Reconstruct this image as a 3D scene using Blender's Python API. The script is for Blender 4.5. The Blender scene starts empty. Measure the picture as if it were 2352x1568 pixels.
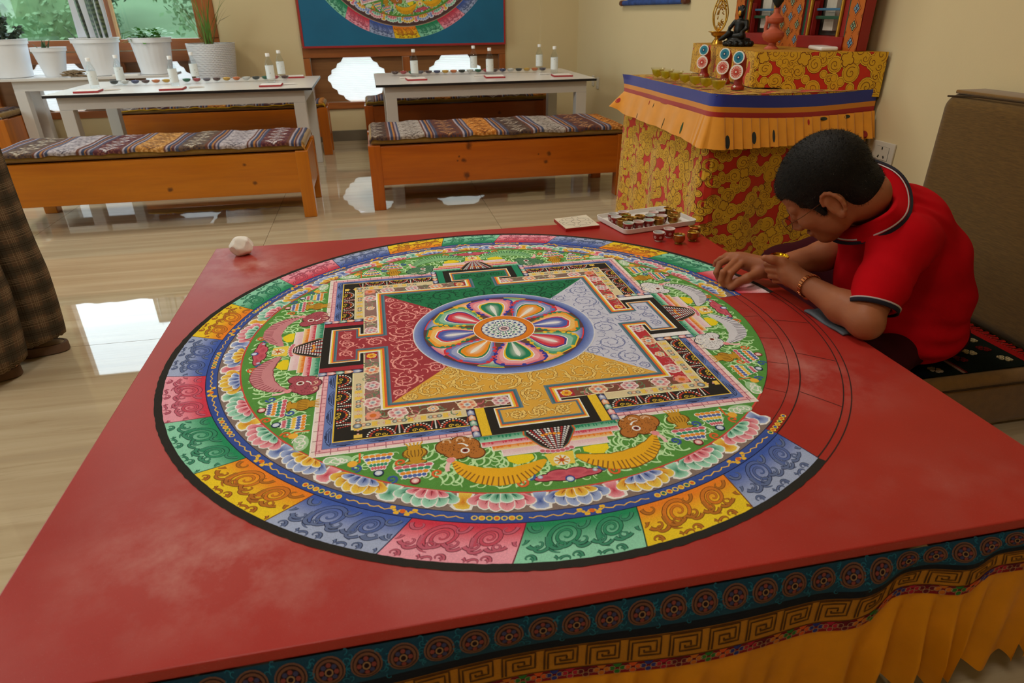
import bpy, bmesh, math, random
import numpy as np
from mathutils import Vector, Matrix

PI = math.pi
scene = bpy.context.scene
C = scene.collection

# ------------------------------------------------------------------ camera
def _camera():
    pitch, roll, yaw = 0.4699, -0.0121, 0.1959
    f = Vector((math.sin(yaw)*math.cos(pitch), math.cos(yaw)*math.cos(pitch), -math.sin(pitch)))
    r = Vector((math.cos(yaw), -math.sin(yaw), 0)); u = r.cross(f)
    r2 = r*math.cos(roll)+u*math.sin(roll); u2 = -r*math.sin(roll)+u*math.cos(roll)
    cd = bpy.data.cameras.new('camera'); co = bpy.data.objects.new('camera', cd); C.objects.link(co)
    M = Matrix(((r2.x, u2.x, -f.x, -0.2693), (r2.y, u2.y, -f.y, -1.4595), (r2.z, u2.z, -f.z, 1.1202), (0, 0, 0, 1)))
    co.matrix_world = M
    cd.sensor_width = 36; cd.lens = 36*1490.9/2352; cd.clip_start = 0.02; cd.clip_end = 300
    cd.dof.use_dof = True; cd.dof.focus_distance = 1.9; cd.dof.aperture_fstop = 6.3
    scene.camera = co
_camera()

# ------------------------------------------------------------------ world, light, exposure
def _world():
    w = bpy.data.worlds.new('overcast_sky'); scene.world = w; w.use_nodes = True
    nt = w.node_tree; bg = nt.nodes['Background']
    tc = nt.nodes.new('ShaderNodeTexCoord'); sep = nt.nodes.new('ShaderNodeSeparateXYZ')
    ramp = nt.nodes.new('ShaderNodeValToRGB')
    nt.links.new(tc.outputs['Generated'], sep.inputs[0]); nt.links.new(sep.outputs['Z'], ramp.inputs[0])
    ramp.color_ramp.elements[0].position = 0.0; ramp.color_ramp.elements[0].color = (0.86, 0.93, 1, 1)
    ramp.color_ramp.elements[1].position = 0.6; ramp.color_ramp.elements[1].color = (0.70, 0.84, 1, 1)
    nt.links.new(ramp.outputs[0], bg.inputs[0]); bg.inputs[1].default_value = 9.0
_world()
v = scene.view_settings
v.view_transform = 'Standard'; v.look = 'None'; v.exposure = -0.5; v.gamma = 1.0; v.use_curve_mapping = False

def area(name, loc, direction, sx, sy, power, col=(1, 1, 1), portal=False, spread=PI):
    l = bpy.data.lights.new(name, 'AREA'); l.shape = 'RECTANGLE'; l.size = sx; l.size_y = sy
    l.energy = power; l.color = col; l.spread = spread
    o = bpy.data.objects.new(name, l); C.objects.link(o); o.location = loc
    o.rotation_euler = Vector(direction).to_track_quat('-Z', 'Y').to_euler()
    if portal: l.cycles.is_portal = True
    return o
area('window_light', (-2.54, 5.50, 1.70), (0, -1, 0), 1.9, 1.5, 1, portal=True)
area('added_window_light', (-4.74, 2.6, 1.60), (1, 0, 0), 2.6, 1.6, 1, portal=True)  # portal for the added, unseen side window
FILL_POWER = 26.0
FILL_COL = (1.0, 0.94, 0.85)

# ------------------------------------------------------------------ helpers
def lin(c):
    if isinstance(c, str):
        c = c.lstrip('#'); c = [int(c[i:i+2], 16)/255 for i in (0, 2, 4)]
    return tuple(x/12.92 if x <= 0.04045 else ((x+0.055)/1.055)**2.4 for x in c[:3])
def mixc(a, b, t):
    a = lin(a) if isinstance(a, str) else a; b = lin(b) if isinstance(b, str) else b
    return tuple(a[i]*(1-t)+b[i]*t for i in range(3))

def tag(o, label=None, cat=None, group=None, kind=None):
    if label: o['label'] = label
    if cat: o['category'] = cat
    if group: o['group'] = group
    if kind: o['kind'] = kind
    return o
def thing(name, label, cat, loc=(0, 0, 0), rz=0, group=None):
    o = bpy.data.objects.new(name, None); C.objects.link(o); o.empty_display_size = .05
    o.location = loc; o.rotation_euler = (0, 0, rz)
    return tag(o, label, cat, group)
def obj(name, me, mat=None, parent=None, smooth=None, bevel=0):
    if isinstance(me, MB): me = me.mesh(name)
    o = bpy.data.objects.new(name, me); C.objects.link(o)
    if mat is not None:
        if isinstance(mat, (list, tuple)):
            for m in mat: me.materials.append(m)
        elif not me.materials: me.materials.append(mat)
    if smooth is not None: shade(me, smooth)
    if bevel:
        b = o.modifiers.new('bevel', 'BEVEL'); b.width = bevel; b.segments = 2; b.limit_method = 'ANGLE'; b.angle_limit = .6
    if parent: o.parent = parent
    return o
def shade(me, ang):
    n = len(me.polygons)
    me.polygons.foreach_set('use_smooth', [True]*n)
    if ang < 3: me.set_sharp_from_angle(angle=ang)
def dup(o, loc=None, rz=None, label=None, parent=None):
    c = o.copy(); C.objects.link(c)
    if loc is not None: c.location = loc
    if rz is not None: c.rotation_euler = (0, 0, rz)
    if label: c['label'] = label
    if parent: c.parent = parent
    for ch in list(o.children): dup(ch, parent=c)
    return c

class MB:
    """collects verts / faces (with optional per-vertex colour and per-face material index)"""
    def __init__(s): s.v = []; s.f = []; s.c = []; s.m = []; s.uv = None
    def add(s, vs, fs, col=None, mi=0, M=None):
        n = len(s.v)
        if M is not None: vs = [tuple(M @ Vector(p)) for p in vs]
        s.v += [tuple(p) for p in vs]; s.f += [tuple(i+n for i in f) for f in fs]; s.m += [mi]*len(fs)
        if col is not None:
            if isinstance(col, str): col = lin(col)
            s.c += ([col]*len(vs) if not isinstance(col[0], (tuple, list, np.ndarray)) else list(col))
        else: s.c += [(1, 1, 1)]*len(vs)
        return s
    def box(s, c, d, M=None, mi=0, col=None):
        x, y, z = c; a, b, e = d[0]/2, d[1]/2, d[2]/2
        vs = [(x+i*a, y+j*b, z+k*e) for i in (-1, 1) for j in (-1, 1) for k in (-1, 1)]
        return s.add(vs, [(0, 1, 3, 2), (4, 6, 7, 5), (0, 4, 5, 1), (2, 3, 7, 6), (0, 2, 6, 4), (1, 5, 7, 3)], col, mi, M)
    def bx(s, x0, x1, y0, y1, z0, z1, mi=0, col=None):
        return s.box(((x0+x1)/2, (y0+y1)/2, (z0+z1)/2), (x1-x0, y1-y0, z1-z0), mi=mi, col=col)
    def lathe(s, prof, n=24, M=None, mi=0, col=None, cap=True):
        vs = []; fs = []
        for r, z in prof:
            for i in range(n):
                a = 2*PI*i/n; vs.append((r*math.cos(a), r*math.sin(a), z))
        for k in range(len(prof)-1):
            for i in range(n):
                j = (i+1) % n; fs.append((k*n+i, k*n+j, (k+1)*n+j, (k+1)*n+i))
        if cap:
            if prof[0][0] > 1e-5: fs.append(tuple(range(n-1, -1, -1)))
            if prof[-1][0] > 1e-5: fs.append(tuple((len(prof)-1)*n+i for i in range(n)))
        cc = col
        return s.add(vs, fs, cc, mi, M)
    def tube(s, pts, r, n=8, mi=0, col=None, cap=True):
        pts = [Vector(p) for p in pts]; rs = r if isinstance(r, (list, tuple)) else [r]*len(pts)
        vs = []; fs = []; up = None
        for i, p in enumerate(pts):
            t = (pts[min(i+1, len(pts)-1)]-pts[max(i-1, 0)]).normalized()
            if up is None: up = t.orthogonal().normalized()
            up = (up-t*up.dot(t))
            if up.length < 1e-6: up = t.orthogonal()
            up.normalize(); b = t.cross(up)
            for k in range(n):
                a = 2*PI*k/n; vs.append(tuple(p+(up*math.cos(a)+b*math.sin(a))*rs[i]))
        for i in range(len(pts)-1):
            for k in range(n):
                j = (k+1) % n; fs.append((i*n+k, i*n+j, (i+1)*n+j, (i+1)*n+k))
        if cap: fs += [tuple(range(n-1, -1, -1)), tuple((len(pts)-1)*n+k for k in range(n))]
        return s.add(vs, fs, col, mi)
    def prism(s, poly, z0, z1, M=None, mi=0, col=None):
        n = len(poly)
        vs = [(x, y, z0) for x, y in poly]+[(x, y, z1) for x, y in poly]
        fs = [tuple(range(n-1, -1, -1)), tuple(range(n, 2*n))]+[(i, (i+1) % n, n+(i+1) % n, n+i) for i in range(n)]
        return s.add(vs, fs, col, mi, M)
    def grid(s, nu, nv, fn, col=None, mi=0, closed=False):
        vs = [fn(i/(nu-(0 if closed else 1)), j/(nv-1)) for j in range(nv) for i in range(nu)]
        fs = [(j*nu+i, j*nu+(i+1) % nu, (j+1)*nu+(i+1) % nu, (j+1)*nu+i) for j in range(nv-1) for i in range(nu if closed else nu-1)]
        return s.add(vs, fs, col, mi)
    def rbox(s, c, d, r, n=4, M=None, mi=0, col=None):
        """rounded box"""
        bm = bmesh.new(); bmesh.ops.create_cube(bm, size=2)
        bmesh.ops.subdivide_edges(bm, edges=bm.edges[:], cuts=2*n, use_grid_fill=True)
        inner = [max(x/2-r, 1e-4) for x in d]
        m = 2*n+1; ts = [-1+2*i/m for i in range(m+1)]
        def warp(t, h):   # half the cuts go into each rounded end
            k = round((t+1)/2*m)
            return -1 if k <= n else 1
        vs = []
        for v_ in bm.verts:
            q = []; dd = []
            for a in range(3):
                t = v_.co[a]; k = round((t+1)/2*m); sg = -1 if k <= n else 1
                off = (k-n)/n if k <= n else (k-n-1)/n     # -1..0 , 0..1
                q.append(sg*inner[a]); dd.append(off)
            dv = Vector(dd)
            mx = max(abs(x) for x in dd)
            if dv.length > 1e-6: dv = dv.normalized()*r*mx
            vs.append((c[0]+q[0]+dv.x, c[1]+q[1]+dv.y, c[2]+q[2]+dv.z))
        fs = [tuple(x.index for x in f.verts) for f in bm.faces]
        bm.free(); return s.add(vs, fs, col, mi, M)
    def mesh(s, name, uv=None):
        me = bpy.data.meshes.new(name); me.from_pydata(s.v, [], s.f)
        if any(s.m): me.polygons.foreach_set('material_index', s.m)
        if s.c and any(c_ != (1, 1, 1) for c_ in s.c[:400]+s.c[-400:]):
            a = me.attributes.new('Col', 'FLOAT_COLOR', 'POINT')
            arr = np.ones((len(s.v), 4), np.float32); arr[:, :3] = np.array(s.c, np.float32)
            a.data.foreach_set('color', arr.ravel())
        me.update(); return me

# ------------------------------------------------------------------ materials
MATS = {}
def N(nt, t, **kw):
    n = nt.nodes.new('ShaderNode'+t)
    for k, v_ in kw.items(): setattr(n, k, v_)
    return n
def pbr(name, col='#ffffff', rough=.6, spec=.5, metal=0, attr=False, var=0.0, vscale=8, stretch=(1, 1, 1), bump=0, bscale=60,
        coat=0, sheen=0, trans=0, ior=1.45, sss=0, emit=None, emits=0, coords='Object', coat_rough=.08, grain=0, gscale=400, alpha=1):
    if name in MATS: return MATS[name]
    m = bpy.data.materials.new(name); m.use_nodes = True; nt = m.node_tree; b = nt.nodes['Principled BSDF']; L = nt.links.new
    c = lin(col) if isinstance(col, str) else col
    b.inputs['Roughness'].default_value = rough; b.inputs['Specular IOR Level'].default_value = spec
    b.inputs['Metallic'].default_value = metal; b.inputs['Coat Weight'].default_value = coat; b.inputs['Coat Roughness'].default_value = coat_rough
    b.inputs['Sheen Weight'].default_value = sheen; b.inputs['Transmission Weight'].default_value = trans; b.inputs['IOR'].default_value = ior
    b.inputs['Alpha'].default_value = alpha
    if sss: b.inputs['Subsurface Weight'].default_value = sss; b.inputs['Subsurface Radius'].default_value = (.012, .005, .003); b.inputs['Subsurface Scale'].default_value = .5
    if emit: b.inputs['Emission Color'].default_value = (*lin(emit), 1); b.inputs['Emission Strength'].default_value = emits
    tc = N(nt, 'TexCoord'); mp = N(nt, 'Mapping'); mp.inputs['Scale'].default_value = stretch; L(tc.outputs[coords], mp.inputs['Vector'])
    if attr:
        a = N(nt, 'Attribute'); a.attribute_name = 'Col'; src = a.outputs['Color']
    else:
        a = N(nt, 'RGB'); a.outputs[0].default_value = (*c, 1); src = a.outputs[0]
    def vary(src, amt, sc, detail=5):
        no = N(nt, 'TexNoise'); no.inputs['Scale'].default_value = sc; no.inputs['Detail'].default_value = detail; L(mp.outputs[0], no.inputs['Vector'])
        mr = N(nt, 'MapRange'); mr.inputs[1].default_value = .25; mr.inputs[2].default_value = .75; mr.inputs[3].default_value = 1-amt; mr.inputs[4].default_value = 1+amt
        L(no.outputs['Fac'], mr.inputs[0])
        mx = N(nt, 'Mix', data_type='RGBA', blend_type='MULTIPLY'); mx.inputs[0].default_value = 1
        L(src, mx.inputs[6]); cb = N(nt, 'CombineColor'); [L(mr.outputs[0], cb.inputs[i]) for i in range(3)]; L(cb.outputs[0], mx.inputs[7]); return mx.outputs[2]
    if var: src = vary(src, var, vscale)
    if grain: src = vary(src, grain, gscale, 2)
    L(src, b.inputs['Base Color'])
    if bump:
        no = N(nt, 'TexNoise'); no.inputs['Scale'].default_value = bscale; no.inputs['Detail'].default_value = 4; L(mp.outputs[0], no.inputs['Vector'])
        bp = N(nt, 'Bump'); bp.inputs['Strength'].default_value = bump; bp.inputs['Distance'].default_value = .002; L(no.outputs['Fac'], bp.inputs['Height']); L(bp.outputs[0], b.inputs['Normal'])
    MATS[name] = m; return m

def wood(name, col, dark, axis=0, rough=.28, knots=(), coat=.3, plane=(0, 2)):
    """pine: long grain along an axis, with dark knots given in object coordinates"""
    m = bpy.data.materials.new(name); m.use_nodes = True; nt = m.node_tree; b = nt.nodes['Principled BSDF']; L = nt.links.new
    tc = N(nt, 'TexCoord'); mp = N(nt, 'Mapping'); sc = [9, 9, 9]; sc[axis] = .7; mp.inputs['Scale'].default_value = sc; L(tc.outputs['Object'], mp.inputs['Vector'])
    n1 = N(nt, 'TexNoise'); n1.inputs['Scale'].default_value = 1.4; n1.inputs['Detail'].default_value = 5; n1.inputs['Distortion'].default_value = 1.1; L(mp.outputs[0], n1.inputs['Vector'])
    n2 = N(nt, 'TexNoise'); n2.inputs['Scale'].default_value = 9; n2.inputs['Detail'].default_value = 3; L(mp.outputs[0], n2.inputs['Vector'])
    rp = N(nt, 'ValToRGB'); e = rp.color_ramp.elements; e[0].position = .3; e[0].color = (*lin(dark), 1); e[1].position = .62; e[1].color = (*lin(col), 1); L(n1.outputs['Fac'], rp.inputs[0])
    mr = N(nt, 'MapRange'); mr.inputs[3].default_value = .9; mr.inputs[4].default_value = 1.1; L(n2.outputs['Fac'], mr.inputs[0])
    mx = N(nt, 'Mix', data_type='RGBA', blend_type='MULTIPLY'); mx.inputs[0].default_value = 1; L(rp.outputs[0], mx.inputs[6])
    cb = N(nt, 'CombineColor'); [L(mr.outputs[0], cb.inputs[i]) for i in range(3)]; L(cb.outputs[0], mx.inputs[7]); src = mx.outputs[2]
    if knots:
        sp = N(nt, 'SeparateXYZ'); L(tc.outputs['Object'], sp.inputs[0]); A = sp.outputs[plane[0]]; B = sp.outputs[plane[1]]
        nk = N(nt, 'TexNoise'); nk.inputs['Scale'].default_value = 60; L(tc.outputs['Object'], nk.inputs['Vector'])
        def math_(op, x, y):
            q = N(nt, 'Math', operation=op)
            for i, w in enumerate((x, y)):
                if isinstance(w, (int, float)): q.inputs[i].default_value = w
                else: L(w, q.inputs[i])
            return q.outputs[0]
        acc = None
        for (kx, kz, kr, asp) in knots:
            dx = math_('DIVIDE', math_('SUBTRACT', A, kx), kr*asp); dz = math_('DIVIDE', math_('SUBTRACT', B, kz), kr)
            d = math_('SQRT', math_('ADD', math_('MULTIPLY', dx, dx), math_('MULTIPLY', dz, dz)), 0)
            acc = d if acc is None else math_('MINIMUM', acc, d)
        acc = math_('ADD', acc, math_('MULTIPLY', math_('SUBTRACT', nk.outputs['Fac'], .5), .9))
        kr_ = N(nt, 'ValToRGB'); e = kr_.color_ramp.elements; e[0].position = .35; e[0].color = (.82, .82, .82, 1); e[1].position = 1; e[1].color = (0, 0, 0, 1); L(acc, kr_.inputs[0])
        m2 = N(nt, 'Mix', data_type='RGBA'); L(kr_.outputs[0], m2.inputs[0]); L(src, m2.inputs[6]); m2.inputs[7].default_value = (*lin('#4a1e08'), 1); src = m2.outputs[2]
    L(src, b.inputs['Base Color']); b.inputs['Roughness'].default_value = rough; b.inputs['Coat Weight'].default_value = coat; b.inputs['Coat Roughness'].default_value = .15
    bp = N(nt, 'Bump'); bp.inputs['Strength'].default_value = .08; bp.inputs['Distance'].default_value = .002; L(n2.outputs['Fac'], bp.inputs['Height']); L(bp.outputs[0], b.inputs['Normal'])
    return m

def thin_glass(name='window_glass', tint=(.93, .97, .95)):
    m = bpy.data.materials.new(name); m.use_nodes = True; nt = m.node_tree; nt.nodes.clear(); L = nt.links.new
    t = N(nt, 'BsdfTransparent'); t.inputs[0].default_value = (*tint, 1); g = N(nt, 'BsdfGlossy'); g.inputs['Roughness'].default_value = .02
    lw = N(nt, 'LayerWeight'); lw.inputs[0].default_value = .5; pw = N(nt, 'Math', operation='POWER'); pw.inputs[1].default_value = 4; L(lw.outputs['Facing'], pw.inputs[0]); fr = N(nt, 'MapRange'); fr.inputs[3].default_value = .04; fr.inputs[4].default_value = .6; L(pw.outputs[0], fr.inputs[0]); mx = N(nt, 'MixShader'); o = N(nt, 'OutputMaterial')
    L(fr.outputs[0], mx.inputs[0]); L(t.outputs[0], mx.inputs[1]); L(g.outputs[0], mx.inputs[2]); L(mx.outputs[0], o.inputs[0]); return m

# ------------------------------------------------------------------ flat art: coloured polygons in thin layers
class Art:
    def __init__(s, dz=.00005): s.v = []; s.f = []; s.c = []; s.dz = dz; s.tf = None; s.cnt = 0
    def lay(s, z): s.cnt += 1; return (z+(s.cnt % 45)/50)*s.dz
    def poly(s, pts, col, z=0):
        n = len(s.v)
        if isinstance(col, str): col = lin(col)
        cols = col if isinstance(col[0], (tuple, list)) else [col]*len(pts); zz = s.lay(z)
        for (x, y), c in zip(pts, cols):
            if s.tf: x, y = s.tf(x, y)
            s.v.append((x, y, zz)); s.c.append(c)
        s.f.append(tuple(range(n, n+len(pts))))
    def fan(s, c, pts, cin, cout, z=0):
        n = len(s.v); cin = lin(cin) if isinstance(cin, str) else cin; cout = lin(cout) if isinstance(cout, str) else cout
        zz = s.lay(z)
        for k, (x, y) in enumerate([c]+list(pts)):
            if s.tf: x, y = s.tf(x, y)
            s.v.append((x, y, zz)); s.c.append(cin if k == 0 else cout)
        m = len(pts)
        s.f += [(n, n+1+i, n+1+(i+1) % m) for i in range(m)]
    def disc(s, x, y, r, col, z=0, n=10, ry=None, cin=None, a0=0):
        ry = ry or r; p = [(x+r*math.cos(a0+2*PI*i/n), y+ry*math.sin(a0+2*PI*i/n)) for i in range(n)]
        if cin: s.fan((x, y), p, cin, col, z)
        else: s.poly(p, col, z)
    def strip(s, A, B, ca, cb, z=0, closed=False):
        """quads between two polylines with a colour gradient"""
        n = len(s.v); m = len(A); ca = lin(ca) if isinstance(ca, str) else ca; cb = lin(cb) if isinstance(cb, str) else cb
        zz = s.lay(z)
        for P, c in ((A, ca), (B, cb)):
            for x, y in P:
                if s.tf: x, y = s.tf(x, y)
                s.v.append((x, y, zz)); s.c.append(c)
        for i in range(m if closed else m-1): j = (i+1) % m; s.f.append((n+i, n+j, n+m+j, n+m+i))
    def stroke(s, pts, w, col, z=0, closed=False, taper=False):
        m = len(pts); A = []; B = []
        for i in range(m):
            p = pts[i-1] if (i > 0 or closed) else pts[i]; q = pts[(i+1) % m] if (i < m-1 or closed) else pts[i]
            dx, dy = q[0]-p[0], q[1]-p[1]; l = math.hypot(dx, dy) or 1
            h = w/2*((1-.75*i/(m-1)) if taper else 1)
            A.append((pts[i][0]-dy/l*h, pts[i][1]+dx/l*h)); B.append((pts[i][0]+dy/l*h, pts[i][1]-dx/l*h))
        s.strip(A, B, col, col, z, closed)
    def ring(s, r0, r1, c0, c1=None, z=0, a0=0, a1=2*PI, n=96, x=0, y=0):
        full = abs(a1-a0-2*PI) < 1e-6; m = n if full else n+1
        A = [(x+r0*math.cos(a0+(a1-a0)*i/n), y+r0*math.sin(a0+(a1-a0)*i/n)) for i in range(m)]
        B = [(x+r1*math.cos(a0+(a1-a0)*i/n), y+r1*math.sin(a0+(a1-a0)*i/n)) for i in range(m)]
        s.strip(A, B, c0, c1 or c0, z, full)
    def rect(s, x0, x1, y0, y1, col, z=0): s.poly([(x0, y0), (x1, y0), (x1, y1), (x0, y1)], col, z)
    def mesh(s, name, fn=None, smooth=False):
        me = bpy.data.meshes.new(name); V = np.array(s.v, float)
        if fn is not None: V = fn(V)
        me.from_pydata(V.tolist(), [], s.f)
        a = me.attributes.new('Col', 'FLOAT_COLOR', 'POINT'); arr = np.ones((len(V), 4), np.float32); arr[:, :3] = np.array(s.c, np.float32)
        a.data.foreach_set('color', arr.ravel()); me.update(); return me
def spiral(cx, cy, r, turns, a0=0, d=1, n=26, rin=.12):
    return [(cx+r*(1-(1-rin)*t)*math.cos(a0+d*2*PI*turns*t), cy+r*(1-(1-rin)*t)*math.sin(a0+d*2*PI*turns*t)) for t in [i/(n-1) for i in range(n)]]
def curve(p0, p1, p2, n=10):
    return [((1-t)**2*p0[0]+2*t*(1-t)*p1[0]+t*t*p2[0], (1-t)**2*p0[1]+2*t*(1-t)*p1[1]+t*t*p2[1]) for t in [i/(n-1) for i in range(n)]]
def hook(x, y, ang, L, d=1, n=18):
    """a stem that bends ever tighter into a curl"""
    out = []; h = ang; px, py = x, y; Rs = [.75*L*(.13/.75)**(i/(n-1)) for i in range(n)]; w = [math.sqrt(r) for r in Rs]; k = 1.55*L/sum(w)
    for i in range(n):
        out.append((px, py)); st = w[i]*k; h += d*st/Rs[i]; px += st*math.cos(h); py += st*math.sin(h)
    return out
def _photo_view():
    pitch, roll, yaw = 0.4699, -0.0121, 0.1959
    f = Vector((math.sin(yaw)*math.cos(pitch), math.cos(yaw)*math.cos(pitch), -math.sin(pitch))); r = Vector((math.cos(yaw), -math.sin(yaw), 0)); u = r.cross(f)
    return r*math.cos(roll)+u*math.sin(roll), -r*math.sin(roll)+u*math.cos(roll), f, Vector((-0.2693, -1.4595, 1.1202))
_PR, _PU, _PF, _PO = _photo_view()
def pz(px, py, z):
    """point at height z on the line of sight of a photo pixel"""
    d = _PF+_PR*((px-1176)/1490.9)-_PU*((py-784)/1490.9); return _PO+d*((z-_PO.z)/d.z)
# ================================================================== the room
M_WALL = pbr('cream_wall_paint', '#dcca9f', rough=.85, spec=.2, var=.03, vscale=1.5, bump=.12, bscale=160)
M_CEIL = pbr('white_ceiling_paint', '#e8e2d4', rough=.9, spec=.1)
M_SKIRT = pbr('grey_stone_skirting', '#6b6355', rough=.15, var=.12, vscale=5)
M_PINE = wood('orange_pine', '#c8740f', '#b05a08')
M_WINWOOD = wood('window_pine', '#a8622c', '#8a4a1e', axis=0, rough=.4, coat=.1)
M_WINWOODV = wood('window_pine_upright', '#ad642c', '#8e4c1c', axis=2, rough=.4, coat=.1)
M_GLASS = thin_glass()
XL, XR, YB, YF, ZC = -4.7, 1.77, -3.3, 5.36, 2.95

def floor_material():
    m = bpy.data.materials.new('polished_travertine'); m.use_nodes = True; nt = m.node_tree; b = nt.nodes['Principled BSDF']; L = nt.links.new
    g = N(nt, 'NewGeometry'); mp = N(nt, 'Mapping'); mp.inputs['Scale'].default_value = (.5, 9, 1); mp.inputs['Rotation'].default_value = (0, 0, .02); L(g.outputs['Position'], mp.inputs[0])
    oi = N(nt, 'ObjectInfo'); ad = N(nt, 'VectorMath', operation='ADD'); cb = N(nt, 'CombineXYZ'); mu = N(nt, 'Math', operation='MULTIPLY'); mu.inputs[1].default_value = 37
    L(oi.outputs['Random'], mu.inputs[0]); L(mu.outputs[0], cb.inputs[0]); L(mu.outputs[0], cb.inputs[1]); L(mp.outputs[0], ad.inputs[0]); L(cb.outputs[0], ad.inputs[1])
    n1 = N(nt, 'TexNoise'); n1.inputs['Scale'].default_value = 1.6; n1.inputs['Detail'].default_value = 6; n1.inputs['Distortion'].default_value = .6; L(ad.outputs[0], n1.inputs['Vector'])
    rp = N(nt, 'ValToRGB'); e = rp.color_ramp.elements
    e[0].position = .28; e[0].color = (*lin('#b9a78a'), 1); e[1].position = .72; e[1].color = (*lin('#d0c1a4'), 1)
    k = e.new(.42); k.color = (*lin('#beab8c'), 1); k = e.new(.58); k.color = (*lin('#c8b798'), 1); L(n1.outputs['Fac'], rp.inputs[0])
    n2 = N(nt, 'TexNoise'); n2.inputs['Scale'].default_value = 4.2; n2.inputs['Detail'].default_value = 8; n2.inputs['Roughness'].default_value = .7; n2.inputs['Distortion'].default_value = .4; L(ad.outputs[0], n2.inputs['Vector'])
    r2 = N(nt, 'ValToRGB'); e = r2.color_ramp.elements; e[0].position = .33; e[0].color = (.62, .55, .45, 1); e[1].position = .45; e[1].color = (1, 1, 1, 1); L(n2.outputs['Fac'], r2.inputs[0])
    mx = N(nt, 'Mix', data_type='RGBA', blend_type='MULTIPLY'); mx.inputs[0].default_value = .38; L(rp.outputs[0], mx.inputs[6]); L(r2.outputs[0], mx.inputs[7]); L(mx.outputs[2], b.inputs['Base Color'])
    b.inputs['Roughness'].default_value = .022; b.inputs['Specular IOR Level'].default_value = .6; return m
M_FLOOR = floor_material()
M_GROUT = pbr('tile_joint', '#7d7058', rough=.8)

floor = tag(obj('floor', MB().bx(XL-.2, XR+.2, YB-.2, YF+.2, -.12, -.004), M_GROUT), 'cream travertine floor of large polished slabs', kind='structure')
def _tiles():
    xs = [.39+1.32*i for i in range(-5, 3)]; ys = [1.03+1.45*j for j in range(-4, 5)]; g = .0012; cache = {}
    for i in range(len(xs)-1):
        for j in range(len(ys)-1):
            x0, x1 = max(xs[i], XL-.1)+g, min(xs[i+1], XR+.1)-g; y0, y1 = max(ys[j], YB-.1)+g, min(ys[j+1], YF+.1)-g
            if x1-x0 < .02 or y1-y0 < .02: continue
            key = (round(x1-x0, 3), round(y1-y0, 3))
            if key not in cache: cache[key] = MB().bx(0, x1-x0, 0, y1-y0, -.008, 0).mesh('floor_tile'); cache[key].materials.append(M_FLOOR)
            o = bpy.data.objects.new('floor_tile', cache[key]); C.objects.link(o); o.location = (x0, y0, 0); o.parent = floor
_tiles()

W1 = (-3.53, -1.56, .30, 2.45); W2 = (-.86, 1.05, .30, 2.45)
def struct(name, mb, mat, **k): return tag(obj(name, mb, mat, **k), kind='structure')
b = MB(); y0, y1 = YF, YF+.2
b.bx(XL-.2, W1[0], y0, y1, 0, ZC); b.bx(W1[1], W2[0], y0, y1, 0, ZC); b.bx(W2[1], XR+.2, y0, y1, 0, ZC)
for w in (W1, W2): b.bx(w[0], w[1], y0, y1, 0, w[2]); b.bx(w[0], w[1], y0, y1, w[3], ZC)
struct('wall_back', b, M_WALL)
struct('wall_right', MB().bx(XR, XR+.2, YB-.2, YF, 0, ZC), M_WALL)
LW = (1.3, 3.9, .8, 2.4)
b = MB(); b.bx(XL-.2, XL, YB-.2, LW[0], 0, ZC); b.bx(XL-.2, XL, LW[1], YF, 0, ZC); b.bx(XL-.2, XL, LW[0], LW[1], 0, LW[2]); b.bx(XL-.2, XL, LW[0], LW[1], LW[3], ZC)
struct('wall_left', b, M_WALL)
struct('wall_front', MB().bx(XL, XR, YB-.2, YB, 0, ZC), M_WALL)
struct('ceiling', MB().bx(XL-.2, XR+.2, YB-.2, YF+.2, ZC, ZC+.15), M_CEIL)
struct('trim_1', MB().bx(1.40, XR, YF-.045, YF, .1, ZC), M_WALL)          # shallow pier in the corner
struct('baseboard_back', MB().bx(XL, XR, YF-.015, YF, 0, .10), M_SKIRT, bevel=.003)
struct('baseboard_right', MB().bx(XR-.015, XR, YB, YF-.02, 0, .10), M_SKIRT, bevel=.003)
struct('baseboard_left', MB().bx(XL, XL+.015, YB, YF-.02, 0, .10), M_SKIRT, bevel=.003)

def glowing_slats(name):
    """self-glowing ribbed white slats behind the cut-out boards"""
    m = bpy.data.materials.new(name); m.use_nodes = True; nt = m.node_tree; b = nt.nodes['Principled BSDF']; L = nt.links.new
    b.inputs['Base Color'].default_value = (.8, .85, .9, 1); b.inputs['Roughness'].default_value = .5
    b.inputs['Emission Color'].default_value = (.86, .94, 1, 1); b.inputs['Emission Strength'].default_value = 1.0  # slats glow by themselves, standing in for daylight behind the blind
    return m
M_BLIND = glowing_slats('glowing_white_blind_slat'); M_BOARD = wood('brown_window_board', '#8f6238', '#7c5028', rough=.45, coat=.1)

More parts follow.
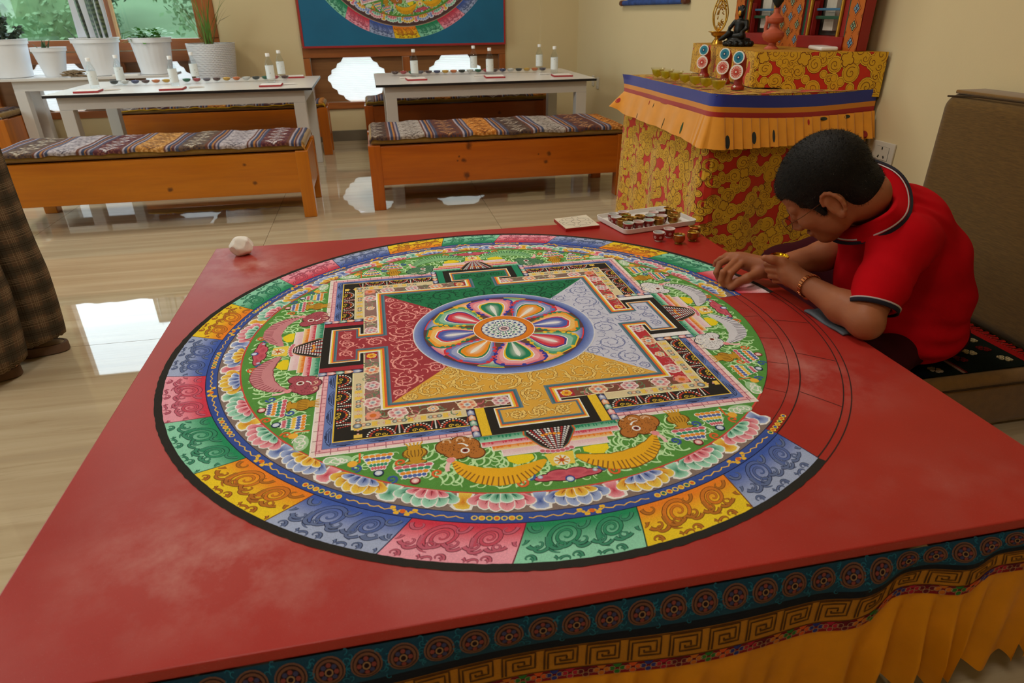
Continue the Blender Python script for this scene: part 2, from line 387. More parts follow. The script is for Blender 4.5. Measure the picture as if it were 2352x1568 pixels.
def window(name, w, mulls, label):
    x0, x1, z0, z1 = w
    root = tag(bpy.data.objects.new(name, None), label, kind='structure'); C.objects.link(root); root.location = ((x0+x1)/2, YF, z0)
    O = Vector(root.location)
    def part(nm, mb, mat, bevel=.003, parent=None):
        o = obj(nm, mb, mat, bevel=bevel); o.parent = parent or root
        o.matrix_parent_inverse = Matrix.Translation(-O); return o
    ya, yb = YF-.012, YF+.09; e = .001
    part('window_sill', MB().bx(x0+e, x1-e, YF-.02, yb, z0+e, z0+.06), M_WINWOOD)
    part('window_rail', MB().bx(x0+e, x1-e, ya, yb, .755, .845), M_WINWOOD)
    part('window_rail', MB().bx(x0+e, x1-e, ya+.008, yb, .85, .94), M_WINWOOD)
    part('window_head', MB().bx(x0+e, x1-e, ya, yb, z1-.1, z1-e), M_WINWOOD)
    posts = [(x0, x0+.06)]+mulls+[(x1-(.17 if name == 'window_1' else .06), x1)]
    for a, c in posts:
        for zz in ((z0+.062, .753), (.942, z1-.102)):
            part('window_post', MB().bx(a+e, c-e, ya, yb, *zz), M_WINWOODV)
    for i in range(len(posts)-1):
        a, c = posts[i][1], posts[i+1][0]; cx = (a+c)/2; hw = (c-a)/2; k = hw/.425; zl, zh = z0+.062, .753
        prof = [(.125, zh), (.15, .715), (.185, .70), (.20, .665), (.245, .645), (.25, .61), (.285, .59), (.29, .555), (.265, .53), (.255, .49), (.215, .465), (.205, .43), (.16, .415), (.145, .385), (.10, zl)]
        for sg in (-1, 1):
            pts = [(cx+sg*hw*.999, zh), (cx+sg*hw*.999, zl)]+[(cx+sg*min(px*k, hw-.01), pz) for px, pz in reversed(prof)]
            mb = MB().prism(pts, 0, .012, M=Matrix(((1, 0, 0, 0), (0, 0, 1, YF+.03), (0, 1, 0, 0), (0, 0, 0, 1))))
            part('cutout_board', mb, M_BOARD, bevel=0)
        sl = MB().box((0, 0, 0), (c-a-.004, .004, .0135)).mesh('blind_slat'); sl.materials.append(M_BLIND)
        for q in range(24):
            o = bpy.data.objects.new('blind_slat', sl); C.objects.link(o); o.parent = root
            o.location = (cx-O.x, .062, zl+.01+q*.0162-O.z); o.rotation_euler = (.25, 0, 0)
        part('window_pane', MB().bx(a, c, YF+.055, YF+.06, .94, z1-.1), M_GLASS, bevel=0)
    return root
window('window_1', W1, [(-2.45, -2.395)], 'wide pine framed window behind the potted plants')
window('window_2', W2, [(.05, .12)], 'pine framed window half hidden behind the blue mandala painting')
def _add_side_window():  # unseen side window, added and sized for the daylight it lets in
    x = XL; root = tag(bpy.data.objects.new('added_window', None), 'added unseen pine framed window in the side wall', kind='structure'); C.objects.link(root)
    for y in (LW[0], 2.15, 3.0, LW[1]-.07): obj('window_post', MB().bx(x-.1, x+.01, y, y+.07, LW[2], LW[3]), M_WINWOODV, root)
    obj('window_sill', MB().bx(x-.1, x+.03, LW[0], LW[1], LW[2]-.03, LW[2]+.03), M_WINWOODV, root)
    obj('window_pane', MB().bx(x-.06, x-.055, LW[0], LW[1], LW[2], LW[3]), M_GLASS, root)
_add_side_window()

# unseen ceiling panels (above the frame), added as fill light to brighten the room
M_FILLF = pbr('fill_lamp_frame_white', '#e8e8e6', rough=.4)
M_DIFF = pbr('fill_lamp_diffuser', '#ffffff', emit='#fff0d8', emits=2.0)
for k, (x, y) in enumerate([(-2.6, 3.2), (.2, 3.2), (-2.6, .6), (.2, .6), (-1.0, -1.7)]):
    t = thing('fill_lamp', 'added square ceiling panel fill lamp, out of view', 'lamp', (x, y, ZC), group='added fill lamps')
    obj('fill_lamp_frame', MB().bx(-.3, .3, -.3, -.28, -.04, -.001).bx(-.3, .3, .28, .3, -.04, -.001).bx(-.3, -.28, -.28, .28, -.04, -.001).bx(.28, .3, -.28, .28, -.04, -.001), M_FILLF, t)
    obj('diffuser', MB().bx(-.279, .279, -.279, .279, -.03, -.02), M_DIFF, t)
    a = area('fill_light', (x, y, ZC-.045), (0, 0, -1), .55, .55, FILL_POWER, FILL_COL); a.parent = t; a.location = (0, 0, -.045)

# ------------------------------------------------------------------ outside
def outside():
    M_G = [pbr('foliage_green', '#4a6440', rough=.8, var=.35, vscale=1.1), pbr('foliage_pale', '#8a9c58', rough=.8, var=.3, vscale=1.1), pbr('foliage_dark', '#324a3c', rough=.8, var=.3, vscale=1.1)]
    M_HILL = pbr('hill_grass', '#5c7450', rough=1, var=.35, vscale=.35, bump=1, bscale=2)
    M_BARK = pbr('bark', '#5a4a3a', rough=.9)
    rnd = random.Random(4)
    def hz(x, y): 
        d = y-14
        return (-1.5+max(0, d)*.36+1.2*math.sin(x*.13)+.8*math.sin(x*.31+y*.2)) if y > 7 else -1.5
    tag(obj('hillside', MB().grid(40, 30, lambda u, v_: (-75+115*u, 7+60*v_, hz(-75+115*u, 7+60*v_))), M_HILL, smooth=9), 'green hillside outside the window', kind='structure')
    tag(obj('ground_outside', MB().bx(-40, 30, -20, 5.7, -1.7, -1.5).bx(-40, 30, 5.7, 7.2, -1.7, -1.5), M_HILL), 'green ground outside the room', kind='structure')
    meshes = []
    for q in range(3):
        mb = MB(); r2 = random.Random(q)
        for i in range(4200):
            th = r2.random()*2*PI; ph = math.acos(r2.uniform(-.7, 1)); rr = 1+.25*math.sin(3*th+q)*math.sin(2*ph)+r2.uniform(-.25, .08)
            c = Vector((rr*math.sin(ph)*math.cos(th), rr*math.sin(ph)*math.sin(th), 1.5+1.2*rr*math.cos(ph)))
            a = Vector((r2.gauss(0, 1), r2.gauss(0, 1), r2.gauss(0, 1))).normalized()*.045; b2 = a.orthogonal().normalized()*.03
            mb.add([c-a, c+b2, c+a, c-b2], [(0, 1, 2, 3)])
        core = MB(); 
        me = mb.mesh('crown'); me.materials.append(M_G[q]); meshes.append(me)
    trunk = MB().tube([(0, 0, -1.2), (.05, 0, 0), (0, 0, 1.2)], [.14, .12, .06]).mesh('trunk'); trunk.materials.append(M_BARK)
    def core_mesh(q):
        bm = bmesh.new(); bmesh.ops.create_icosphere(bm, subdivisions=3, radius=.93)
        for v_ in bm.verts: v_.co = Vector((v_.co.x, v_.co.y, v_.co.z*1.2+1.5))*(1+.06*math.sin(9*v_.co.x+q)*math.sin(8*v_.co.y))
        me = bpy.data.meshes.new('inner_crown'); bm.to_mesh(me); bm.free(); me.materials.append(M_G[q]); return me
    cores = [core_mesh(q) for q in range(3)]
    labs = ['bushy mid green tree on the hill outside the window', 'pale yellow-green tree on the hill outside the window', 'dark green tree on the hill outside the window']
    spots = []
    for k in range(900):
        y = rnd.uniform(16, 46); x = -.27-(y+1.46)*rnd.uniform(.10, .62); s_ = rnd.uniform(.9, 1.5)*(1+y/60); q = rnd.choice([0, 0, 1, 2, 2])
        if len(spots) > 34 or any(math.hypot(x-a, y-b_) < 1.35*(s_+c) for a, b_, c in spots): continue
        spots.append((x, y, s_))
        t = thing('hillside_tree', labs[q], 'tree', (x, y, hz(x, y)+.2), rnd.random()*6, 'trees on the hill %d' % q); t.scale = (s_, s_, s_)
        for me, nm in ((meshes[q], 'crown'), (cores[q], 'inner_crown'), (trunk, 'trunk')):
            o = bpy.data.objects.new(nm, me); C.objects.link(o); o.parent = t
    M_POLE = pbr('pale_concrete_pole', '#d8dcd8', rough=.7)
    for k, (x, y) in enumerate([(-6.55, 11.2), (-7.4, 13.2)]):
        t = thing('utility_pole', ['pale utility pole with a crossarm outside the window', 'pale utility pole further up the slope outside the window'][k], 'pole', (x, y, -1.5))
        obj('pole', MB().tube([(0, 0, -.2), (0, 0, 3.85-k*.1)], [.05, .035]), M_POLE, t)
        obj('crossarm', MB().bx(-.28, .28, -.02, .02, 2.9, 2.95), M_POLE, t)
outside()
# ================================================================== furniture at the back
M_VC = pbr('printed_fabric', attr=True, rough=.9, spec=.15, bump=.25, bscale=500, grain=.10, gscale=500)
M_FOAM = pbr('ochre_velour', '#8a6a30', rough=.95, spec=.1, sheen=.3, var=.15, vscale=30, bump=.3, bscale=300)
M_WHITE = pbr('white_laminate', '#e9e6e2', rough=.25, spec=.5)
M_WHITEP = pbr('white_painted_wood', '#dcd6cf', rough=.5)
M_DARKEDGE = pbr('black_edge_band', '#17161a', rough=.4)

def textile_col(pal):
    """colour of the striped kilim at (u metres along the bench, v 0..1 across)"""
    th = [('#6d4436', .012), ('#aca0a8', .010), ('#3e4660', .016), ('#b07a45', .008), ('#5b3b40', .012), ('#a0949c', .008), ('#4a4f66', .014)]
    wide = pal
    seq = []; x = 0
    for w in wide:
        seq.append((x, x+.145, w, True)); x += .145
        for c, d in th: seq.append((x, x+d, c, False)); x += d
    tot = x
    def f(u, v_):
        u = u % tot
        for a, b_, c, wd in seq:
            if a <= u < b_:
                if not wd: return lin(c)
                t = (u-a)/(b_-a); base, mo, mo2 = c
                # diamonds and hatching woven into the wide bands
                p = abs(((v_*5) % 1)-.5)*2; q = abs(t-.5)*2
                d = p*.9+q
                if .55 < d < .72 or d < .18: return lin(mo)
                if .95 < d < 1.15 and int(v_*46+t*9) % 2: return lin(mo2)
                if int(v_*60) % 3 == 0 and int(t*16+v_*20) % 3 == 0: return lin(mo2)
                return lin(base)
        return (.2, .2, .2)
    return f
PALS = [
 [('#b07a3a', '#5b3f36', '#e0b070'), ('#6b5546', '#c9bfae', '#3f3a44'), ('#b9b0b4', '#4a4652', '#857a80'), ('#5a3038', '#d8d2d4', '#8a5a4a')],
 [('#b8702c', '#5a2f20', '#e0a860'), ('#5c473c', '#b3a89a', '#3a3038'), ('#b0a69e', '#50443f', '#7a6c66'), ('#6a4034', '#b88a60', '#3c3c4c')],
 [('#7a665c', '#c2b6b0', '#4a4048'), ('#c07838', '#602e20', '#e0aa60'), ('#8c807c', '#d0c8c4', '#4c4650'), ('#5c3a38', '#c0b0a8', '#3c3c50')]]
def bench(x0, x1, y0, y1, label, knots, pal, wood_col, seed, cush=True, ch=.05, drape=(.02, .02), cl=0, cr=0, trim=None):
    rnd = random.Random(seed)
    L_, D = x1-x0, y1-y0
    t = thing('bench', label, 'bench', (x0, y0, 0), group='pine box benches')
    mw = wood('bench_pine_%d' % seed, wood_col[0], wood_col[1], knots=knots)
    me = wood('bench_pine_end_%d' % seed, wood_col[0], wood_col[1], axis=2)
    lg = .075
    obj('front_panel', MB().bx(lg*.6, L_-lg*.6, .004, .03, .155, .392), mw, t, bevel=.003)
    obj('back_panel', MB().bx(lg*.6, L_-lg*.6, D-.03, D-.004, .155, .392), mw, t, bevel=.003)
    for x in (.004, L_-.03): obj('end_panel', MB().bx(x, x+.026, lg*.6, D-lg*.6, .155, .392), me, t, bevel=.003)
    for (x, y) in ((0, 0), (L_-lg, 0), (0, D-lg), (L_-lg, D-lg)): obj('leg', MB().bx(x, x+lg, y, y+lg, 0, .40), me, t, bevel=.004)
    obj('seat_board', MB().bx(.03, L_-.03, .03, D-.03, .37, .393), mw, t)
    if not cush: return t
    # foam seat pad with a kilim laid over it
    a, b_ = .012+cl, L_-.012-cr
    p = obj('seat_pad', MB().rbox(((a+b_)/2, D/2, .401+ch/2), (b_-a, D-.02, ch), .022, 3), M_FOAM, t, smooth=9)
    f = textile_col(pal); nu, nv = int((b_-a)*190), 70; z0 = .401+ch; ww = D-.02
    vs = []; cs = []
    for j in range(nv):
        v_ = j/(nv-1)
        for i in range(nu):
            u = i/(nu-1); xx = a+u*(b_-a); s_ = -drape[0]+v_*(ww+drape[0]+drape[1])  # arc length across from the front edge
            def fold(s_, w, r=.016):
                if s_ < 0: return (-.006, s_)
                if s_ > w: return (w+.006, -(s_-w))
                return (s_, 0)
            yy, dzz = fold(s_, ww)
            ex = min(u, 1-u)*(b_-a)
            zend = -.03*math.exp(-(ex/.014)**2)
            wob = .003*math.sin(xx*17+seed)+.002*math.sin(xx*41+v_*9)+(.002*math.sin(xx*60) if dzz < 0 else 0)
            edge = .006*(1-math.exp(-((min(yy, ww-yy)+.006)/.02)**2)) if True else 0
            vs.append((xx, .01+yy+(-.003 if yy < 0 else .003 if yy > ww else 0)+.002*math.sin(xx*23+seed), z0+.001+edge+dzz+wob+zend))
            c = f(u*(b_-a)+seed*.13, v_); k = rnd.uniform(.85, 1.1)
            if trim and (v_ < .025 or v_ > .975 or u < .008 or u > .992): c = lin(trim)
            cs.append((c[0]*k, c[1]*k, c[2]*k))
    fs = [(j*nu+i, j*nu+i+1, (j+1)*nu+i+1, (j+1)*nu+i) for j in range(nv-1) for i in range(nu-1)]
    obj('kilim', MB().add(vs, fs, cs), M_VC, p, smooth=9)
    return t
bench(-2.39, -.675, 2.645, 3.20, 'orange pine bench with a grey-striped kilim pad, nearest to the plaid-trousered person', [(.91, .215, .016, 1.3), (1.345, .335, .011, 1.3), (1.385, .225, .014, 1.3)], PALS[0], ('#cc7a0c', '#bb6807'), 1)
bench(-.325, 1.355, 2.695, 3.30, 'reddish pine bench with a dark striped kilim pad beside the altar', [(.585, .285, .018, 1.1), (.555, .31, .009, 1), (.545, .285, .009, 1), (.60, .19, .03, .8), (.62, .375, .03, .8), (1.14, .30, .02, 1.0), (1.12, .25, .016, 1.2), (1.07, .30, .008, 1)], PALS[1], ('#c0640f', '#a8500a'), 2)
bench(-2.375, -.66, 4.66, 4.965, 'pine bench with a yellow-edged kilim pad between the white table and the window', [(1.66, .24, .012, 1.3)], PALS[2], ('#c4690c', '#b05808'), 3, trim='#c89a20', ch=.045)
bench(-.345, 1.34, 4.66, 5.05, 'dark reddish pine bench under the blue mandala painting', [(.25, .28, .02, 1), (1.2, .3, .02, 1)], PALS[2], ('#a34f10', '#8e400a'), 4, trim='#a88a3a', ch=.045)
bench(-4.62, -3.15, 4.62, 5.12, 'pine bench at the far window with a grey and red kilim pad', [], PALS[1], ('#c06a14', '#a85a0e'), 5, ch=.04)

def table(x0, x1, y0, y1, z, label, lx=None, edge=True):
    t = thing('side_table', label, 'table', (x0, y0, 0), group='white tables')
    L_, D = x1-x0, y1-y0; zt = z-.014
    obj('table_top', MB().bx(0, L_, 0, D, z-.002, z), M_WHITE, t)
    if edge: obj('edge_band', MB().bx(-.001, L_+.001, -.0012, D+.001, zt-.004, z-.0022), M_DARKEDGE, t)
    else: obj('edge_band', MB().bx(-.001, L_+.001, -.0012, D+.001, zt-.004, z-.0022), M_WHITEP, t)
    lx = lx or (.06, L_-.06); w = .08
    for x, sx in ((lx[0], 1), (lx[1]-w, 1)):
        for y in (.045, D-.045-w): obj('leg', MB().bx(x, x+w, y, y+w, 0, zt-.085), M_WHITEP, t, bevel=.002)
    obj('apron', MB().bx(lx[0], lx[1], .05, .072, zt-.084, zt-.005), M_WHITEP, t); obj('apron', MB().bx(lx[0], lx[1], D-.072, D-.05, zt-.084, zt-.005), M_WHITEP, t)
    for x in (lx[0], lx[1]-.022): obj('apron', MB().bx(x, x+.022, .073, D-.073, zt-.084, zt-.005), M_WHITEP, t)
    return t
ZT = .67
table(-2.355, -.67, 3.50, 4.47, ZT, 'white table with a black edge nearest to the standing person')
table(-.235, 1.39, 3.53, 4.55, ZT, 'white table with a black edge in front of the blue mandala painting')
table(-3.27, -1.93, 4.89, 5.32, ZT+.005, 'narrow white table under the window carrying the potted plants', lx=(.12, .86), edge=False)

# ------------------------------------------------------------------ bottles, bowls, boards on the tables
M_PET = thin_glass('clear_plastic', (.93, .96, .97))
M_CAP = pbr('white_cap', '#f2f2f0', rough=.4)
def label_mat():
    m = bpy.data.materials.new('bottle_label'); m.use_nodes = True; nt = m.node_tree; b = nt.nodes['Principled BSDF']; L = nt.links.new
    tc = N(nt, 'TexCoord'); vo = N(nt, 'TexVoronoi'); vo.inputs['Scale'].default_value = 46; L(tc.outputs['Object'], vo.inputs['Vector'])
    rp = N(nt, 'ValToRGB'); e = rp.color_ramp.elements; e[0].position = .10; e[0].color = (*lin('#7d9480'), 1); e[1].position = .17; e[1].color = (*lin('#e9efee'), 1); L(vo.outputs['Distance'], rp.inputs[0]); L(rp.outputs[0], b.inputs['Base Color'])
    b.inputs['Roughness'].default_value = .35; b.inputs['Alpha'].default_value = .93; return m
M_LAB = label_mat()
def make_bottle(loc, label, rz):
    t = thing('water_bottle', label, 'bottle', loc, rz, 'water bottles on the white tables')
    if make_bottle.src is None:
        make_bottle.src = [
         ('bottle_body', MB().lathe([(.005, .001), (.026, 0), (.029, .006), (.029, .02), (.0275, .026), (.029, .032), (.029, .118), (.027, .132), (.018, .155), (.012, .168), (.012, .178)], 20), M_PET),
         ('cap', MB().lathe([(.0145, .179), (.0148, .181), (.0148, .199), (.013, .201)], 18), M_CAP),
         ('paper_label', MB().lathe([(.0296, .030), (.0296, .120)], 20, cap=False), M_LAB)]
        make_bottle.src = [(n, mb.mesh(n), m) for n, mb, m in make_bottle.src]
        for n, me, m in make_bottle.src: me.materials.append(m); shade(me, .8)
    for n, me, m in make_bottle.src:
        o = bpy.data.objects.new(n, me); C.objects.link(o); o.parent = t
    return t
make_bottle.src = None
b1 = [(-2.142, 3.83), (-2.075, 4.17), (-1.628, 3.85), (-1.60, 4.36), (-.985, 3.94), (-.955, 4.36)]
b2 = [(.076, 4.06), (.60, 4.44), (.667, 4.03), (1.17, 4.44), (1.20, 4.05)]
BL = ['clear water bottle in front of the black sand bowl at the end of the row', 'clear water bottle behind the blue and brown sand bowls', 'clear water bottle in the gap between the yellow and green sand bowls', 'clear water bottle behind the grey sand bowl, next to the woven planter', 'clear water bottle in front of the last red sand bowl by the table end', 'clear water bottle behind the last brown sand bowl, beside a red board',
      'clear water bottle beside the green sand bowl before the first painted window board', 'clear water bottle behind the white and green sand bowls before the painting', 'clear water bottle in front of the red and brown sand bowls before the painting', 'clear water bottle behind the orange sand bowl near the wall corner', 'clear water bottle in front of the last grey sand bowl near the wall corner']
for i, (x, y) in enumerate(b1+b2): make_bottle((x, y, ZT), BL[i], i*1.3)
M_CLR = thin_glass('clear_glass_bowl', (.96, .97, .97))
SANDC = {'black': '#26302e', 'white': '#d9d8d4', 'blue': '#48507a', 'brown': '#5a3c3a', 'orange': '#d8793e', 'yellow': '#d8a838', 'green': '#1f6a4c', 'red': '#b8434a', 'grey': '#6a6470'}
bowl_me = MB().lathe([(.012, 0), (.013, .004), (.009, .007), (.018, .011), (.026, .02), (.030, .034), (.0315, .036), (.0305, .036), (.029, .034), (.025, .021), (.012, .013), (.0, .012)], 16, cap=False).mesh('bowl'); bowl_me.materials.append(M_CLR); shade(bowl_me, .8)
fill_me = {}
def bowl(x, y, col, where, nb):
    t = thing('pigment_bowl', 'small clear bowl of %s sand %s on the table %s' % (col, nb, where), 'bowl', (x, y, ZT), group='sand bowls '+where)
    o = bpy.data.objects.new('glass_bowl', bowl_me); C.objects.link(o); o.parent = t
    if col not in fill_me:
        fill_me[col] = MB().lathe([(.0, .0125), (.012, .0132), (.0249, .0212), (.0285, .0325), (.015, .035), (0, .036)], 16).mesh('sand_fill')
        fill_me[col].materials.append(pbr('bowl_sand_'+col, SANDC[col], rough=.9)); shade(fill_me[col], .8)
    o = bpy.data.objects.new('sand_fill', fill_me[col]); C.objects.link(o); o.parent = t
s1 = ['black', 'white', 'blue', 'brown', 'orange', 'yellow', None, 'green', 'red', 'grey', 'brown', 'yellow', 'orange', 'white', 'black', 'green', 'red', 'brown']
def nbr(L_, i):
    a = L_[i-1] if i else None; b_ = L_[i+1] if i+1 < len(L_) else None
    return 'between %s and %s' % (a, b_) if a and b_ else 'next to %s' % (a or b_)
for i, c in enumerate(s1):
    if c: bowl(-2.09+i*.0695, 4.06+i*.004, c, 'by the pots', nbr(s1, i))
s2 = ['brown', 'red', 'green', 'grey', 'brown', 'blue', 'yellow', 'orange', 'black', 'white', 'green', 'red', 'brown', 'blue', 'white', 'black', 'yellow', 'orange', 'grey']
for i, c in enumerate(s2):
    bowl(-.07+i*.0672, 4.23-.002*i, c, 'before the painting', nbr(s2, i))
M_REDB = pbr('red_board', '#a83236', rough=.6); M_PAPER = pbr('white_paper', '#efece6', rough=.8)
bd = MB().rbox((0, 0, .006), (.15, .15, .012), .003, 1).mesh('drawing_board'); bd.materials.append(M_REDB)
pp = MB().bx(-.07, .07, -.07, .07, .012, .0128).mesh('drawing_sheet'); pp.materials.append(M_PAPER)
for i, (x, y, r) in enumerate([(-2.13, 3.66, .1), (-1.6, 3.66, .05), (-.96, 3.70, .02), (-.86, 4.36, .1), (.07, 3.83, .05), (.67, 3.84, -.05), (1.19, 3.78, -.1)]):
    t = thing('drawing_board', ['small red board with white sheet before the black sand bowl', 'small red board with white sheet before the yellow sand bowl by the pots', 'small red board with white sheet before the last red bowl', 'small red board with white sheet behind the last brown bowl', 'small red board with white sheet at the table end nearest the first window board', 'small red board with white sheet at the middle of the table before the painting', 'small red board with white sheet at the table end nearest the wall corner'][i], 'board', (x, y, ZT), r, ['red boards on the plant side table', 'red boards on the painting side table'][i > 3])
    for nm, me in (('board', bd), ('drawing_sheet', pp)):
        o = bpy.data.objects.new(nm, me); C.objects.link(o); o.parent = t
tl = MB().tube([(-.05, 0, .006), (.02, 0, .006), (.05, 0, .004)], [.006, .006, .002]).mesh('sand_funnel'); tl.materials.append(M_WHITE)
for i, (x, y, r) in enumerate([(-2.0, 3.72, .3), (-1.46, 3.72, .2), (-.83, 3.75, .2), (.0, 3.98, .4), (.58, 3.98, .1), (1.1, 3.95, .2)]):
    o = bpy.data.objects.new('sand_funnel', tl); C.objects.link(o); o.location = (x, y, ZT); o.rotation_euler = (0, 0, r)
    tag(o, 'slim white sand funnel beside the red board '+['before the black sand bowl', 'before the yellow bowl by the pots', 'before the last red bowl', 'at the end near the window board', 'at the middle before the painting', 'at the end near the wall corner'][i], 'tool', 'sand funnels')

# ------------------------------------------------------------------ pots and plants by the window
M_POT = pbr('white_plastic_pot', '#eef0f4', rough=.35, var=.03, vscale=6); M_SOIL = pbr('potting_soil', '#3a3028', rough=1, var=.3, vscale=60, bump=.6)
M_LEAF = {k: pbr('leaf_'+k, c, rough=.45, var=.2, vscale=9) for k, c in dict(dark='#3c4a3a', fresh='#5f9a3c', aloe='#4f6a48', blade='#6f9a44', dry='#a08a50', snake='#47543c').items()}
def pot(name, label, x, y, z, rt, rb, h, ribs=0, rim=.012, weave=False):
    t = thing(name, label, 'potted plant', (x, y, z))
    n = 72; mb = MB(); prof = [(0, 0), (rb*.93, 0), (rb, .006)]
    for i in range(1, 9): prof.append((rb+(rt-rb)*(i/9)**(1.25 if weave else 1), .006+(h*.86-.006)*i/8))
    if weave: prof += [(rt*.985, h*.97), (rt, h), (rt-.008, h), (rt-.014, h-.05)]
    else: prof += [(rt-.002, h*.865), (rt+rim*.5, h*.87), (rt+rim*.6, h*.97), (rt+rim, h*.98), (rt+rim, h), (rt-.004, h), (rt-.010, h-.05)]
    vs = []; fs = []
    for k, (r, zz) in enumerate(prof):
        for i in range(n):
            a = 2*PI*i/n; rr = r
            if ribs and .01 < zz < h*.85: rr = r*(1-.018*(.5+.5*math.cos(a*ribs)))
            vs.append((rr*math.cos(a), rr*math.sin(a), zz))
    for k in range(len(prof)-1):
        for i in range(n): j = (i+1) % n; fs.append((k*n+i, k*n+j, (k+1)*n+j, (k+1)*n+i))
    m = M_POT
    if weave:
        m = bpy.data.materials.new('white_woven_pot'); m.use_nodes = True; nt = m.node_tree; b = nt.nodes['Principled BSDF']; L = nt.links.new
        b.inputs['Base Color'].default_value = (*lin('#dedfe2'), 1); b.inputs['Roughness'].default_value = .4
        tc = N(nt, 'TexCoord'); w1 = N(nt, 'TexWave'); w1.bands_direction = 'Z'; w1.inputs['Scale'].default_value = 22; L(tc.outputs['Object'], w1.inputs[0])
        w2 = N(nt, 'TexWave'); w2.bands_direction = 'DIAGONAL'; w2.inputs['Scale'].default_value = 20; L(tc.outputs['Object'], w2.inputs[0])
        mu = N(nt, 'Math', operation='MULTIPLY'); L(w1.outputs['Fac'], mu.inputs[0]); L(w2.outputs['Fac'], mu.inputs[1])
        bp = N(nt, 'Bump'); bp.inputs['Strength'].default_value = .8; bp.inputs['Distance'].default_value = .004; L(mu.outputs[0], bp.inputs['Height']); L(bp.outputs[0], b.inputs['Normal'])
    obj('pot', MB().add(vs, fs), m, t, smooth=.7)
    obj('soil', MB().lathe([(0, h-.03), (rt-.012, h-.034), (rt-.02, h-.05)], 32), M_SOIL, t)
    return t
def blade(mb, p, az, L_, w, lean, droop=0, n=8, fold=.3):
    """a strap leaf from p; lean = start tilt from vertical"""
    pos = Vector(p); ang = lean; d = Vector((math.cos(az), math.sin(az), 0)); sd = Vector((-math.sin(az), math.cos(az), 0)); vs = []
    for i in range(n):
        t = i/(n-1); ww = w*(1-t**2.2)*(.55+.45*min(1, t*4))
        vs += [tuple(pos-sd*ww/2), tuple(pos+(-d*math.cos(ang)+Vector((0, 0, math.sin(ang))))*ww*fold*-.5), tuple(pos+sd*ww/2)]
        pos = pos+(d*math.sin(ang)+Vector((0, 0, math.cos(ang))))*L_/(n-1); ang += droop/(n-1)
    fs = []
    for i in range(n-1): a = i*3; fs += [(a, a+1, a+4, a+3), (a+1, a+2, a+5, a+4)]
    mb.add(vs, fs)
def leafobj(t, nm, mb, m): return obj(nm, mb, m, t, smooth=9)
R_ = random.Random(11); PZ = ZT+.005
def ovleaf(mb, p, d, L_, w):
    d = Vector(d).normalized(); sd = d.orthogonal().normalized(); n = d.cross(sd); p = Vector(p)
    vs = [p, p+d*L_*.35+sd*w/2+n*w*.1, p+d*L_*.75+sd*w*.38, p+d*L_, p+d*L_*.75-sd*w*.38, p+d*L_*.35-sd*w/2+n*w*.1]; mb.add([tuple(q) for q in vs], [(0, 1, 2, 5), (2, 3, 4), (5, 2, 4)])
t = pot('jade_plant', 'white pot with a dark round-leaved bushy plant on the window table end', -3.19, 5.10, PZ, .17, .145, .29)
for k in range(24):
    mb = MB(); az = R_.random()*2*PI; p = Vector((.04*math.cos(az), .04*math.sin(az), .26)); end = p+Vector((math.cos(az)*R_.uniform(.03, .17), math.sin(az)*R_.uniform(.03, .15), R_.uniform(.08, .19)))
    mb.tube([p, (p+end)/2+Vector((0, 0, .01)), end], [.005, .004, .003], 5)
    for q in range(26):
        u = R_.uniform(.3, 1.08); ovleaf(mb, p+(end-p)*u, (R_.gauss(0, 1), R_.gauss(0, 1), R_.gauss(.3, .7)), R_.uniform(.028, .046), R_.uniform(.018, .028))
    leafobj(t, 'leafy_branch', mb, M_LEAF['dark'])
t = pot('aloe_plant', 'small white pot with a stubby green succulent', -2.85, 5.06, PZ, .126, .078, .225, ribs=40, rim=.006)
for k in range(9):
    mb = MB(); blade(mb, (R_.uniform(-.05, .0), R_.uniform(-.02, .02), .19), R_.random()*2*PI, R_.uniform(.08, .115), .024, R_.uniform(.2, .7), .2, fold=.6); leafobj(t, 'leaf', mb, M_LEAF['aloe'])
t = pot('snake_plant', 'large white pot with tall mottled sword leaves before a white sheet', -2.49, 5.09, PZ, .175, .128, .29, ribs=22)
def snake_mat():
    m = bpy.data.materials.new('snake_leaf'); m.use_nodes = True; nt = m.node_tree; b = nt.nodes['Principled BSDF']; L = nt.links.new
    tc = N(nt, 'TexCoord'); w = N(nt, 'TexWave'); w.bands_direction = 'Z'; w.inputs['Scale'].default_value = 9; w.inputs['Distortion'].default_value = 9; w.inputs['Detail'].default_value = 3; L(tc.outputs['Object'], w.inputs[0])
    rp = N(nt, 'ValToRGB'); rp.color_ramp.elements[0].color = (*lin('#2c3826'), 1); rp.color_ramp.elements[1].color = (*lin('#66704e'), 1); L(w.outputs['Fac'], rp.inputs[0]); L(rp.outputs[0], b.inputs['Base Color']); b.inputs['Roughness'].default_value = .4; return m
M_SN = snake_mat()
for (dx, dy, az, L_, w, le) in [(-.02, -.04, 3.3, .75, .135, .07), (.07, -.03, 2.9, .85, .060, .07), (.10, .0, 2.6, .7, .050, .05), (.01, .05, 3.0, .8, .06, .05), (-.11, -.02, 3.14, .17, .03, .62), (.04, .03, .4, .6, .05, .03)]:
    mb = MB(); blade(mb, (dx, dy, .25), az, L_, w, le, 0, n=12, fold=.35); leafobj(t, 'leaf', mb, M_SN)
sheet = MB().grid(12, 10, lambda u, v_: (-.30+.30*u*(1-.45*v_)+.05*v_+.22*u*v_*0+.20*u, 5.235+.02*math.sin(u*7)+.01*v_, PZ+.002+.98*v_))
sheet = MB().grid(14, 12, lambda u, v_: (-2.685+.01*v_+.27*u, 5.285-.01*v_+.006*math.sin(u*9+v_*3), PZ+.003+1.05*v_))
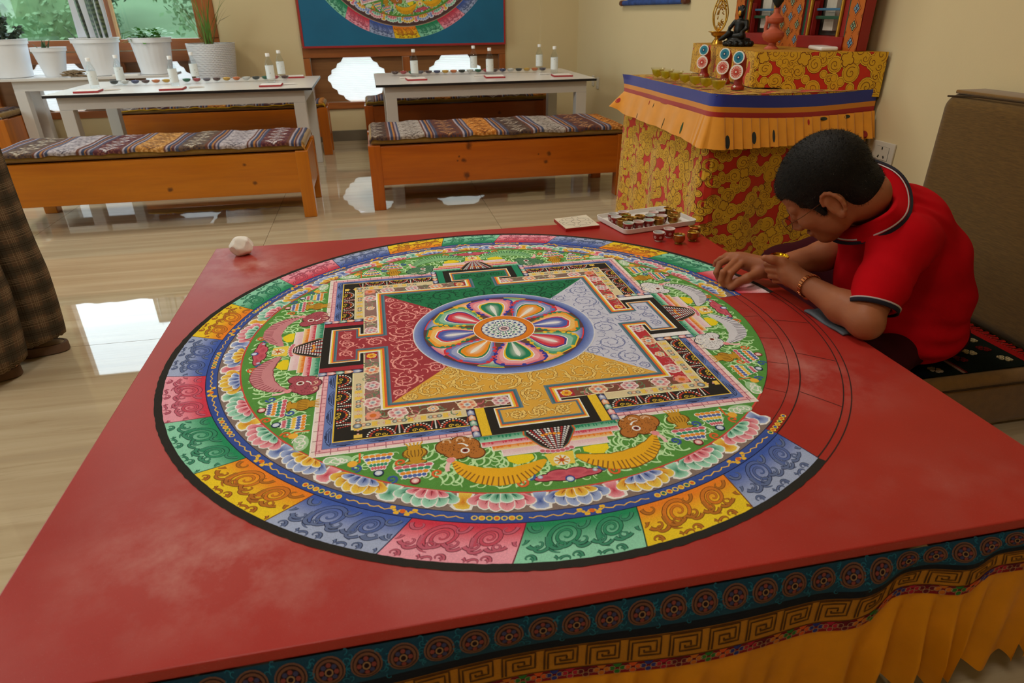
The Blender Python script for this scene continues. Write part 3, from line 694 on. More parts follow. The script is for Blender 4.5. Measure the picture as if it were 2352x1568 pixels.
tag(obj('white_sheet', sheet, pbr('white_cloth_sheet', '#dfe0e8', rough=.9), smooth=9), 'tall white sheet standing behind the sword-leaved plant', 'sheet')
o_ = C.objects['white_sheet']; sm_ = o_.modifiers.new('thick', 'SOLIDIFY'); sm_.thickness = .004
t = pot('leafy_cactus', 'white ribbed pot with a bright green flat-leaved spreading plant', -2.065, 5.09, PZ, .158, .125, .285, ribs=22)
for k in range(58):
    mb = MB(); az = R_.random()*2*PI; p = Vector((R_.uniform(-.085, .085), R_.uniform(-.07, .07), .26)); el = R_.uniform(.25, 1.25)
    d = Vector((math.cos(az)*math.cos(el), math.sin(az)*math.cos(el), math.sin(el)))
    for q in range(4):
        l = R_.uniform(.035, .05); n = Vector((-d.y, d.x, .2)).normalized()*.012
        if n.length < .005: n = Vector((.01, 0, 0))
        mb.add([tuple(p), tuple(p+d*l*.4+n), tuple(p+d*l*.85+n*1.1), tuple(p+d*l), tuple(p+d*l*.85-n*1.1), tuple(p+d*l*.4-n)], [(0, 1, 2, 3, 4, 5)])
        p = p+d*l; d = (d+Vector((math.cos(az)*.25, math.sin(az)*.25, -.28))).normalized()
    leafobj(t, 'leaf_branch', mb, M_LEAF['fresh'])
t = pot('spiky_plant', 'tall white woven planter with long narrow green and dry leaves', -1.60, 5.135, 0, .20, .105, .905, weave=True)
for k in range(30):
    mb = MB(); az = R_.choice([3.4, 3.1, 3.3, 3.8, -.1, -.2, 4.4, 4.7, 5])+R_.uniform(-.2, .2); dry = k % 5 in (0, 3)
    blade(mb, (R_.uniform(-.05, .02), R_.uniform(-.03, .03), .87), az, R_.uniform(.28, .55), R_.uniform(.010, .017), R_.uniform(.05, .45), R_.uniform(.1, .7), n=9, fold=.3)
    leafobj(t, 'leaf', mb, M_LEAF['dry' if dry else 'blade'])
mb = MB(); mb.tube([(.02, 0, .87), (.06, -.01, 1.0), (.12, -.02, 1.08)], [.002, .0015, .001], 5); blade(mb, (.11, -.02, 1.075), .0, .12, .016, 1.15, 0); leafobj(t, 'leaf', mb, M_LEAF['dark'])
mb = MB()
def twig(seed):
    r = random.Random(seed); m = MB(); p = Vector((r.uniform(-.07, .07), r.uniform(-.025, .0), .006+r.uniform(0, .045))); a = r.uniform(-.7, .7); d = Vector((math.cos(a), math.sin(a), r.uniform(-.15, .1)))*.035
    m.tube([p-d, p, p+d], [.004, .006, .004], 6); return m
t = thing('bark_chip_heap', 'small heap of pale bark chips beside the snake plant pot', 'bark chips', (-2.665, 4.955, PZ))
M_CHIP = pbr('pale_bark', '#8f7a5e', rough=.9, var=.3, vscale=30)
for k in range(46):
    o = obj('bark_chip', twig(k), M_CHIP, t, smooth=9)
tag(obj('paper_strip', MB().bx(-.1, .1, -.03, .03, 0, .012), M_PAPER, bevel=.002), 'white block lying between the large pots', 'paper').location = (-2.28, 4.96, PZ)
# ================================================================== the low red table with the sand mandala
S = .8; TZ = .40
BX0, BX1, BY0, BY1 = -.851, .8406, -.8507, .8525
def board_material():
    m = bpy.data.materials.new('red_painted_board'); m.use_nodes = True; nt = m.node_tree; b = nt.nodes['Principled BSDF']; L = nt.links.new
    g = N(nt, 'NewGeometry'); sp = N(nt, 'SeparateXYZ'); L(g.outputs['Position'], sp.inputs[0])
    n1 = N(nt, 'TexNoise'); n1.inputs['Scale'].default_value = 11; n1.inputs['Detail'].default_value = 9; n1.inputs['Roughness'].default_value = .65; L(g.outputs['Position'], n1.inputs['Vector'])
    n2 = N(nt, 'TexNoise'); n2.inputs['Scale'].default_value = 700; n2.inputs['Detail'].default_value = 2; L(g.outputs['Position'], n2.inputs['Vector'])
    n3 = N(nt, 'TexNoise'); n3.inputs['Scale'].default_value = 3; n3.inputs['Detail'].default_value = 3; L(g.outputs['Position'], n3.inputs['Vector'])
    rp = N(nt, 'ValToRGB'); e = rp.color_ramp.elements; e[0].position = .3; e[0].color = (*lin('#9e2019'), 1); e[1].position = .7; e[1].color = (*lin('#aa2820'), 1); L(n3.outputs['Fac'], rp.inputs[0])
    def M_(op, x, y=0):
        q = N(nt, 'Math', operation=op)
        for i, w in enumerate((x, y)):
            if isinstance(w, (int, float)): q.inputs[i].default_value = w
            else: L(w, q.inputs[i])
        return q.outputs[0]
    acc = None      # patches of pale sand dust wiped over the paint
    for (px, py, rx, ry, k) in [(-.70, .62, .13, .16, 1.0), (-.80, .80, .07, .07, .8), (-.55, -.68, .18, .09, .75), (-.62, -.55, .16, .13, .4), (.62, -.40, .15, .10, .6), (.60, -.28, .06, .14, .5), (.66, .02, .07, .2, .3), (-.3, -.78, .4, .05, .25), (.6, -.75, .3, .08, .2)]:
        dx = M_('DIVIDE', M_('SUBTRACT', sp.outputs[0], px), rx); dy = M_('DIVIDE', M_('SUBTRACT', sp.outputs[1], py), ry)
        d = M_('ADD', M_('MULTIPLY', dx, dx), M_('MULTIPLY', dy, dy)); w = M_('MULTIPLY', M_('EXPONENT', M_('MULTIPLY', d, -1)), k)
        acc = w if acc is None else M_('ADD', acc, w)
    r2 = N(nt, 'ValToRGB'); e = r2.color_ramp.elements; e[0].position = .42; e[0].color = (.12, .12, .12, 1); e[1].position = .68; e[1].color = (1, 1, 1, 1); L(n1.outputs['Fac'], r2.inputs[0])
    f = M_('MULTIPLY', M_('MULTIPLY', acc, r2.outputs[0]), .42)
    f = M_('ADD', f, M_('MULTIPLY', M_('GREATER_THAN', n2.outputs['Fac'], .70), .25))
    mx = N(nt, 'Mix', data_type='RGBA'); L(f, mx.inputs[0]); L(rp.outputs[0], mx.inputs[6]); mx.inputs[7].default_value = (*lin('#e0b8b0'), 1)
    L(mx.outputs[2], b.inputs['Base Color']); b.inputs['Roughness'].default_value = .40; b.inputs['Specular IOR Level'].default_value = .38
    bp = N(nt, 'Bump'); bp.inputs['Strength'].default_value = .12; bp.inputs['Distance'].default_value = .001; L(n2.outputs['Fac'], bp.inputs['Height']); L(bp.outputs[0], b.inputs['Normal'])
    return m
M_BOARDR = board_material()
M_LIP = pbr('dark_red_edge', '#8e1512', rough=.4)
tb = thing('mandala_table', 'low square red-painted table carrying the sand mandala', 'table', (0, 0, 0))
obj('table_top', MB().bx(BX0, BX1, BY0, BY1, TZ-.02, TZ), M_BOARDR, tb, bevel=.0025)
for (x, y) in ((BX0+.06, BY0+.09), (BX1-.12, BY0+.09), (BX0+.06, BY1-.12), (BX1-.12, BY1-.12)): obj('leg', MB().bx(x, x+.06, y, y+.06, 0, TZ-.0215), M_LIP, tb)
obj('frame_rail', MB().bx(BX0+.05, BX1-.05, BY0+.07, BY0+.085, TZ-.09, TZ-.0215), M_LIP, tb); obj('frame_rail', MB().bx(BX0+.05, BX1-.05, BY1-.07, BY1-.055, TZ-.09, TZ-.0215), M_LIP, tb)
obj('layout_lines', (lambda a: (a.ring(.7865, .7885, '#3a0d0a', z=0, a0=-.80, a1=.12), a.ring(.8435, .8455, '#2a0d0a', z=0, a0=-.90, a1=.10), a.ring(.8715, .8745, '#220a08', z=0, a0=-.93, a1=.11), a.ring(.978, .981, '#220a08', z=0, a0=-.96, a1=.09), a.ring(.997, 1.0, '#2a0d0a', z=0, a0=-.96, a1=.09),
    [a.stroke([(r*math.cos(math.radians(5+15*k+2*(1-(r-.875)/.107))), r*math.sin(math.radians(5+15*k+2*(1-(r-.875)/.107)))) for r in (.875, .90, .93, .96, .98)], .0022, '#220a08') for k in (-1, -2, -3)],
    [a.stroke([(.789*math.cos(q), .789*math.sin(q)), (.844*math.cos(q), .844*math.sin(q))], .0014, '#3a0d0a') for q in [math.radians(11.25*k+5.6) for k in (-1, -2, -3, -4)]],
    a.mesh('layout_lines', lambda V: V*[S, S, 1]+[0, 0, TZ+.0004]))[-1])(Art()), pbr('pencil_line', attr=True, rough=.7), tb)

# ------------------------------------------------------------------ sand painting
M_SAND = pbr('coloured_sand', attr=True, rough=.95, spec=.12, grain=.22, gscale=900, bump=.5, bscale=900, var=.05, vscale=14, coords='Object')
mand = thing('sand_mandala', 'unfinished round sand mandala with a lotus centre and square palace', 'sand mandala', (0, 0, TZ))
Z0 = .0006
def place(name, art, parent=mand, label=None):
    art.c = [tuple(min(.9, x*1.22+.012) for x in c) for c in art.c]
    o = obj(name, art.mesh(name, lambda V: V*[S, S, 1]+[0, 0, Z0]), M_SAND, parent)
    if label: o['label'] = label
    return o
rad = math.radians
# black rim with a slightly ragged edge
rr_ = random.Random(2)
a = Art(); a0, a1 = rad(5), rad(305); n = 420
A = [((.981+rr_.uniform(-.0008, .0008))*math.cos(a0+(a1-a0)*i/n), (.981+rr_.uniform(-.0008, .0008))*math.sin(a0+(a1-a0)*i/n)) for i in range(n+1)]
B = [((1.0+rr_.uniform(-.0013, .0013))*math.cos(a0+(a1-a0)*i/n), (1.0+rr_.uniform(-.0013, .0013))*math.sin(a0+(a1-a0)*i/n)) for i in range(n+1)]
a.strip(A, B, '#22201c', '#22201c', 6); place('black_rim', a)
PAN = {'blue': ('#3c57a8', '#98a5c6', '#5b6a92', '#1d2646'), 'orange': ('#e07c1e', '#e8c022', '#ab6a22', '#6b3a14'), 'green': ('#1c8458', '#86c8ac', '#3a8468', '#0e3c30'), 'pink': ('#c23248', '#e497aa', '#b65a70', '#6c2636')}
ORD = ['pink', 'green', 'orange', 'blue']
def scroll(a, pts, w, mid, dark, z, taper=True, ol=.03):
    a.stroke(pts, w+ol, dark, z, taper=False if not taper else True); a.stroke(pts, w, mid, z+1, taper=taper)
def cloud_panel(a, tf, W, cols, z, partial=1.0, seed=0):
    cin, cout, mid, dark = [lin(c) for c in cols]; a.tf = tf; r = random.Random(seed)
    nx, ny = 10, 9
    for j in range(ny):
        y0, y1 = j/ny, (j+1)/ny
        t0, t1 = [min(1, max(0, (y-.15)/.55)) for y in (y0, y1)]
        a.strip([(W*partial*i/nx, y0) for i in range(nx+1)], [(W*partial*i/nx, y1) for i in range(nx+1)], mixc(cin, cout, t0), mixc(cin, cout, t1), z)
    for x in (0, W): a.stroke([(x, y/8) for y in range(9)], .025, dark, z+1)
    if partial < 1: a.tf = None; return
    # two big spirals near the inner edge
    for (cx, cy, R, d, st) in ((.82, .40, .34, 1, -1.1), (1.68, .38, .27, 1, -.9)):
        tone = mixc(cin, mid, .55)
        scroll(a, spiral(cx, cy, R, 2.1, st+PI, d, 40, .10), .088, tone, dark, z+1, ol=.036)
        scroll(a, curve((cx-R*1.02, cy), (cx-R*1.0, .95*cy+.4), (cx-R*.2, .80), 9), .07, mid, dark, z+1)
    # paired hooked curls along the outer half
    def put(hx, hy, an, L_, d, w=.066):
        p = []
        for q in hook(hx, hy, an, L_, d, 18):
            if not (.03 < q[0] < W-.03 and .02 < q[1] < .985): break
            p.append(q)
        if len(p) > 6: scroll(a, p, w, mid, dark, z+3, ol=.034)
    for k in range(6):
        hx = .16+k*.385+r.uniform(-.03, .03); hy = .60+.04*math.sin(k*2.1)
        put(hx, hy, 1.0, .30, -1); put(hx-.04, hy+.04, 2.1, .28, 1); put(hx+.19, .95, -1.5+.5*(k % 2), .22, 1 if k % 2 else -1, .045); put(hx+.10, .88, .3, .14, 1, .04)
    for hx, hy, an, L_, d in ((.08, .12, 1.4, .32, -1), (1.24, .10, 1.5, .30, 1), (2.14, .12, 1.7, .32, 1), (.12, .45, 1.5, .22, 1), (2.16, .48, 1.6, .22, -1)): put(hx, hy, an, L_, d)
    a.tf = None
def pol(k, W, inner=.875, h=.107):
    def tf(x, y):
        an = rad(5+15*k+15*x/W+2*(1-y)); q = inner+h*y; return (q*math.cos(an), q*math.sin(an))
    return tf
for k in range(0, 20):
    c = ORD[k % 4]; a = Art()
    if k == 0:
        cin, cout, mid, dark = [lin(q) for q in PAN['pink']]; a.tf = pol(0, 2.27); 
        for j in range(10):
            y0, y1 = j/10, (j+1)/10
            a.strip([(2.27*i/8, y0) for i in range(9)], [(2.27*i/8, y1) for i in range(9)], mixc('#c0243c', '#eec4c8', y0**1.3), mixc('#c0243c', '#eec4c8', y1**1.3), 3)
        a.tf = None
    else: cloud_panel(a, pol(k, 2.27), 2.27, PAN[c], 3, seed=k)
    place('cloud_panel', a)
# blue band with gold ornaments
a = Art(); a.ring(.846, .876, '#38519c', '#2c4590', 4, rad(6), rad(307), 300); a.ring(.8745, .8765, '#151a38', z=5, a0=rad(6), a1=rad(307), n=300); a.ring(.845, .847, '#1c2850', z=5, a0=rad(8), a1=rad(310), n=300)
def P(r, d): return (r*math.cos(rad(d)), r*math.sin(rad(d)))
k = 0; d = 9
for q in range(12):
    base = 14+q*25.7
    if base > 300: break
    a.stroke([P(.861+.003*math.sin(i*1.9), base-8.6+i*.55) for i in range(32)], .0028, '#d8b04a', 6)
    x, y = P(.861, base)
    for i in range(6):
        for sg in (-1, 1): xx, yy = P(.861+.0085*math.sin(i*1.05)*1.0, base+sg*(.35+.28*i)); a.disc(xx, yy, .0042, '#e0b030', 7, 7)
    a.disc(x, y, .0062, '#d0641e', 8, 8)
    for i in range(7):
        xx, yy = P(.861, base+12.85-3.0+i*1.0); a.disc(xx, yy, .0072, '#e6c24a', 7, 9); a.disc(xx, yy, .0044, ['#cf5a22', '#38519c', '#d98a2a', '#2a6a5a'][(i+q) % 4], 8, 8)
place('gold_ornament_band', a)
# ring of lotus petals
a = Art(); a.ring(.787, .847, '#8a7a72', '#7c6c66', 1, rad(6), rad(310), 200); place('petal_ground', a)
PET = {'pink': ('#b8324a', '#e39aa6'), 'blue': ('#2f4a98', '#9fb0d8'), 'yellow': ('#c87418', '#eac24e'), 'teal': ('#1a7a5c', '#9fd4c0')}
PSEQ = [('pink', 'teal'), ('blue', 'yellow'), ('yellow', 'blue'), ('teal', 'pink')]
def lobes(a, cen, halfw, r0, r1, dark, pale, z, n=5, ol='#efe6e0', tf=None):
    """a scalloped petal: lobes fanned out, each shaded from its root to a pale edge"""
    for i in sorted(range(n), key=lambda q: -abs(q-(n-1)/2)):
        t = (i-(n-1)/2)/((n-1)/2); dd = cen+t*halfw*.80; w = halfw/n*1.30; top = r1-(r1-r0)*.34*t*t; rt = cen+t*halfw*.55
        h = top-r0
        pts = [(r0, rt-w*.7), (r0+h*.45, dd-w*.98), (r0+h*.72, dd-w*.98), (r0+h*.90, dd-w*.66), (top, dd-w*.15), (top, dd+w*.15), (r0+h*.90, dd+w*.66), (r0+h*.72, dd+w*.98), (r0+h*.45, dd+w*.98), (r0, rt+w*.7)]
        big = [(q+(.0030 if q > r0+.004 else 0), (e-dd)*1.14+dd) for q, e in pts]
        a.poly([P(*q) for q in big], ol, z); a.fan(P(r0+h*.22, rt*.5+dd*.5), [P(*q) for q in pts], dark, pale, z+1)
        a.stroke([P(r0+h*.1, rt), P(r0+h*.45, rt*.4+dd*.6), P(r0+h*.70, dd)], .0034, mixc(dark, '#101018', .45), z+2, taper=True); z += 3
    return z
for k in range(27):
    cen = 11.25*(k+1); an = (cen+90) % 360; seq = PSEQ[(round((cen+90)/11.25)+1) % 4]; a = Art()
    if cen > 305: continue
    o_, i_ = PET[seq[0]], PET[seq[1]]
    # a small drop between petals
    nx_ = PET[PSEQ[(round((cen+90)/11.25)+3) % 4][1]]; dd = cen+5.6
    pts = [(.787, dd-.9), (.812, dd-.7), (.826, dd-1.3), (.836, dd-.7), (.838, dd+.3), (.834, dd+1.1), (.822, dd+1.2), (.81, dd+.8), (.787, dd+1.2)]
    a.poly([P(q+(.004 if q > .79 else 0), (e-dd)*1.35+dd) for q, e in pts], '#efe6e0', 2); a.fan(P(.815, dd), [P(*q) for q in pts], nx_[0], nx_[1], 3)
    z = lobes(a, cen, 4.9, .788, .841, o_[0], o_[1], 4, 6)
    lobes(a, cen, 2.9, .788, .817, i_[0], i_[1], z, 4)
    place('lotus_petal', a)
# garden ground and curls
a = Art(); a.disc(0, 0, .787, '#4f8a3c', 0, 160); a.ring(.7835, .7885, '#c0443a', z=2, a0=rad(5), a1=rad(318), n=220)
gr = random.Random(7)
def free(x, y): 
    q = math.hypot(x, y)
    if q > .772: return False
    if max(abs(x), abs(y)) < .566: return False
    t, r = (x, abs(y)) if abs(y) > abs(x) else (y, abs(x))
    return not (abs(t) < .19-(r-.56)*.85 and r < .65)
cells = []
for i in range(5200):
    q = gr.uniform(.56, .775); an = gr.uniform(0, 2*PI); x, y = q*math.cos(an), q*math.sin(an)
    if not free(x, y) or any((x-c[0])**2+(y-c[1])**2 < .021**2 for c in cells): continue
    cells.append((x, y)); h0 = an+PI/2+(0 if math.sin(an*6) > 0 else PI)+gr.uniform(-.7, .7)
    for sg in (-1, 1):
        hk = hook(x, y, h0+sg*.35, gr.uniform(.034, .046), sg, 16)
        for s_i, p in enumerate(hk):
            if not free(*p): hk = hk[:s_i]; break
        if len(hk) > 6: a.stroke(hk, .0056, '#b4dba6', 3, taper=True)
place('garden', a)
# square palace walls, drawn from the outside in
a = Art()
def sq(h, c, z): a.poly([(-h, -h), (h, -h), (h, h), (-h, h)], c, z)
for h, c, z in ((.560, '#ecebe4', 4), (.5575, '#dccfcb', 5), (.548, '#d9a8b2', 6), (.5335, '#a84a5a', 7), (.5325, '#6278b4', 8), (.511, '#d9b83a', 9), (.5075, '#201c18', 10), (.4675, '#e9dcae', 11), (.4645, '#cdbf9a', 12), (.437, '#e4d6b4', 13), (.434, '#7a4238', 14)): sq(h, c, z)
place('wall_ground', a)
SIDE = [('south', lambda t, r: (t, -r)), ('west', lambda t, r: (-r, -t)), ('north', lambda t, r: (-t, r)), ('east', lambda t, r: (r, t))]
SCOL = {'south': '#d9b52a', 'west': '#9e2b3a', 'north': '#1f8060', 'east': '#d9d9dc'}
BODY = {'south': ('#dca61c', '#8a5a1c', '#a8682a', '#5a3414'), 'west': ('#c08088', '#8a3a48', '#a04a56', '#5c2430'), 'north': ('#7ab07a', '#2a5a40', '#4a7a58', '#1c4030'), 'east': ('#c6c6d0', '#5a5a68', '#cfcfd4', '#3a3a44')}
FG = {'south': '#74483a', 'west': '#8a6a64', 'north': '#7a6258', 'east': '#b03038'}
for sn, tf in SIDE:
    a = Art(); a.tf = tf; g = random.Random(hash(sn) % 7 if False else {'south': 1, 'west': 2, 'north': 3, 'east': 4}[sn])
    # bricks: stepped outline
    for i in range(-13, 13):
        t = i*.042+.021
        if abs(t) < .185 or abs(t) > .535: continue
        a.stroke([(t-.013, .5345), (t-.013, .545), (t+.013, .545), (t+.013, .5345)], .0024, '#9a3850', 8); a.stroke([(t+.013, .546), (t+.013, .556)], .0020, '#7a4450', 8); a.stroke([(t-.02, .5455), (t+.03, .5455)], .0016, '#a85a68', 8)
    # blue band stepped motif
    for i in range(-6, 6):
        t = i*.088+.044
        if abs(t) < .2 or abs(t) > .52: continue
        for q in range(4): a.stroke([(t-.034+q*.009, .5145+q*.0045), (t+.034-q*.009, .5145+q*.0045)], .0022, '#1c2448', 10)
        a.stroke([(t-.040, .5145), (t-.034, .519), (t-.02, .526), (t+.02, .526), (t+.034, .519), (t+.040, .5145)], .0016, '#1c2448', 10)
    # black band: arches of beads
    for i in range(-6, 6):
        t = i*.088+.044
        if abs(t) < .2 or abs(t) > .46: continue
        for (R, c, rr, m) in ((.033, '#e8e2da', .0026, 13), (.026, '#b8402c', .0036, 9), (.0345, '#d8902a', 0, 0)):
            for q in range(m): an = PI*(q+.5)/m; a.disc(t+R*math.cos(an), .506-R*math.sin(an)*1.05, rr, c if not (q == m//2 and R < .03) else '#e0901e', 12, 7)
        for q in (-1, 1): a.stroke(spiral(t+q*.008, .500, .0075, 1.2, 0, q, 12), .0022, '#d8b83a', 12)
        for q in range(7): a.disc(t+.044, .470+q*.0052, .0024, '#e8e2da', 12, 6)
        for q in range(6): [a.disc(t+.044+sg*(.006+.0012*q), .470+q*.0056, .0023, '#b03a30', 12, 6) for sg in (-1, 1)]
    # jewel band
    for i in range(-5, 6):
        t = i*.0875
        if abs(t) < .19 or abs(t) > .45: continue
        for q, c in ((-.011, '#2a4a54'), (0, '#c06828'), (.011, '#2a4a54')): a.disc(t+q, .4505, .0068, c, 14, 9, cin='#d8d8c8'); a.disc(t+q*1.0, .4505, .0072, '#3a2c24', 13, 9)
        for q in (.035, .05): a.disc(t+q, .4505, .0035, '#c05a50', 14, 7, cin='#f0e0d0')
        a.rect(t+.020, t+.034, .4405, .4605, '#d8b850', 13); a.rect(t+.052, t+.066, .4405, .4605, '#d8b850', 13)
    for sg in (-1, 1): a.disc(sg*.452, .452, .011, '#24405c', 15, 12, cin='#cfd8dc'); a.disc(sg*.452, .452, .0125, '#caa03a', 14, 12)
    # flower band
    a.rect(-.434, .434, .394, .434, FG[sn], 15) if False else a.poly([(-.434, .434), (.434, .434), (.394, .394), (-.394, .394)], FG[sn], 15)
    for i in range(80):
        t = g.uniform(-.41, .41); r_ = g.uniform(.400, .428)
        if abs(t) < .08: continue
        a.stroke(hook(t, r_, g.uniform(0, 6.3), .03, g.choice([-1, 1]), 8), .0032, g.choice(['#8a9a7a', '#b8606a', '#c8b8a0', '#5a7a5a']), 16)
    flo = [('#ecd8d4', '#b8505e', .024), ('#e8dcc8', '#d07a30', .014), ('#eed4b4', '#c8502c', .023), ('#ead8d8', '#a84a60', .022)]
    for i in range(-4, 5):
        t = i*.088
        if abs(t) < .08: continue
        pale, core, R = flo[(i+8) % 4]
        for q in range(6): an = 2*PI*q/6+.3; a.disc(t+R*.62*math.cos(an), .414+R*.55*math.sin(an), R*.52, pale, 17, 9); 
        for q in range(6): an = 2*PI*q/6+.3; a.disc(t+R*.62*math.cos(an), .414+R*.55*math.sin(an), R*.42, mixc(pale, core, .25), 18, 9, cin=core)
        a.disc(t, .414, R*.42, '#e0e0d8', 19, 9, cin='#5a6a88')
    for sg in (-1, 1): a.rect(*sorted((sg*.068, sg*.108)), .398, .431, '#9e2430', 17); [a.disc(sg*(.088+.009*math.cos(q)), .4145+.009*math.sin(q), .0062, '#e0a428', 18, 7) for q in range(0, 6)]; a.disc(sg*.088, .4145, .006, '#c0641e', 19, 8)
    for sg in (-1, 1):
        for q in range(8): a.disc(sg*.414+.014*math.cos(q*.785), .414+.014*math.sin(q*.785), .007, '#d8907a', 20, 8); 
        a.disc(sg*.414, .414, .009, '#c86a28', 21, 9)
    place('palace_wall', a)
    # gate: side strips, steps, crown
    a = Art(); a.tf = tf; col = SCOL[sn]
    a.rect(-.183, .183, .4375, .5605, '#201c18', 20)
    for sg in (-1, 1):
        a.rect(*sorted((sg*.161, sg*.137)), .4375, .5605, col, 21)
        a.rect(*sorted((sg*.183, sg*.163)), .4375, .5605, '#3a3048', 21)
        for q, c in enumerate(('#5c70a8', '#d8842c', '#3f9478', '#d47a80', '#5c70a8')):
            y0 = .442+q*.0238
            pts = [(sg*.181, y0), (sg*.173, y0+.010), (sg*.165, y0), (sg*.165, y0+.019), (sg*.181, y0+.019)]
            pts = [(sg*.1815, y0+.008), (sg*.173, y0-.002), (sg*.1645, y0+.008), (sg*.1645, y0+.024), (sg*.1815, y0+.024)]
            a.fan((sg*.173, y0+.008), pts, '#f0ece4', c, 22+q)
    for (r0, r1, hw, c0, c1) in ((.561, .585, .190, '#1c7c5c', '#9accb4'), (.585, .604, .167, '#c03c50', '#e6b4b8'), (.604, .622, .145, '#d8761c', '#ecc890'), (.622, .646, .125, '#d8b8c0', '#e0ccd0')):
        a.rect(-hw-.002, hw+.002, r0, r1+.002, '#efe9e0', 4); a.strip([(-hw, r0+.001), (hw, r0+.001)], [(-hw, r1), (hw, r1)], c0, c1, 6)
        for q in range(90):
            t = g.uniform(-hw, hw); a.rect(t, t+.003, r0+.001, r0+.001+(r1-r0)*g.uniform(.3, .6), c0, 7)
    # beaded urn on the gate
    urn = [(-.055, .560), (-.058, .578), (-.045, .602), (-.030, .628), (-.012, .645), (.012, .645), (.030, .628), (.045, .602), (.058, .578), (.055, .560)]
    a.poly([(x*1.13, .60+(y-.60)*1.1) for x, y in urn], '#c8602c', 8); a.poly([(x*1.06, .60+(y-.60)*1.04) for x, y in urn], '#2c6a58', 9); a.poly(urn, '#2a1818', 10)
    for i in range(-6, 7):
        for q in range(11):
            f = q/10; y = .563+.076*f; x = i*.0085*(1-.72*f); a.disc(x, y, .0034*(1-.35*f), ['#e9e4dc', '#a83436', '#c8ccd8'][(i+9) % 3], 11, 6)
    for i in range(-2, 3): a.disc(i*.010, .583+abs(i)*.002, .0048, '#e0922a', 12, 8)
    for i in range(-3, 4): a.disc(i*.0115, .653-.0012*i*i*.6, .0085, '#e9ccd0', 11, 8); a.disc(i*.0115, .653-.0012*i*i*.6, .006, '#c06070', 12, 8)
    place('gate_steps', a)
    a = Art(); a.tf = tf; c, ln, hd, hd2 = BODY[sn]
    # wheel on its pedestal, cloud lotus below
    a.poly([(-.034, .66), (.034, .66), (.026, .705), (-.026, .705)], '#e0c24a', 8); a.disc(0, .688, .019, '#eee4d0', 9, 16)
    for q in range(8): a.stroke([(0, .688), (.017*math.cos(q*PI/4), .688+.017*math.sin(q*PI/4))], .004, '#c8881e', 10)
    a.disc(0, .688, .006, '#b84a2a', 11, 10)
    for (x, y, rx, ry) in ((0, .742, .05, .016), (-.045, .742, .03, .010), (.045, .742, .03, .010), (-.02, .733, .025, .012), (.02, .733, .025, .012)): a.disc(x, y, rx+.003, '#5a1c2c', 8, 18, ry+.003); a.disc(x, y, rx, '#c25a68', 9, 18, ry, cin='#a83c50')
    a.disc(0, .755, .011, '#24408a', 10, 12); a.disc(0, .756, .008, '#a8c0e0', 11, 12, cin='#f0f4f8')
    for sg in (-1, 1):
        a.disc(sg*.062, .737, .006, '#7a90b8', 10, 10, cin='#f0f0f0')
        a.stroke(spiral(sg*.085, .727, .015, 1.3, PI/2, sg, 14), .006, '#3a5a9a', 9); a.stroke(spiral(sg*.105, .748, .016, 1.4, -PI/2, -sg, 14), .006, '#d06030', 9)
    # sea beasts
    for sg in (-1, 1):
        arc = [(sg*x, y) for x, y in ((.035, .679), (.07, .702), (.11, .718), (.15, .717), (.19, .703), (.222, .675), (.24, .640), (.235, .606))]
        xs = []
        for i in range(len(arc)-1):
            for q in range(4): f = q/4; xs.append((arc[i][0]*(1-f)+arc[i+1][0]*f, arc[i][1]*(1-f)+arc[i+1][1]*f))
        xs.append(arc[-1]); m = len(xs)
        wd = [.004+.026*math.sin(PI*min(1, i/(m*.82)))**.8 for i in range(m)]
        def off(k_, sgn): 
            p, q = xs[max(k_-1, 0)], xs[min(k_+1, m-1)]; dx, dy = q[0]-p[0], q[1]-p[1]; l = math.hypot(dx, dy); return (xs[k_][0]-sgn*dy/l*wd[k_], xs[k_][1]+sgn*dx/l*wd[k_])
        A = [off(k_, 1) for k_ in range(m)]; B = [off(k_, -1) for k_ in range(m)]
        a.strip([(p[0]*1.0, p[1]+.0025) for p in A], [(p[0], p[1]-.0025) for p in B], ln, ln, 8); a.strip(A, B, c, c, 10)
        for k_ in range(3, m-2): a.stroke([xs[k_], A[k_] if sg > 0 else B[k_]], .0032, ln, 11)
        for (x, y, r_) in ((.225, .60, .034), (.20, .588, .028), (.245, .585, .028), (.185, .62, .020), (.215, .572, .022)):
            a.disc(sg*x, y, r_+.003, hd2, 11, 14); a.disc(sg*x, y, r_, hd, 12, 14)
        for q in range(110): an, r_ = g.uniform(0, 6.3), .046*math.sqrt(g.random()); a.disc(sg*.218+r_*math.cos(an), .592+r_*math.sin(an), .0015, hd2, 13, 5)
        for q in range(5): a.stroke(hook(sg*(.19+.016*q), .568+.004*(q % 2), -1.2 if q % 2 else -1.9, .022, sg*(1 if q % 2 else -1), 10), .0046, mixc(hd, '#f0e0c0', .45), 14, taper=True)
        a.stroke(curve((sg*.20, .592), (sg*.208, .575), (sg*.222, .578), 8), .006, '#efe8dc', 15, taper=True)
        a.disc(sg*.208, .607, .011, '#efe8dc', 14, 10); a.disc(sg*.208, .607, .007, '#7a2a1c', 15, 10); a.disc(sg*.208, .607, .003, '#1a1008', 16, 8)
        a.stroke(curve((sg*.235, .63), (sg*.26, .65), (sg*.255, .675), 8), .010, '#e6b8b8', 14); a.disc(sg*.245, .636, .010, '#d88a90', 15, 8)
        a.poly([(sg*x, y) for x, y in ((.06, .652), (.085, .649), (.12, .650), (.118, .668), (.10, .684), (.075, .680), (.058, .668))], '#e0c81e', 7)
        # vase and banners
        vx, vy = sg*.322, .592
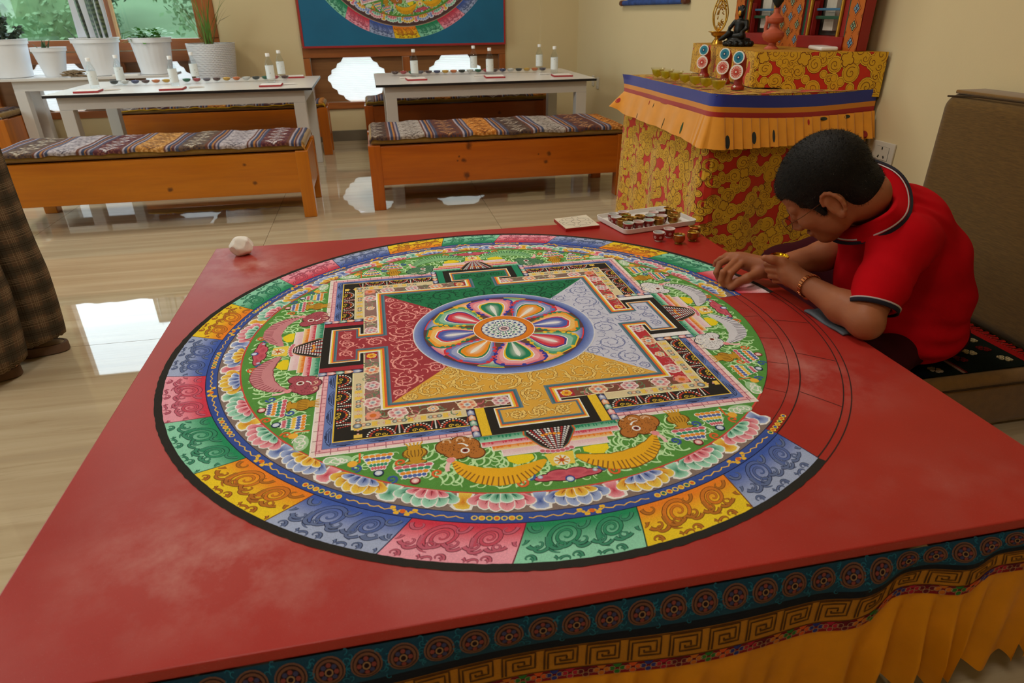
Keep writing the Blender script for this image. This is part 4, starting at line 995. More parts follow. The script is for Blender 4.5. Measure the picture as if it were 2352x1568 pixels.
        for (dx, dy, rx, ry) in ((0, 0, .028, .020), (0, .022, .014, .010), (0, .034, .024, .006), (0, -.022, .016, .008)): a.disc(vx+dx, vy+dy, rx+.002, '#5a3a10', 8, 16, ry+.002); a.disc(vx+dx, vy+dy, rx, '#b88a24', 9, 16, ry)
        for q in range(-3, 4): a.stroke([(vx+q*.008, vy-.012), (vx+q*.009, vy+.002), (vx+q*.006, vy+.014)], .0022, '#6a4614', 10)
        for q in range(-2, 3): a.stroke([(vx+q*.006, vy-.026), (vx+q*.010, vy-.042)], .004, '#c89a2c', 8)
        for (bx_, by, rows, w0) in ((sg*.405, .585, ('#d88a28', '#4a62a6', '#e0b83a', '#2f8a6a', '#c25a68'), .032), (sg*.328, .640, ('#c25a68', '#2f8a6a', '#d88a28', '#4a62a6'), .040)):
            for q, cc in enumerate(rows):
                w = w0*(1-.13*q); y = by+q*.0115
                for i in range(5): x = bx_+(i-2)*w*.42; a.disc(x, y, w*.30, '#f0ece2', 9+q*2, 8, .0085); a.disc(x, y-.0012, w*.22, cc, 10+q*2, 8, .006)
            yj = by+len(rows)*.0115+.006; a.disc(bx_, yj, .012, '#1c2a50' if len(rows) > 4 else '#7a2430', 20, 12); a.disc(bx_, yj, .0085, '#a8bcd8' if len(rows) > 4 else '#d89090', 21, 12, cin='#f4f4f4')
            for s2 in (-1, 1): a.stroke(spiral(bx_+s2*.05, by+.035, .014, 1.2, PI/2, s2, 12), .006, '#d0602c' if s2 > 0 else '#38569a', 8)
        # pale whorl at the corner with a red staff
        for q in range(4): a.stroke(spiral(sg*.495+.012*q-.02, .582+.004*(q % 2), .020-.003*q, 1.0, q*1.3, sg, 14), .0034, '#dcecd8', 8)
        a.disc(sg*.495, .582, .032, '#9cc49a', 6, 16, .018)
        a.stroke([(sg*.446, .565), (sg*.446, .600), (sg*.47, .608)], .005, '#d0622c', 9); a.disc(sg*.462, .603, .012, '#e0a83a', 10, 9)
    place('gate_beasts', a)
# inner border lines following palace and gates
a = Art()
def side_pts(d): 
    A_ = .365+d; n_ = .037+d; r1 = .46-.45*d; w = .099+.5*d; r2 = .515+.75*d
    return [(-A_, A_), (-n_, A_), (-n_, r1), (-w, r1), (-w, r2), (w, r2), (w, r1), (n_, r1), (n_, A_), (A_, A_)]
for q, (d, c) in enumerate(((.029, '#f0ece6'), (.0235, '#e3c040'), (.018, '#d2602c'), (.0115, '#3a6a78'), (.0055, '#5a7488'))):
    for sn, tf in SIDE: a.tf = tf; a.poly([(0, 0)]+side_pts(d), c, 26+q)
place('border_lines', a)
QC = {'south': ('#cf9f3e', '#e4bf6c', '#7a4c1a'), 'west': ('#96323c', '#dc9490', '#dc9490'), 'north': ('#1b7048', '#1b7048', '#0c4630'), 'east': ('#bcbfd2', '#bcbfd2', '#7079a4')}
for sn, tf in SIDE:
    a = Art(); a.tf = tf; base, ln2, ln1 = QC[sn]; g = random.Random(9)
    a.poly([(0, 0)]+side_pts(0), base, 32)
    cen = [(-.26, .325, .038), (-.16, .30, .046), (-.055, .315, .042), (.055, .31, .046), (.16, .315, .046), (.255, .325, .036), (0, .40, .030), (-.06, .487, .020), (0, .487, .022), (.06, .487, .020), (-.20, .235, .026), (.20, .235, .028), (-.315, .345, .018), (.315, .345, .018)]
    def inq(x, y, e=.006):
        if abs(x) > y-e: return False
        if y < .365-e: return math.hypot(x, y) > .288 and abs(x) < .365
        if y < .46+e: return abs(x) < .037-e
        return abs(x) < .099-e and y < .515-e
    for i, (x, y, R) in enumerate(cen):
        d = 1 if i % 2 else -1; sp_ = spiral(x, y, R, 1.9, i*.8, d, 44, .12)
        w_ = {'south': .0075, 'east': .0034}.get(sn, .0046); L2 = sn == 'south'
        def draw(p, w, z):
            if L2: a.stroke(p, w+.0034, ln1, z, taper=True); a.stroke(p, w, ln2, z+1, taper=True)
            else: a.stroke(p, w, ln1, z, taper=True)
        draw(sp_, w_*1.2, 33)
        for q in range(2, 38, 4):
            px, py = sp_[q]; an = math.atan2(py-y, px-x); draw(hook(px, py, an+PI-.5*d, R*.62*(1-.5*q/40), -d, 14), w_*.8, 35)
    pts_ = []
    for q in range(2600):
        x, y = g.uniform(-.36, .36), g.uniform(.18, .512)
        if not inq(x, y) or any((x-u)**2+(y-w)**2 < .017**2 for u, w in pts_) or any((x-c[0])**2+(y-c[1])**2 < (c[2]+.004)**2 for c in cen): continue
        pts_.append((x, y)); hk = hook(x, y, g.uniform(0, 6.3), .030, g.choice([-1, 1]), 14)
        for s_i, p in enumerate(hk):
            if not inq(*p, .002): hk = hk[:s_i]; break
        if len(hk) < 5: continue
        if sn == 'south': a.stroke(hk, .0085, ln1, 33, taper=True); a.stroke(hk, .0055, ln2, 34, taper=True)
        else: a.stroke(hk, .0042 if sn != 'east' else .0032, ln1, 33, taper=True)
    place('palace_floor', a)
# central lotus
a = Art(); a.disc(0, 0, .286, '#dfe0ea', 44, 96); a.ring(.252, .282, '#2f4896', '#7f90c4', 45, n=96); a.ring(.2815, .287, '#7f90c4', '#eceaf0', 45, n=96); a.disc(0, 0, .254, '#54383c', 46, 96, cin='#6a4a30')
place('lotus_ring', a)
LOT = [('#d06a7a', '#f0c8cc', '#30389a', '#1c7a58', '#e0b428'), ('#2f8a68', '#bfe0cc', '#e0b428', '#c43446', '#3a3a8a'), ('#e08c1e', '#f4d890', '#2a7a5a', '#4858a8', '#c43440'), ('#5064ac', '#c8cce4', '#cc3440', '#e08a1e', '#2a7a54')]
def tear(cen, r0, r1, hw, n=9):
    L_ = []; Rr = []
    for i in range(n+1):
        u = i/n; w = hw*(.28+.72*math.sin(PI*.5*min(1, u/.72))**1.2)*(1 if u < .72 else math.sqrt(max(0, 1-((u-.72)/.28)**2))); r = r0+(r1-r0)*u
        L_.append((r, -w)); Rr.append((r, w))
    cs, sn_ = math.cos(rad(cen)), math.sin(rad(cen))
    return [(r*cs-w*sn_, r*sn_+w*cs) for r, w in L_+Rr[::-1][1:]]
for k in range(8):
    cen = -87+45*k; c = LOT[k % 4]; a = Art(); mid = lambda r: (r*math.cos(rad(cen)), r*math.sin(rad(cen)))
    # filler between petals
    f_ = cen+22.5; fc = LOT[(k+2) % 4]
    a.fan((.20*math.cos(rad(f_)), .20*math.sin(rad(f_))), [(r*math.cos(rad(f_+e)), r*math.sin(rad(f_+e))) for r, e in ((.19, 0), (.235, -8), (.25, -9), (.252, 0), (.25, 9), (.235, 8))], '#efe8e0', fc[0], 47)
    a.stroke([(.2505*math.cos(rad(f_+e)), .2505*math.sin(rad(f_+e))) for e in range(-9, 10, 3)], .004, fc[2], 48)
    a.poly(tear(cen, .09, .2505, .082), c[2], 49)
    a.fan(mid(.15), tear(cen, .092, .246, .076), c[1], c[0], 50); a.poly(tear(cen, .093, .236, .060), mixc(c[0], c[1], .45), 50.5)
    for q in range(14):
        an = q/13; t_ = tear(cen, .092, .246, .076); p = t_[int(an*(len(t_)-1))]; a.disc(p[0]*.985, p[1]*.985, .0075, c[2], 51, 6, a0=q)
    a.poly(tear(cen, .094, .222, .047), '#f2eee8', 52); a.poly(tear(cen, .094, .2185, .0435), c[4], 53)
    a.poly(tear(cen, .095, .2125, .037), c[3], 54); a.fan(mid(.165), tear(cen, .096, .203, .025), mixc(c[3], '#ffffff', .45), c[3], 55)
    a.fan(mid(.17), tear(cen, .10, .192, .0075), '#ffffff', mixc(c[3], '#ffffff', .6), 56)
    place('petal', a)
a = Art(); a.disc(0, 0, .0985, '#f2ead8', 58, 48); a.disc(0, 0, .0955, '#cf6f16', 59, 48, cin='#f0a838'); a.disc(0, 0, .073, '#6a3a48', 60, 40); a.disc(0, 0, .070, '#8a98b4', 61, 40)
for (R, n_, w, cc, c1) in ((.060, 18, .0105, '#ccd6e4', '#2c4a88'), (.043, 14, .0095, '#d0e0d8', '#1f6a58'), (.027, 10, .008, '#d4e6dc', '#2f8068')):
    a.disc(0, 0, R+w*.2, '#4a5a80', 62, 32)
    for q in range(n_): an = 2*PI*q/n_; x, y = R*math.cos(an), R*math.sin(an); a.disc(x, y, w, '#f4f4f4', 63, 10); a.disc(x, y, w*.82, cc, 64, 10); a.disc(x*.93, y*.93, w*.45, c1, 65, 8)
a.disc(0, 0, .017, '#e4c8cc', 66, 16); a.disc(0, 0, .0105, '#4a2430', 67, 14, cin='#9a8a90'); place('seed_head', a)
# ------------------------------------------------------------------ brocade skirt round the table
M_SILK = pbr('yellow_silk', '#cf860c', rough=.5, spec=.25, var=.16, vscale=9, bump=.2, bscale=120)
M_BROC = pbr('brocade', attr=True, rough=.75, spec=.2, bump=.3, bscale=900, grain=.16, gscale=700)
def sm(x, a, b): t = min(1, max(0, (x-a)/(b-a))); return t*t*(3-2*t)
def skirt_lift(s): return .012*sm(s, .36, .46)+.030*sm(s, .425, .47)+.028*sm(s, .58, .63)
def skirt_y(s, d):   # outward bulge at distance d below the top
    return .0005+.007*min(1, d/.03)+(.010*math.sin(s*11)*min(1, d/.1)+.016*math.exp(-((s-.40)/.05)**2)*min(1, d/.05)+.012*math.exp(-((s-.57)/.04)**2)*min(1, d/.05)+.02*d)
SKT = .3797
def brocade_near():
    f = lambda V: np.array([(x, BY0-.001-skirt_y(x, -y)-z, SKT+y+skirt_lift(x)*min(1, -y/.125)) for x, y, z in V])
    a = Art(.0004); x0, x1 = BX0-.01, BX1+.01; n = 150
    xs = [x0+(x1-x0)*i/n for i in range(n+1)]
    def band(ya, yb, c, z=0, m=3):
        for j in range(m): a.strip([(x, ya+(yb-ya)*j/m) for x in xs], [(x, ya+(yb-ya)*(j+1)/m) for x in xs], c, c, z)
    band(.0, -.052, '#143c52'); band(-.052, -.068, '#0d1420'); band(-.068, -.118, '#a8701c'); band(-.118, -.140, '#7c1420'); 
    for y in (-.0685, -.117): band(y, y-.0022, '#5a3410', 1, 1)
    x = x0+.03; r = random.Random(5)
    while x < x1-.02:
        for R, c, z in ((.0200, '#6a4a3a', 2), (.0185, '#2c1c1c', 3), (.0170, '#6a4634', 4), (.0135, '#241418', 5)): 
            a.disc(x, -.024, R*(1.0 if R != .02 else 1.04), c, z, 20)
        for q in range(8): a.disc(x+.0095*math.cos(q*PI/4), -.024+.0095*math.sin(q*PI/4), .0036, ['#7a3a34', '#3a3a5a'][q % 2], 6, 6)
        a.ring(.0035, .0055, '#8a6a4a', z=7, n=12, x=x, y=-.024)
        for q in range(10): a.stroke(hook(x+.024+r.uniform(-.004, .004), -.006-.0045*q, r.uniform(0, 6), .010, r.choice([-1, 1]), 6), .0012, '#1f6a82', 2)
        x += .048
    x = x0+.01; k = 0
    while x < x1-.06:   # key fret
        L_ = .0032; p = lambda X, Y: (x+X*.0525, -.072-Y*.042)
        for pts in ([(0, 1), (0, 0), (.92, 0), (.92, .82), (.30, .82), (.30, .40), (.62, .40), (.62, .58)], [(.10, 1), (.10, .16), (.80, .16), (.80, .66), (.44, .66), (.44, .54)]):
            q = []
            for i in range(len(pts)-1):
                for t in (0, .5): q.append(p(pts[i][0]*(1-t)+pts[i+1][0]*t, pts[i][1]*(1-t)+pts[i+1][1]*t))
            q.append(p(*pts[-1])); a.stroke(q, .0030, '#4a2c0c', 2)
        x += .062; k += 1
    x = x0+.01; k = 0
    while x < x1-.01:   # trefoils
        c = ['#2a6a2c', '#c8501e', '#26307a', '#a01c34', '#5a1220', '#b8641c'][k % 6]
        a.poly([(x, -.119), (x+.014, -.119), (x+.010, -.126), (x+.004, -.126)], c, 2)
        for dx, dy in ((-.001, -.127), (.015, -.127), (.007, -.134)): a.disc(x+dx, dy, .0046, c, 3, 8); a.ring(.0046, .0054, '#b08a6a', z=4, n=8, x=x+dx, y=dy)
        x += .0235; k += 1
    return a.mesh('brocade_bands', f)
sk = thing('table_skirt', 'yellow pleated silk skirt with blue and gold brocade bands hanging from the red table', 'table skirt', (0, 0, 0))
o = obj('brocade_bands', brocade_near(), M_BROC, sk)
def pleats(s, d, seed=0):
    ph = (s*17+.35*math.sin(s*9+seed)+.2*math.sin(s*23)) % 1; amp = .040*min(1, d/.16)*(.6+.4*math.sin(s*13+1))
    w = sm(ph, 0, .55)-sm(ph, .62, .98)          # knife pleats: slow rise, quick return
    return amp*(w-.35)
def silk(u, v_):
    x = BX0-.012+(BX1-BX0+.024)*u; top = SKT-.132+skirt_lift(x); ph = (x*17+.35*math.sin(x*9)+.2*math.sin(x*23)) % 1
    bot = .012+skirt_lift(x)*.9+.03*(x > .3)*sm(x, .3, .5)*(1-math.sin(ph*PI))
    d = v_*(top-bot); return (x+.012*math.sin(x*37)*v_+.02*v_*math.sin(ph*2*PI)*.4, BY0-skirt_y(x, .14)+.0012-pleats(x, d), top-d)
obj('pleated_silk', MB().grid(900, 20, silk), M_SILK, sk, smooth=9)
# the other three sides: same cloth
def sidecloth(p0, p1, nrm):
    p0, p1, nrm = Vector(p0), Vector(p1), Vector(nrm)
    def fn(u, v_):
        p = p0.lerp(p1, u); s_ = (p-p0).length; d = v_*.36; o = .006+pleats(s_, max(0, d-.13))*(d > .13)+.02*v_; q = p+nrm*o; return (q.x, q.y, SKT-d)
    cols = []; nu, nv = 300, 26
    for j in range(nv):
        d = j/(nv-1)*.36; cols += [lin('#143c52' if d < .06 else '#a8701c' if d < .115 else '#7c1420' if d < .14 else '#d28a12')]*nu
    return MB().grid(nu, nv, fn, col=cols)
obj('side_cloth', sidecloth((BX0-.003, BY1, 0), (BX0-.003, BY0-.02, 0), (-1, 0, 0)), M_BROC, sk, smooth=9)
obj('side_cloth', sidecloth((BX1+.003, BY0-.02, 0), (BX1+.003, BY1, 0), (1, 0, 0)), M_BROC, sk, smooth=9)
obj('side_cloth', sidecloth((BX1, BY1+.003, 0), (BX0, BY1+.003, 0), (0, 1, 0)), M_BROC, sk, smooth=9)
# ================================================================== altar in cloud brocade
M_CLOUD = pbr('cloud_brocade', attr=True, rough=.62, spec=.3, sheen=.2, bump=.25, bscale=700, grain=.08, gscale=500)
GOLD, GOLD2, BRN, REDC = '#d8a41c', '#e2b22a', '#64220e', '#c42a10'
def blob(a, lob, z):
    for k, (dr, c) in enumerate(((0, BRN), (-.0013, GOLD2), (-.0052, BRN), (-.0063, GOLD))):
        for lx, ly, lr in lob:
            if lr+dr > .0025: a.disc(lx, ly, lr+dr, c, z+k*1.0, 14)
def cloud_cluster(a, x, y, s, rot, seed, z=1):
    r = random.Random(seed); lob = [(x, y, .022*s)]; cur = []
    for i in range(4):                                # four scrolling lobes
        an = rot+PI/2*i+r.uniform(-.15, .15); d = .034*s; R = r.uniform(.021, .026)*s; lob.append((x+d*math.cos(an), y+d*math.sin(an), R)); cur.append((x+d*1.02*math.cos(an), y+d*1.02*math.sin(an), R, an))
        an2 = an+.62*r.choice([-1, 1]); lob.append((x+.052*s*math.cos(an2), y+.052*s*math.sin(an2), .013*s))
    blob(a, lob, z)
    for i, (cx, cy, R, an) in enumerate(cur): a.stroke(spiral(cx, cy, R*.60, 1.35, an+2, 1 if i % 2 else -1, 20, .10), .0017, BRN, z+5)
    for i in range(4): an = rot+PI/4+PI/2*i; a.ring(.0075*s, .0092*s, BRN, z=z+5, a0=an-1.7, a1=an+1.7, n=8, x=x+.010*s*math.cos(an), y=y+.010*s*math.sin(an))
def cloud_tail(a, x, y, s, rot, seed, z=1):
    r = random.Random(seed); n = 4; lob = []; h = rot; px, py = x-.04*s*math.cos(rot), y-.04*s*math.sin(rot)
    for q in range(n): lob.append((px, py, (.020-.0030*abs(q-1))*s)); px += .024*s*math.cos(h); py += .024*s*math.sin(h); h += r.uniform(-.6, .6)
    blob(a, lob, z)
    for i, (cx, cy, R) in enumerate(lob[:3]): a.stroke(spiral(cx, cy, R*.58, 1.25, r.uniform(0, 6), r.choice([-1, 1]), 16, .10), .0016, BRN, z+5)
def cloud_field(x0, x1, y0, y1, seed, pitch=.165, s=1.0, inside=None):
    """red ground full of gold clouds, with edges kept inside the rectangle"""
    a = Art(.00030); r = random.Random(seed); nx = max(2, int((x1-x0)/.02)); ny = max(2, int((y1-y0)/.03))
    for j in range(ny): a.strip([(x0+(x1-x0)*i/nx, y0+(y1-y0)*j/ny) for i in range(nx+1)], [(x0+(x1-x0)*i/nx, y0+(y1-y0)*(j+1)/ny) for i in range(nx+1)], REDC, REDC, 0)
    row = 0; y = y0-.02; hgt = pitch*.80
    while y < y1+.06:
        x = x0-.03+(row % 2)*pitch/2
        while x < x1+.06:
            cloud_tail(a, x+pitch/2+r.uniform(-.008, .008), y+r.uniform(-.010, .010), s*r.uniform(1.15, 1.35), r.uniform(0, 6.3), r.random()); cloud_tail(a, x+pitch*.25, y+hgt*.52, s*1.1, r.uniform(0, 6.3), r.random())
            cloud_cluster(a, x+r.uniform(-.006, .006), y+r.uniform(-.006, .006), s*r.uniform(1.2, 1.35), r.uniform(0, 1.5), r.random(), 2); x += pitch
        y += hgt; row += 1
    a.v = [(min(x1, max(x0, p[0])), min(y1, max(y0, p[1])), p[2]) for p in a.v]   # trim at the hems
    return a
AC = (1.05, 1.02); AX1 = 1.752; AY1 = 1.985; AZ = .822
LS = AY1-AC[1]
def apath(s, off):
    """perimeter of the altar: along the room side, round the corner, along the near side"""
    rc = .03
    if s < LS-rc: return (AC[0]-off, AY1-s)
    if s > LS+rc: return (AC[0]+(s-LS), AC[1]-off)
    t = (s-LS+rc)/(2*rc)*PI/2
    cx, cy = AC[0]+rc, AC[1]+rc; R = rc+off
    return (cx-R*math.cos(t), cy-R*math.sin(t))
def drape(s, d):
    k = d/.8
    return .004+.016*k*math.sin(s*13+.5)*(.4+.6*math.sin(s*3.1)**2)+.010*k*math.sin(s*29)+.022*k+.02*k*math.exp(-((s-LS)/.10)**2)
def map_drape(extra=0):
    def f(V):
        out = []
        for s, y, z in V:
            d = -y; p = apath(s, drape(s, d)+extra+z); out.append((p[0], p[1], AZ-.003-d))
        return np.array(out)
    return f
alt = thing('altar', 'altar table draped to the floor in red and gold cloud brocade', 'altar', (0, 0, 0))
M_ALTW = pbr('altar_board', '#6a3a1c', rough=.6)
obj('altar_frame', MB().bx(AC[0]+.01, AX1, AC[1]+.01, AY1, .02, AZ-.006), M_ALTW, alt)
a = cloud_field(0, LS+AX1-AC[0], -.812, 0, 3); obj('cloud_cloth', a.mesh('cloud_cloth', map_drape()), M_CLOUD, alt)
a = cloud_field(AC[0]-.004, AX1, AC[1]-.004, AY1, 5); obj('top_cloth', a.mesh('top_cloth', lambda V: np.c_[V[:, 0], V[:, 1], AZ-.003+V[:, 2]]), M_CLOUD, alt)
# valance: three bands, then a pleated frill with drop motifs
def map_val(V):
    out = []
    for s, y, z in V:
        d = -y; tip = .02*math.exp(-(s/.05)**2)*math.exp(-(d/.05)); p = apath(s, .014+.02*d+.004*math.sin(s*15)*d/.1+z+tip); out.append((p[0], p[1], AZ+.004-d-.018*math.exp(-((s-LS*.55)/.3)**2)*0-.014*math.sin(max(0, s-LS)*4.4)))
    return np.array(out)
a = Art(.0004); S1 = LS+AX1-AC[0]; n = 120
for y0, y1, c in ((0, -.046, '#17298a'), (-.046, -.066, '#d8860f'), (-.066, -.087, '#a8160f')):
    for j in range(2): a.strip([(S1*i/n, y0+(y1-y0)*j/2) for i in range(n+1)], [(S1*i/n, y0+(y1-y0)*(j+1)/2) for i in range(n+1)], c, c, 0)
val = thing('altar_valance', 'blue, orange and red banded valance with yellow frill hung round the altar top', 'valance', (0, 0, 0))
obj('banding', a.mesh('banding', map_val), pbr('satin_bands', attr=True, rough=.55, sheen=.3, bump=.2, bscale=400), val, smooth=9)
def frill(u, v_):
    s = S1*u; d = .084+v_*.102
    ph = (s*26) % 1; near = min(1, max(0, (s-LS+.1)/.1))
    w = (.022*(ph if ph < .88 else (1-ph)*7.3)*near+.004*math.sin(s*21)*(1-near)+.003*math.sin(s*47))*(.35+.65*v_)
    p = apath(s, .019+.03*v_+w+.05*v_*math.exp(-(s/.03)**2)); return (p[0], p[1], AZ+.004-d-.014*math.sin(max(0, s-LS)*4.4)-.016*v_*math.exp(-((s-LS)/.2)**2)+.03*v_*math.exp(-(s/.05)**2))
nu, nv = 460, 14; mb = MB().grid(nu, nv, frill)
obj('frill', mb, pbr('yellow_frill', '#dc8e10', rough=.7, sheen=.4, var=.08, vscale=20), val, smooth=9)
M_DROP = pbr('frill_drop_motif', attr=True, rough=.7)
for s, c, d0, ln, w in ((.02, '#a81c14', .125, .03, .022), (.26, '#27301c', .16, .025, .008), (.42, '#27301c', .095, .02, .006), (.58, '#3a3a14', .14, .045, .007), (.76, '#2f4a20', .13, .045, .013), (LS+.045, '#1c1c14', .14, .045, .018), (LS+.16, '#20241a', .13, .042, .017), (LS+.245, '#1c1c14', .125, .045, .009), (.36, '#a81c14', .09, .02, .007), (LS+.40, '#a81c14', .092, .022, .008), (LS+.47, '#2a2c20', .088, .014, .03), (LS+.575, '#2a2c20', .088, .014, .03), (LS+.655, '#8e1c10', .155, .03, .024), (LS+.5, '#8e1c10', .155, .02, .016)):
    pts = []
    for q in range(14):
        an = 2*PI*q/14; ss = s+w/2*math.cos(an); dd = d0+ln/2+ln/2*math.sin(an); x, y, z = frill(ss/S1, (dd-.084)/.102)
        p2 = apath(ss, 1); p1 = apath(ss, 0); nx, ny = p2[0]-p1[0], p2[1]-p1[1]; pts.append((x+nx*.0012, y+ny*.0012, z))
    obj('drop_motif', MB().add(pts, [tuple(range(14))], c), M_DROP, val)
# upper tier
TQ = [(1.303, 1.205), (1.756, 1.0), (1.756, 2.05), (1.43, 2.05)]; TZ2 = .962
t2 = thing('altar_step', 'upper altar step covered in gold cloud brocade', 'altar step', (0, 0, 0))
obj('step_box', MB().prism([(x+(.01 if x < 1.5 else 0), y+(.012 if y < 1.5 else -.01)) for x, y in TQ], AZ+.002, TZ2-.004), M_ALTW, t2)
def tier_path(s, off):
    A, B, Cc = Vector(TQ[3]), Vector(TQ[0]), Vector(TQ[1]); l1 = (B-A).length; l2 = (Cc-B).length; rc = .02
    def nrm(d): return Vector((d.y, -d.x)) if False else Vector((-d.y, d.x))*-1
    d1 = (B-A).normalized(); d2 = (Cc-B).normalized(); n1 = Vector((d1.y, -d1.x)); n2 = Vector((d2.y, -d2.x))
    if s < l1-rc: q = A+d1*s+n1*off
    elif s > l1+rc: q = B+d2*(s-l1)+n2*off
    else:
        t = (s-l1+rc)/(2*rc); nn = (n1*(1-t)+n2*t).normalized(); q = (A+d1*(l1-rc))*(1-t)+(B+d2*rc)*t+nn*(off+.008*math.sin(PI*t))
    return q.x, q.y
TL = (Vector(TQ[0])-Vector(TQ[3])).length+(Vector(TQ[1])-Vector(TQ[0])).length
def map_tier(V):
    out = []
    for s, y, z in V:
        d = -y; p = tier_path(s, .003+.05*d*(.4+.3*math.sin(s*8))+z); out.append((min(p[0], 1.764), p[1], TZ2-d))
    return np.array(out)
a = cloud_field(0, TL, -.137, 0, 8, s=1.08); 
a.v = [(x, y*(1.0 if x < .95 else 1+.22*min(1, (x-.95)/.25)), z) for x, y, z in a.v]
obj('cloud_cloth', a.mesh('cloud_cloth', map_tier), M_CLOUD, t2)
obj('top_cloth', MB().prism(TQ, TZ2-.003, TZ2), pbr('gold_cloth', '#b8841a', rough=.7, var=.3, vscale=40), t2)

# ------------------------------------------------------------------ painted shrine against the wall
SH = thing('shrine_frame', 'painted wooden shrine front with orange diamond lattice and two niches', 'shrine', (1.655, 2.06, TZ2))
M_SHR = pbr('painted_lattice', attr=True, rough=.5, spec=.35); M_SRED = pbr('shrine_red', '#8e1a14', rough=.45); M_SGRN = pbr('shrine_green', '#1f4a34', rough=.45); M_SBLU = pbr('shrine_blue', '#3a6a8c', rough=.45); M_SGLD = pbr('shrine_gold', '#b8862a', rough=.35, metal=.7)
# local frame: u runs from the far end (y=2.06) to the near end, w is height, front at x=0 facing -x
def shp(V): return np.array([(-.004-z, -x, y) for x, y, z in V])
def pillar(u0, u1, h, seed):
    a = Art(.0005); a.rect(u0, u1, 0, h, '#b8621c', 0); n = max(1, round((u1-u0)/.062)); w = (u1-u0)/n; rows = int(h/.062); r = random.Random(seed)
    for j in range(rows+1):
        for i in range(n):
            for (ox, oy) in ((.5, .5),) if n == 1 else ((.5, .5),):
                cx, cy = u0+(i+ox)*w, (j+oy)*.062+(0 if i % 2 == 0 else .031); 
                if cy > h-.02: continue
                for q in range(4):
                    an = q*PI/2+PI/4; 
                a.poly([(cx-.026, cy), (cx, cy-.029), (cx+.026, cy), (cx, cy+.029)], '#6a2410', 1); a.poly([(cx-.0235, cy), (cx, cy-.0265), (cx+.0235, cy), (cx, cy+.0265)], '#d07a30', 2); a.poly([(cx-.019, cy), (cx, cy-.0215), (cx+.019, cy), (cx, cy+.0215)], ['#20405c', '#1c3a2c'][(i+j) % 2], 3)
                for q in range(4): a.disc(cx+.0085*math.cos(q*PI/2), cy+.0095*math.sin(q*PI/2), .0050, ['#8fb0c0', '#a8b088'][(i+j) % 2], 4, 8); a.disc(cx+.0085*math.cos(q*PI/2), cy+.0095*math.sin(q*PI/2), .0022, '#1c2a40', 5, 6)
                a.disc(cx, cy, .0022, '#7a2018', 5, 6)
            for q in range(2): cx, cy = u0+(i+(q+.0))*w, (j+.02)*.062; [a.disc(min(u1-.002, max(u0+.002, cx+.006*math.cos(e))), cy+.006*math.sin(e)+.004, .0022, '#7a3a14', 2, 5) for e in range(0, 6)]
    return a
HS = .75
def shbox(nm, u0, u1, z0, z1, x0, x1, m): return obj(nm, MB().bx(x0, x1, -u1, -u0, z0, z1), m, SH, bevel=.0015)
for (u0, u1) in ((.0, .085), (.42, .60), (.915, 1.0)):
    shbox('pillar', u0, u1, .001, HS, 0, .045, M_SRED); obj('lattice_painting', pillar(u0, u1, HS, 3).mesh('lattice_painting', shp), M_SHR, SH)
for (u0, u1) in ((.085, .42), (.60, .915)):
    shbox('niche_base', u0, u1, .001, .05, -.012, .09, M_SRED); shbox('niche_back', u0, u1, .05, HS, .075, .09, pbr('niche_back_dark', '#6a665c', rough=.35))
    shbox('niche_rail', u0+.05, u1-.05, .115, .128, .02, .034, M_SGRN); shbox('niche_rail', u0+.05, u1-.05, .148, .158, .02, .034, M_SBLU)
    for s0, s1, m in ((u0, u0+.018, M_SGRN), (u0+.018, u0+.045, M_SRED), (u1-.018, u1, M_SGRN), (u1-.045, u1-.018, M_SRED)): shbox('jamb', s0, s1, .05, HS, .004, .06, m)
    for cu in (u0+.052, u1-.052):
        obj('gilt_post', MB().tube([(0, -cu, .05), (0, -cu, .19)], .008).lathe([(.009, .19), (.013, .198), (.006, .208), (.010, .218), (.0, .236)], 10, M=Matrix.Translation((0, -cu, 0))), M_SGLD, SH, smooth=.9)
        shbox('dotted_strip', cu-.012, cu+.012, .05, .185, .008, .03, M_SRED)
        o = obj('bead_row', (lambda a: ([a.disc(cu, .065+.016*q, .003, '#d8d0a8', 0, 7) for q in range(7)], a.mesh('bead_row', lambda V: np.array([(.0075, -x, y) for x, y, z in V])))[1])(Art()), M_SHR, SH)
    shbox('scarf', u0+.09, (u0+u1)/2, .02+.05, HS-.05, .045, .07, pbr('white_silk_scarf', '#c4beb0', rough=.6, var=.1, vscale=20, stretch=(1, 6, .5)))
shbox('cornice', 0, 1.0, HS, HS+.07, -.02, .06, M_SRED)

# ------------------------------------------------------------------ things on the upper step
M_BRASS = pbr('brass', '#c89a3c', rough=.28, metal=.9, bump=.3, bscale=120); M_BLACKM = pbr('black_metal', '#15140f', rough=.42, metal=.3, bump=.4, bscale=90); M_TERRA = pbr('terracotta', '#b8583c', rough=.5, bump=.25, bscale=120)
t = thing('gold_offering_stand', 'gold offering dish with an upright filigree flame-shaped plaque', 'ornament', (1.475, 1.885, TZ2), .75)
obj('foot', MB().lathe([(0, 0), (.030, 0), (.028, .008), (.017, .022), (.013, .030), (.024, .036)], 24), M_BRASS, t, smooth=.8)
obj('dish', MB().lathe([(.020, .036), (.032, .040), (.036, .052), (.050, .057), (.050, .059), (.034, .056), (.0, .052)], 28), M_BRASS, t, smooth=.8)
a = Art(); pl = MB()
def plaque(w):   # flame-shaped rings of filigree
    return [(w*math.sin(q)*(1-.32*max(0, -math.cos(q)) if True else 1), .145-.082*math.cos(q)) for q in [2*PI*i/36 for i in range(36)]]
for k, w in enumerate((.038, .030)): pl.tube([(0.0, x, .06+z*1.0-.0) for x, z in [(p[0], (p[1]-.063)*(1 if w > .035 else .85)) for p in plaque(w)]]+[(0, 0, .06)], .0035, 6)
rr2 = random.Random(3)
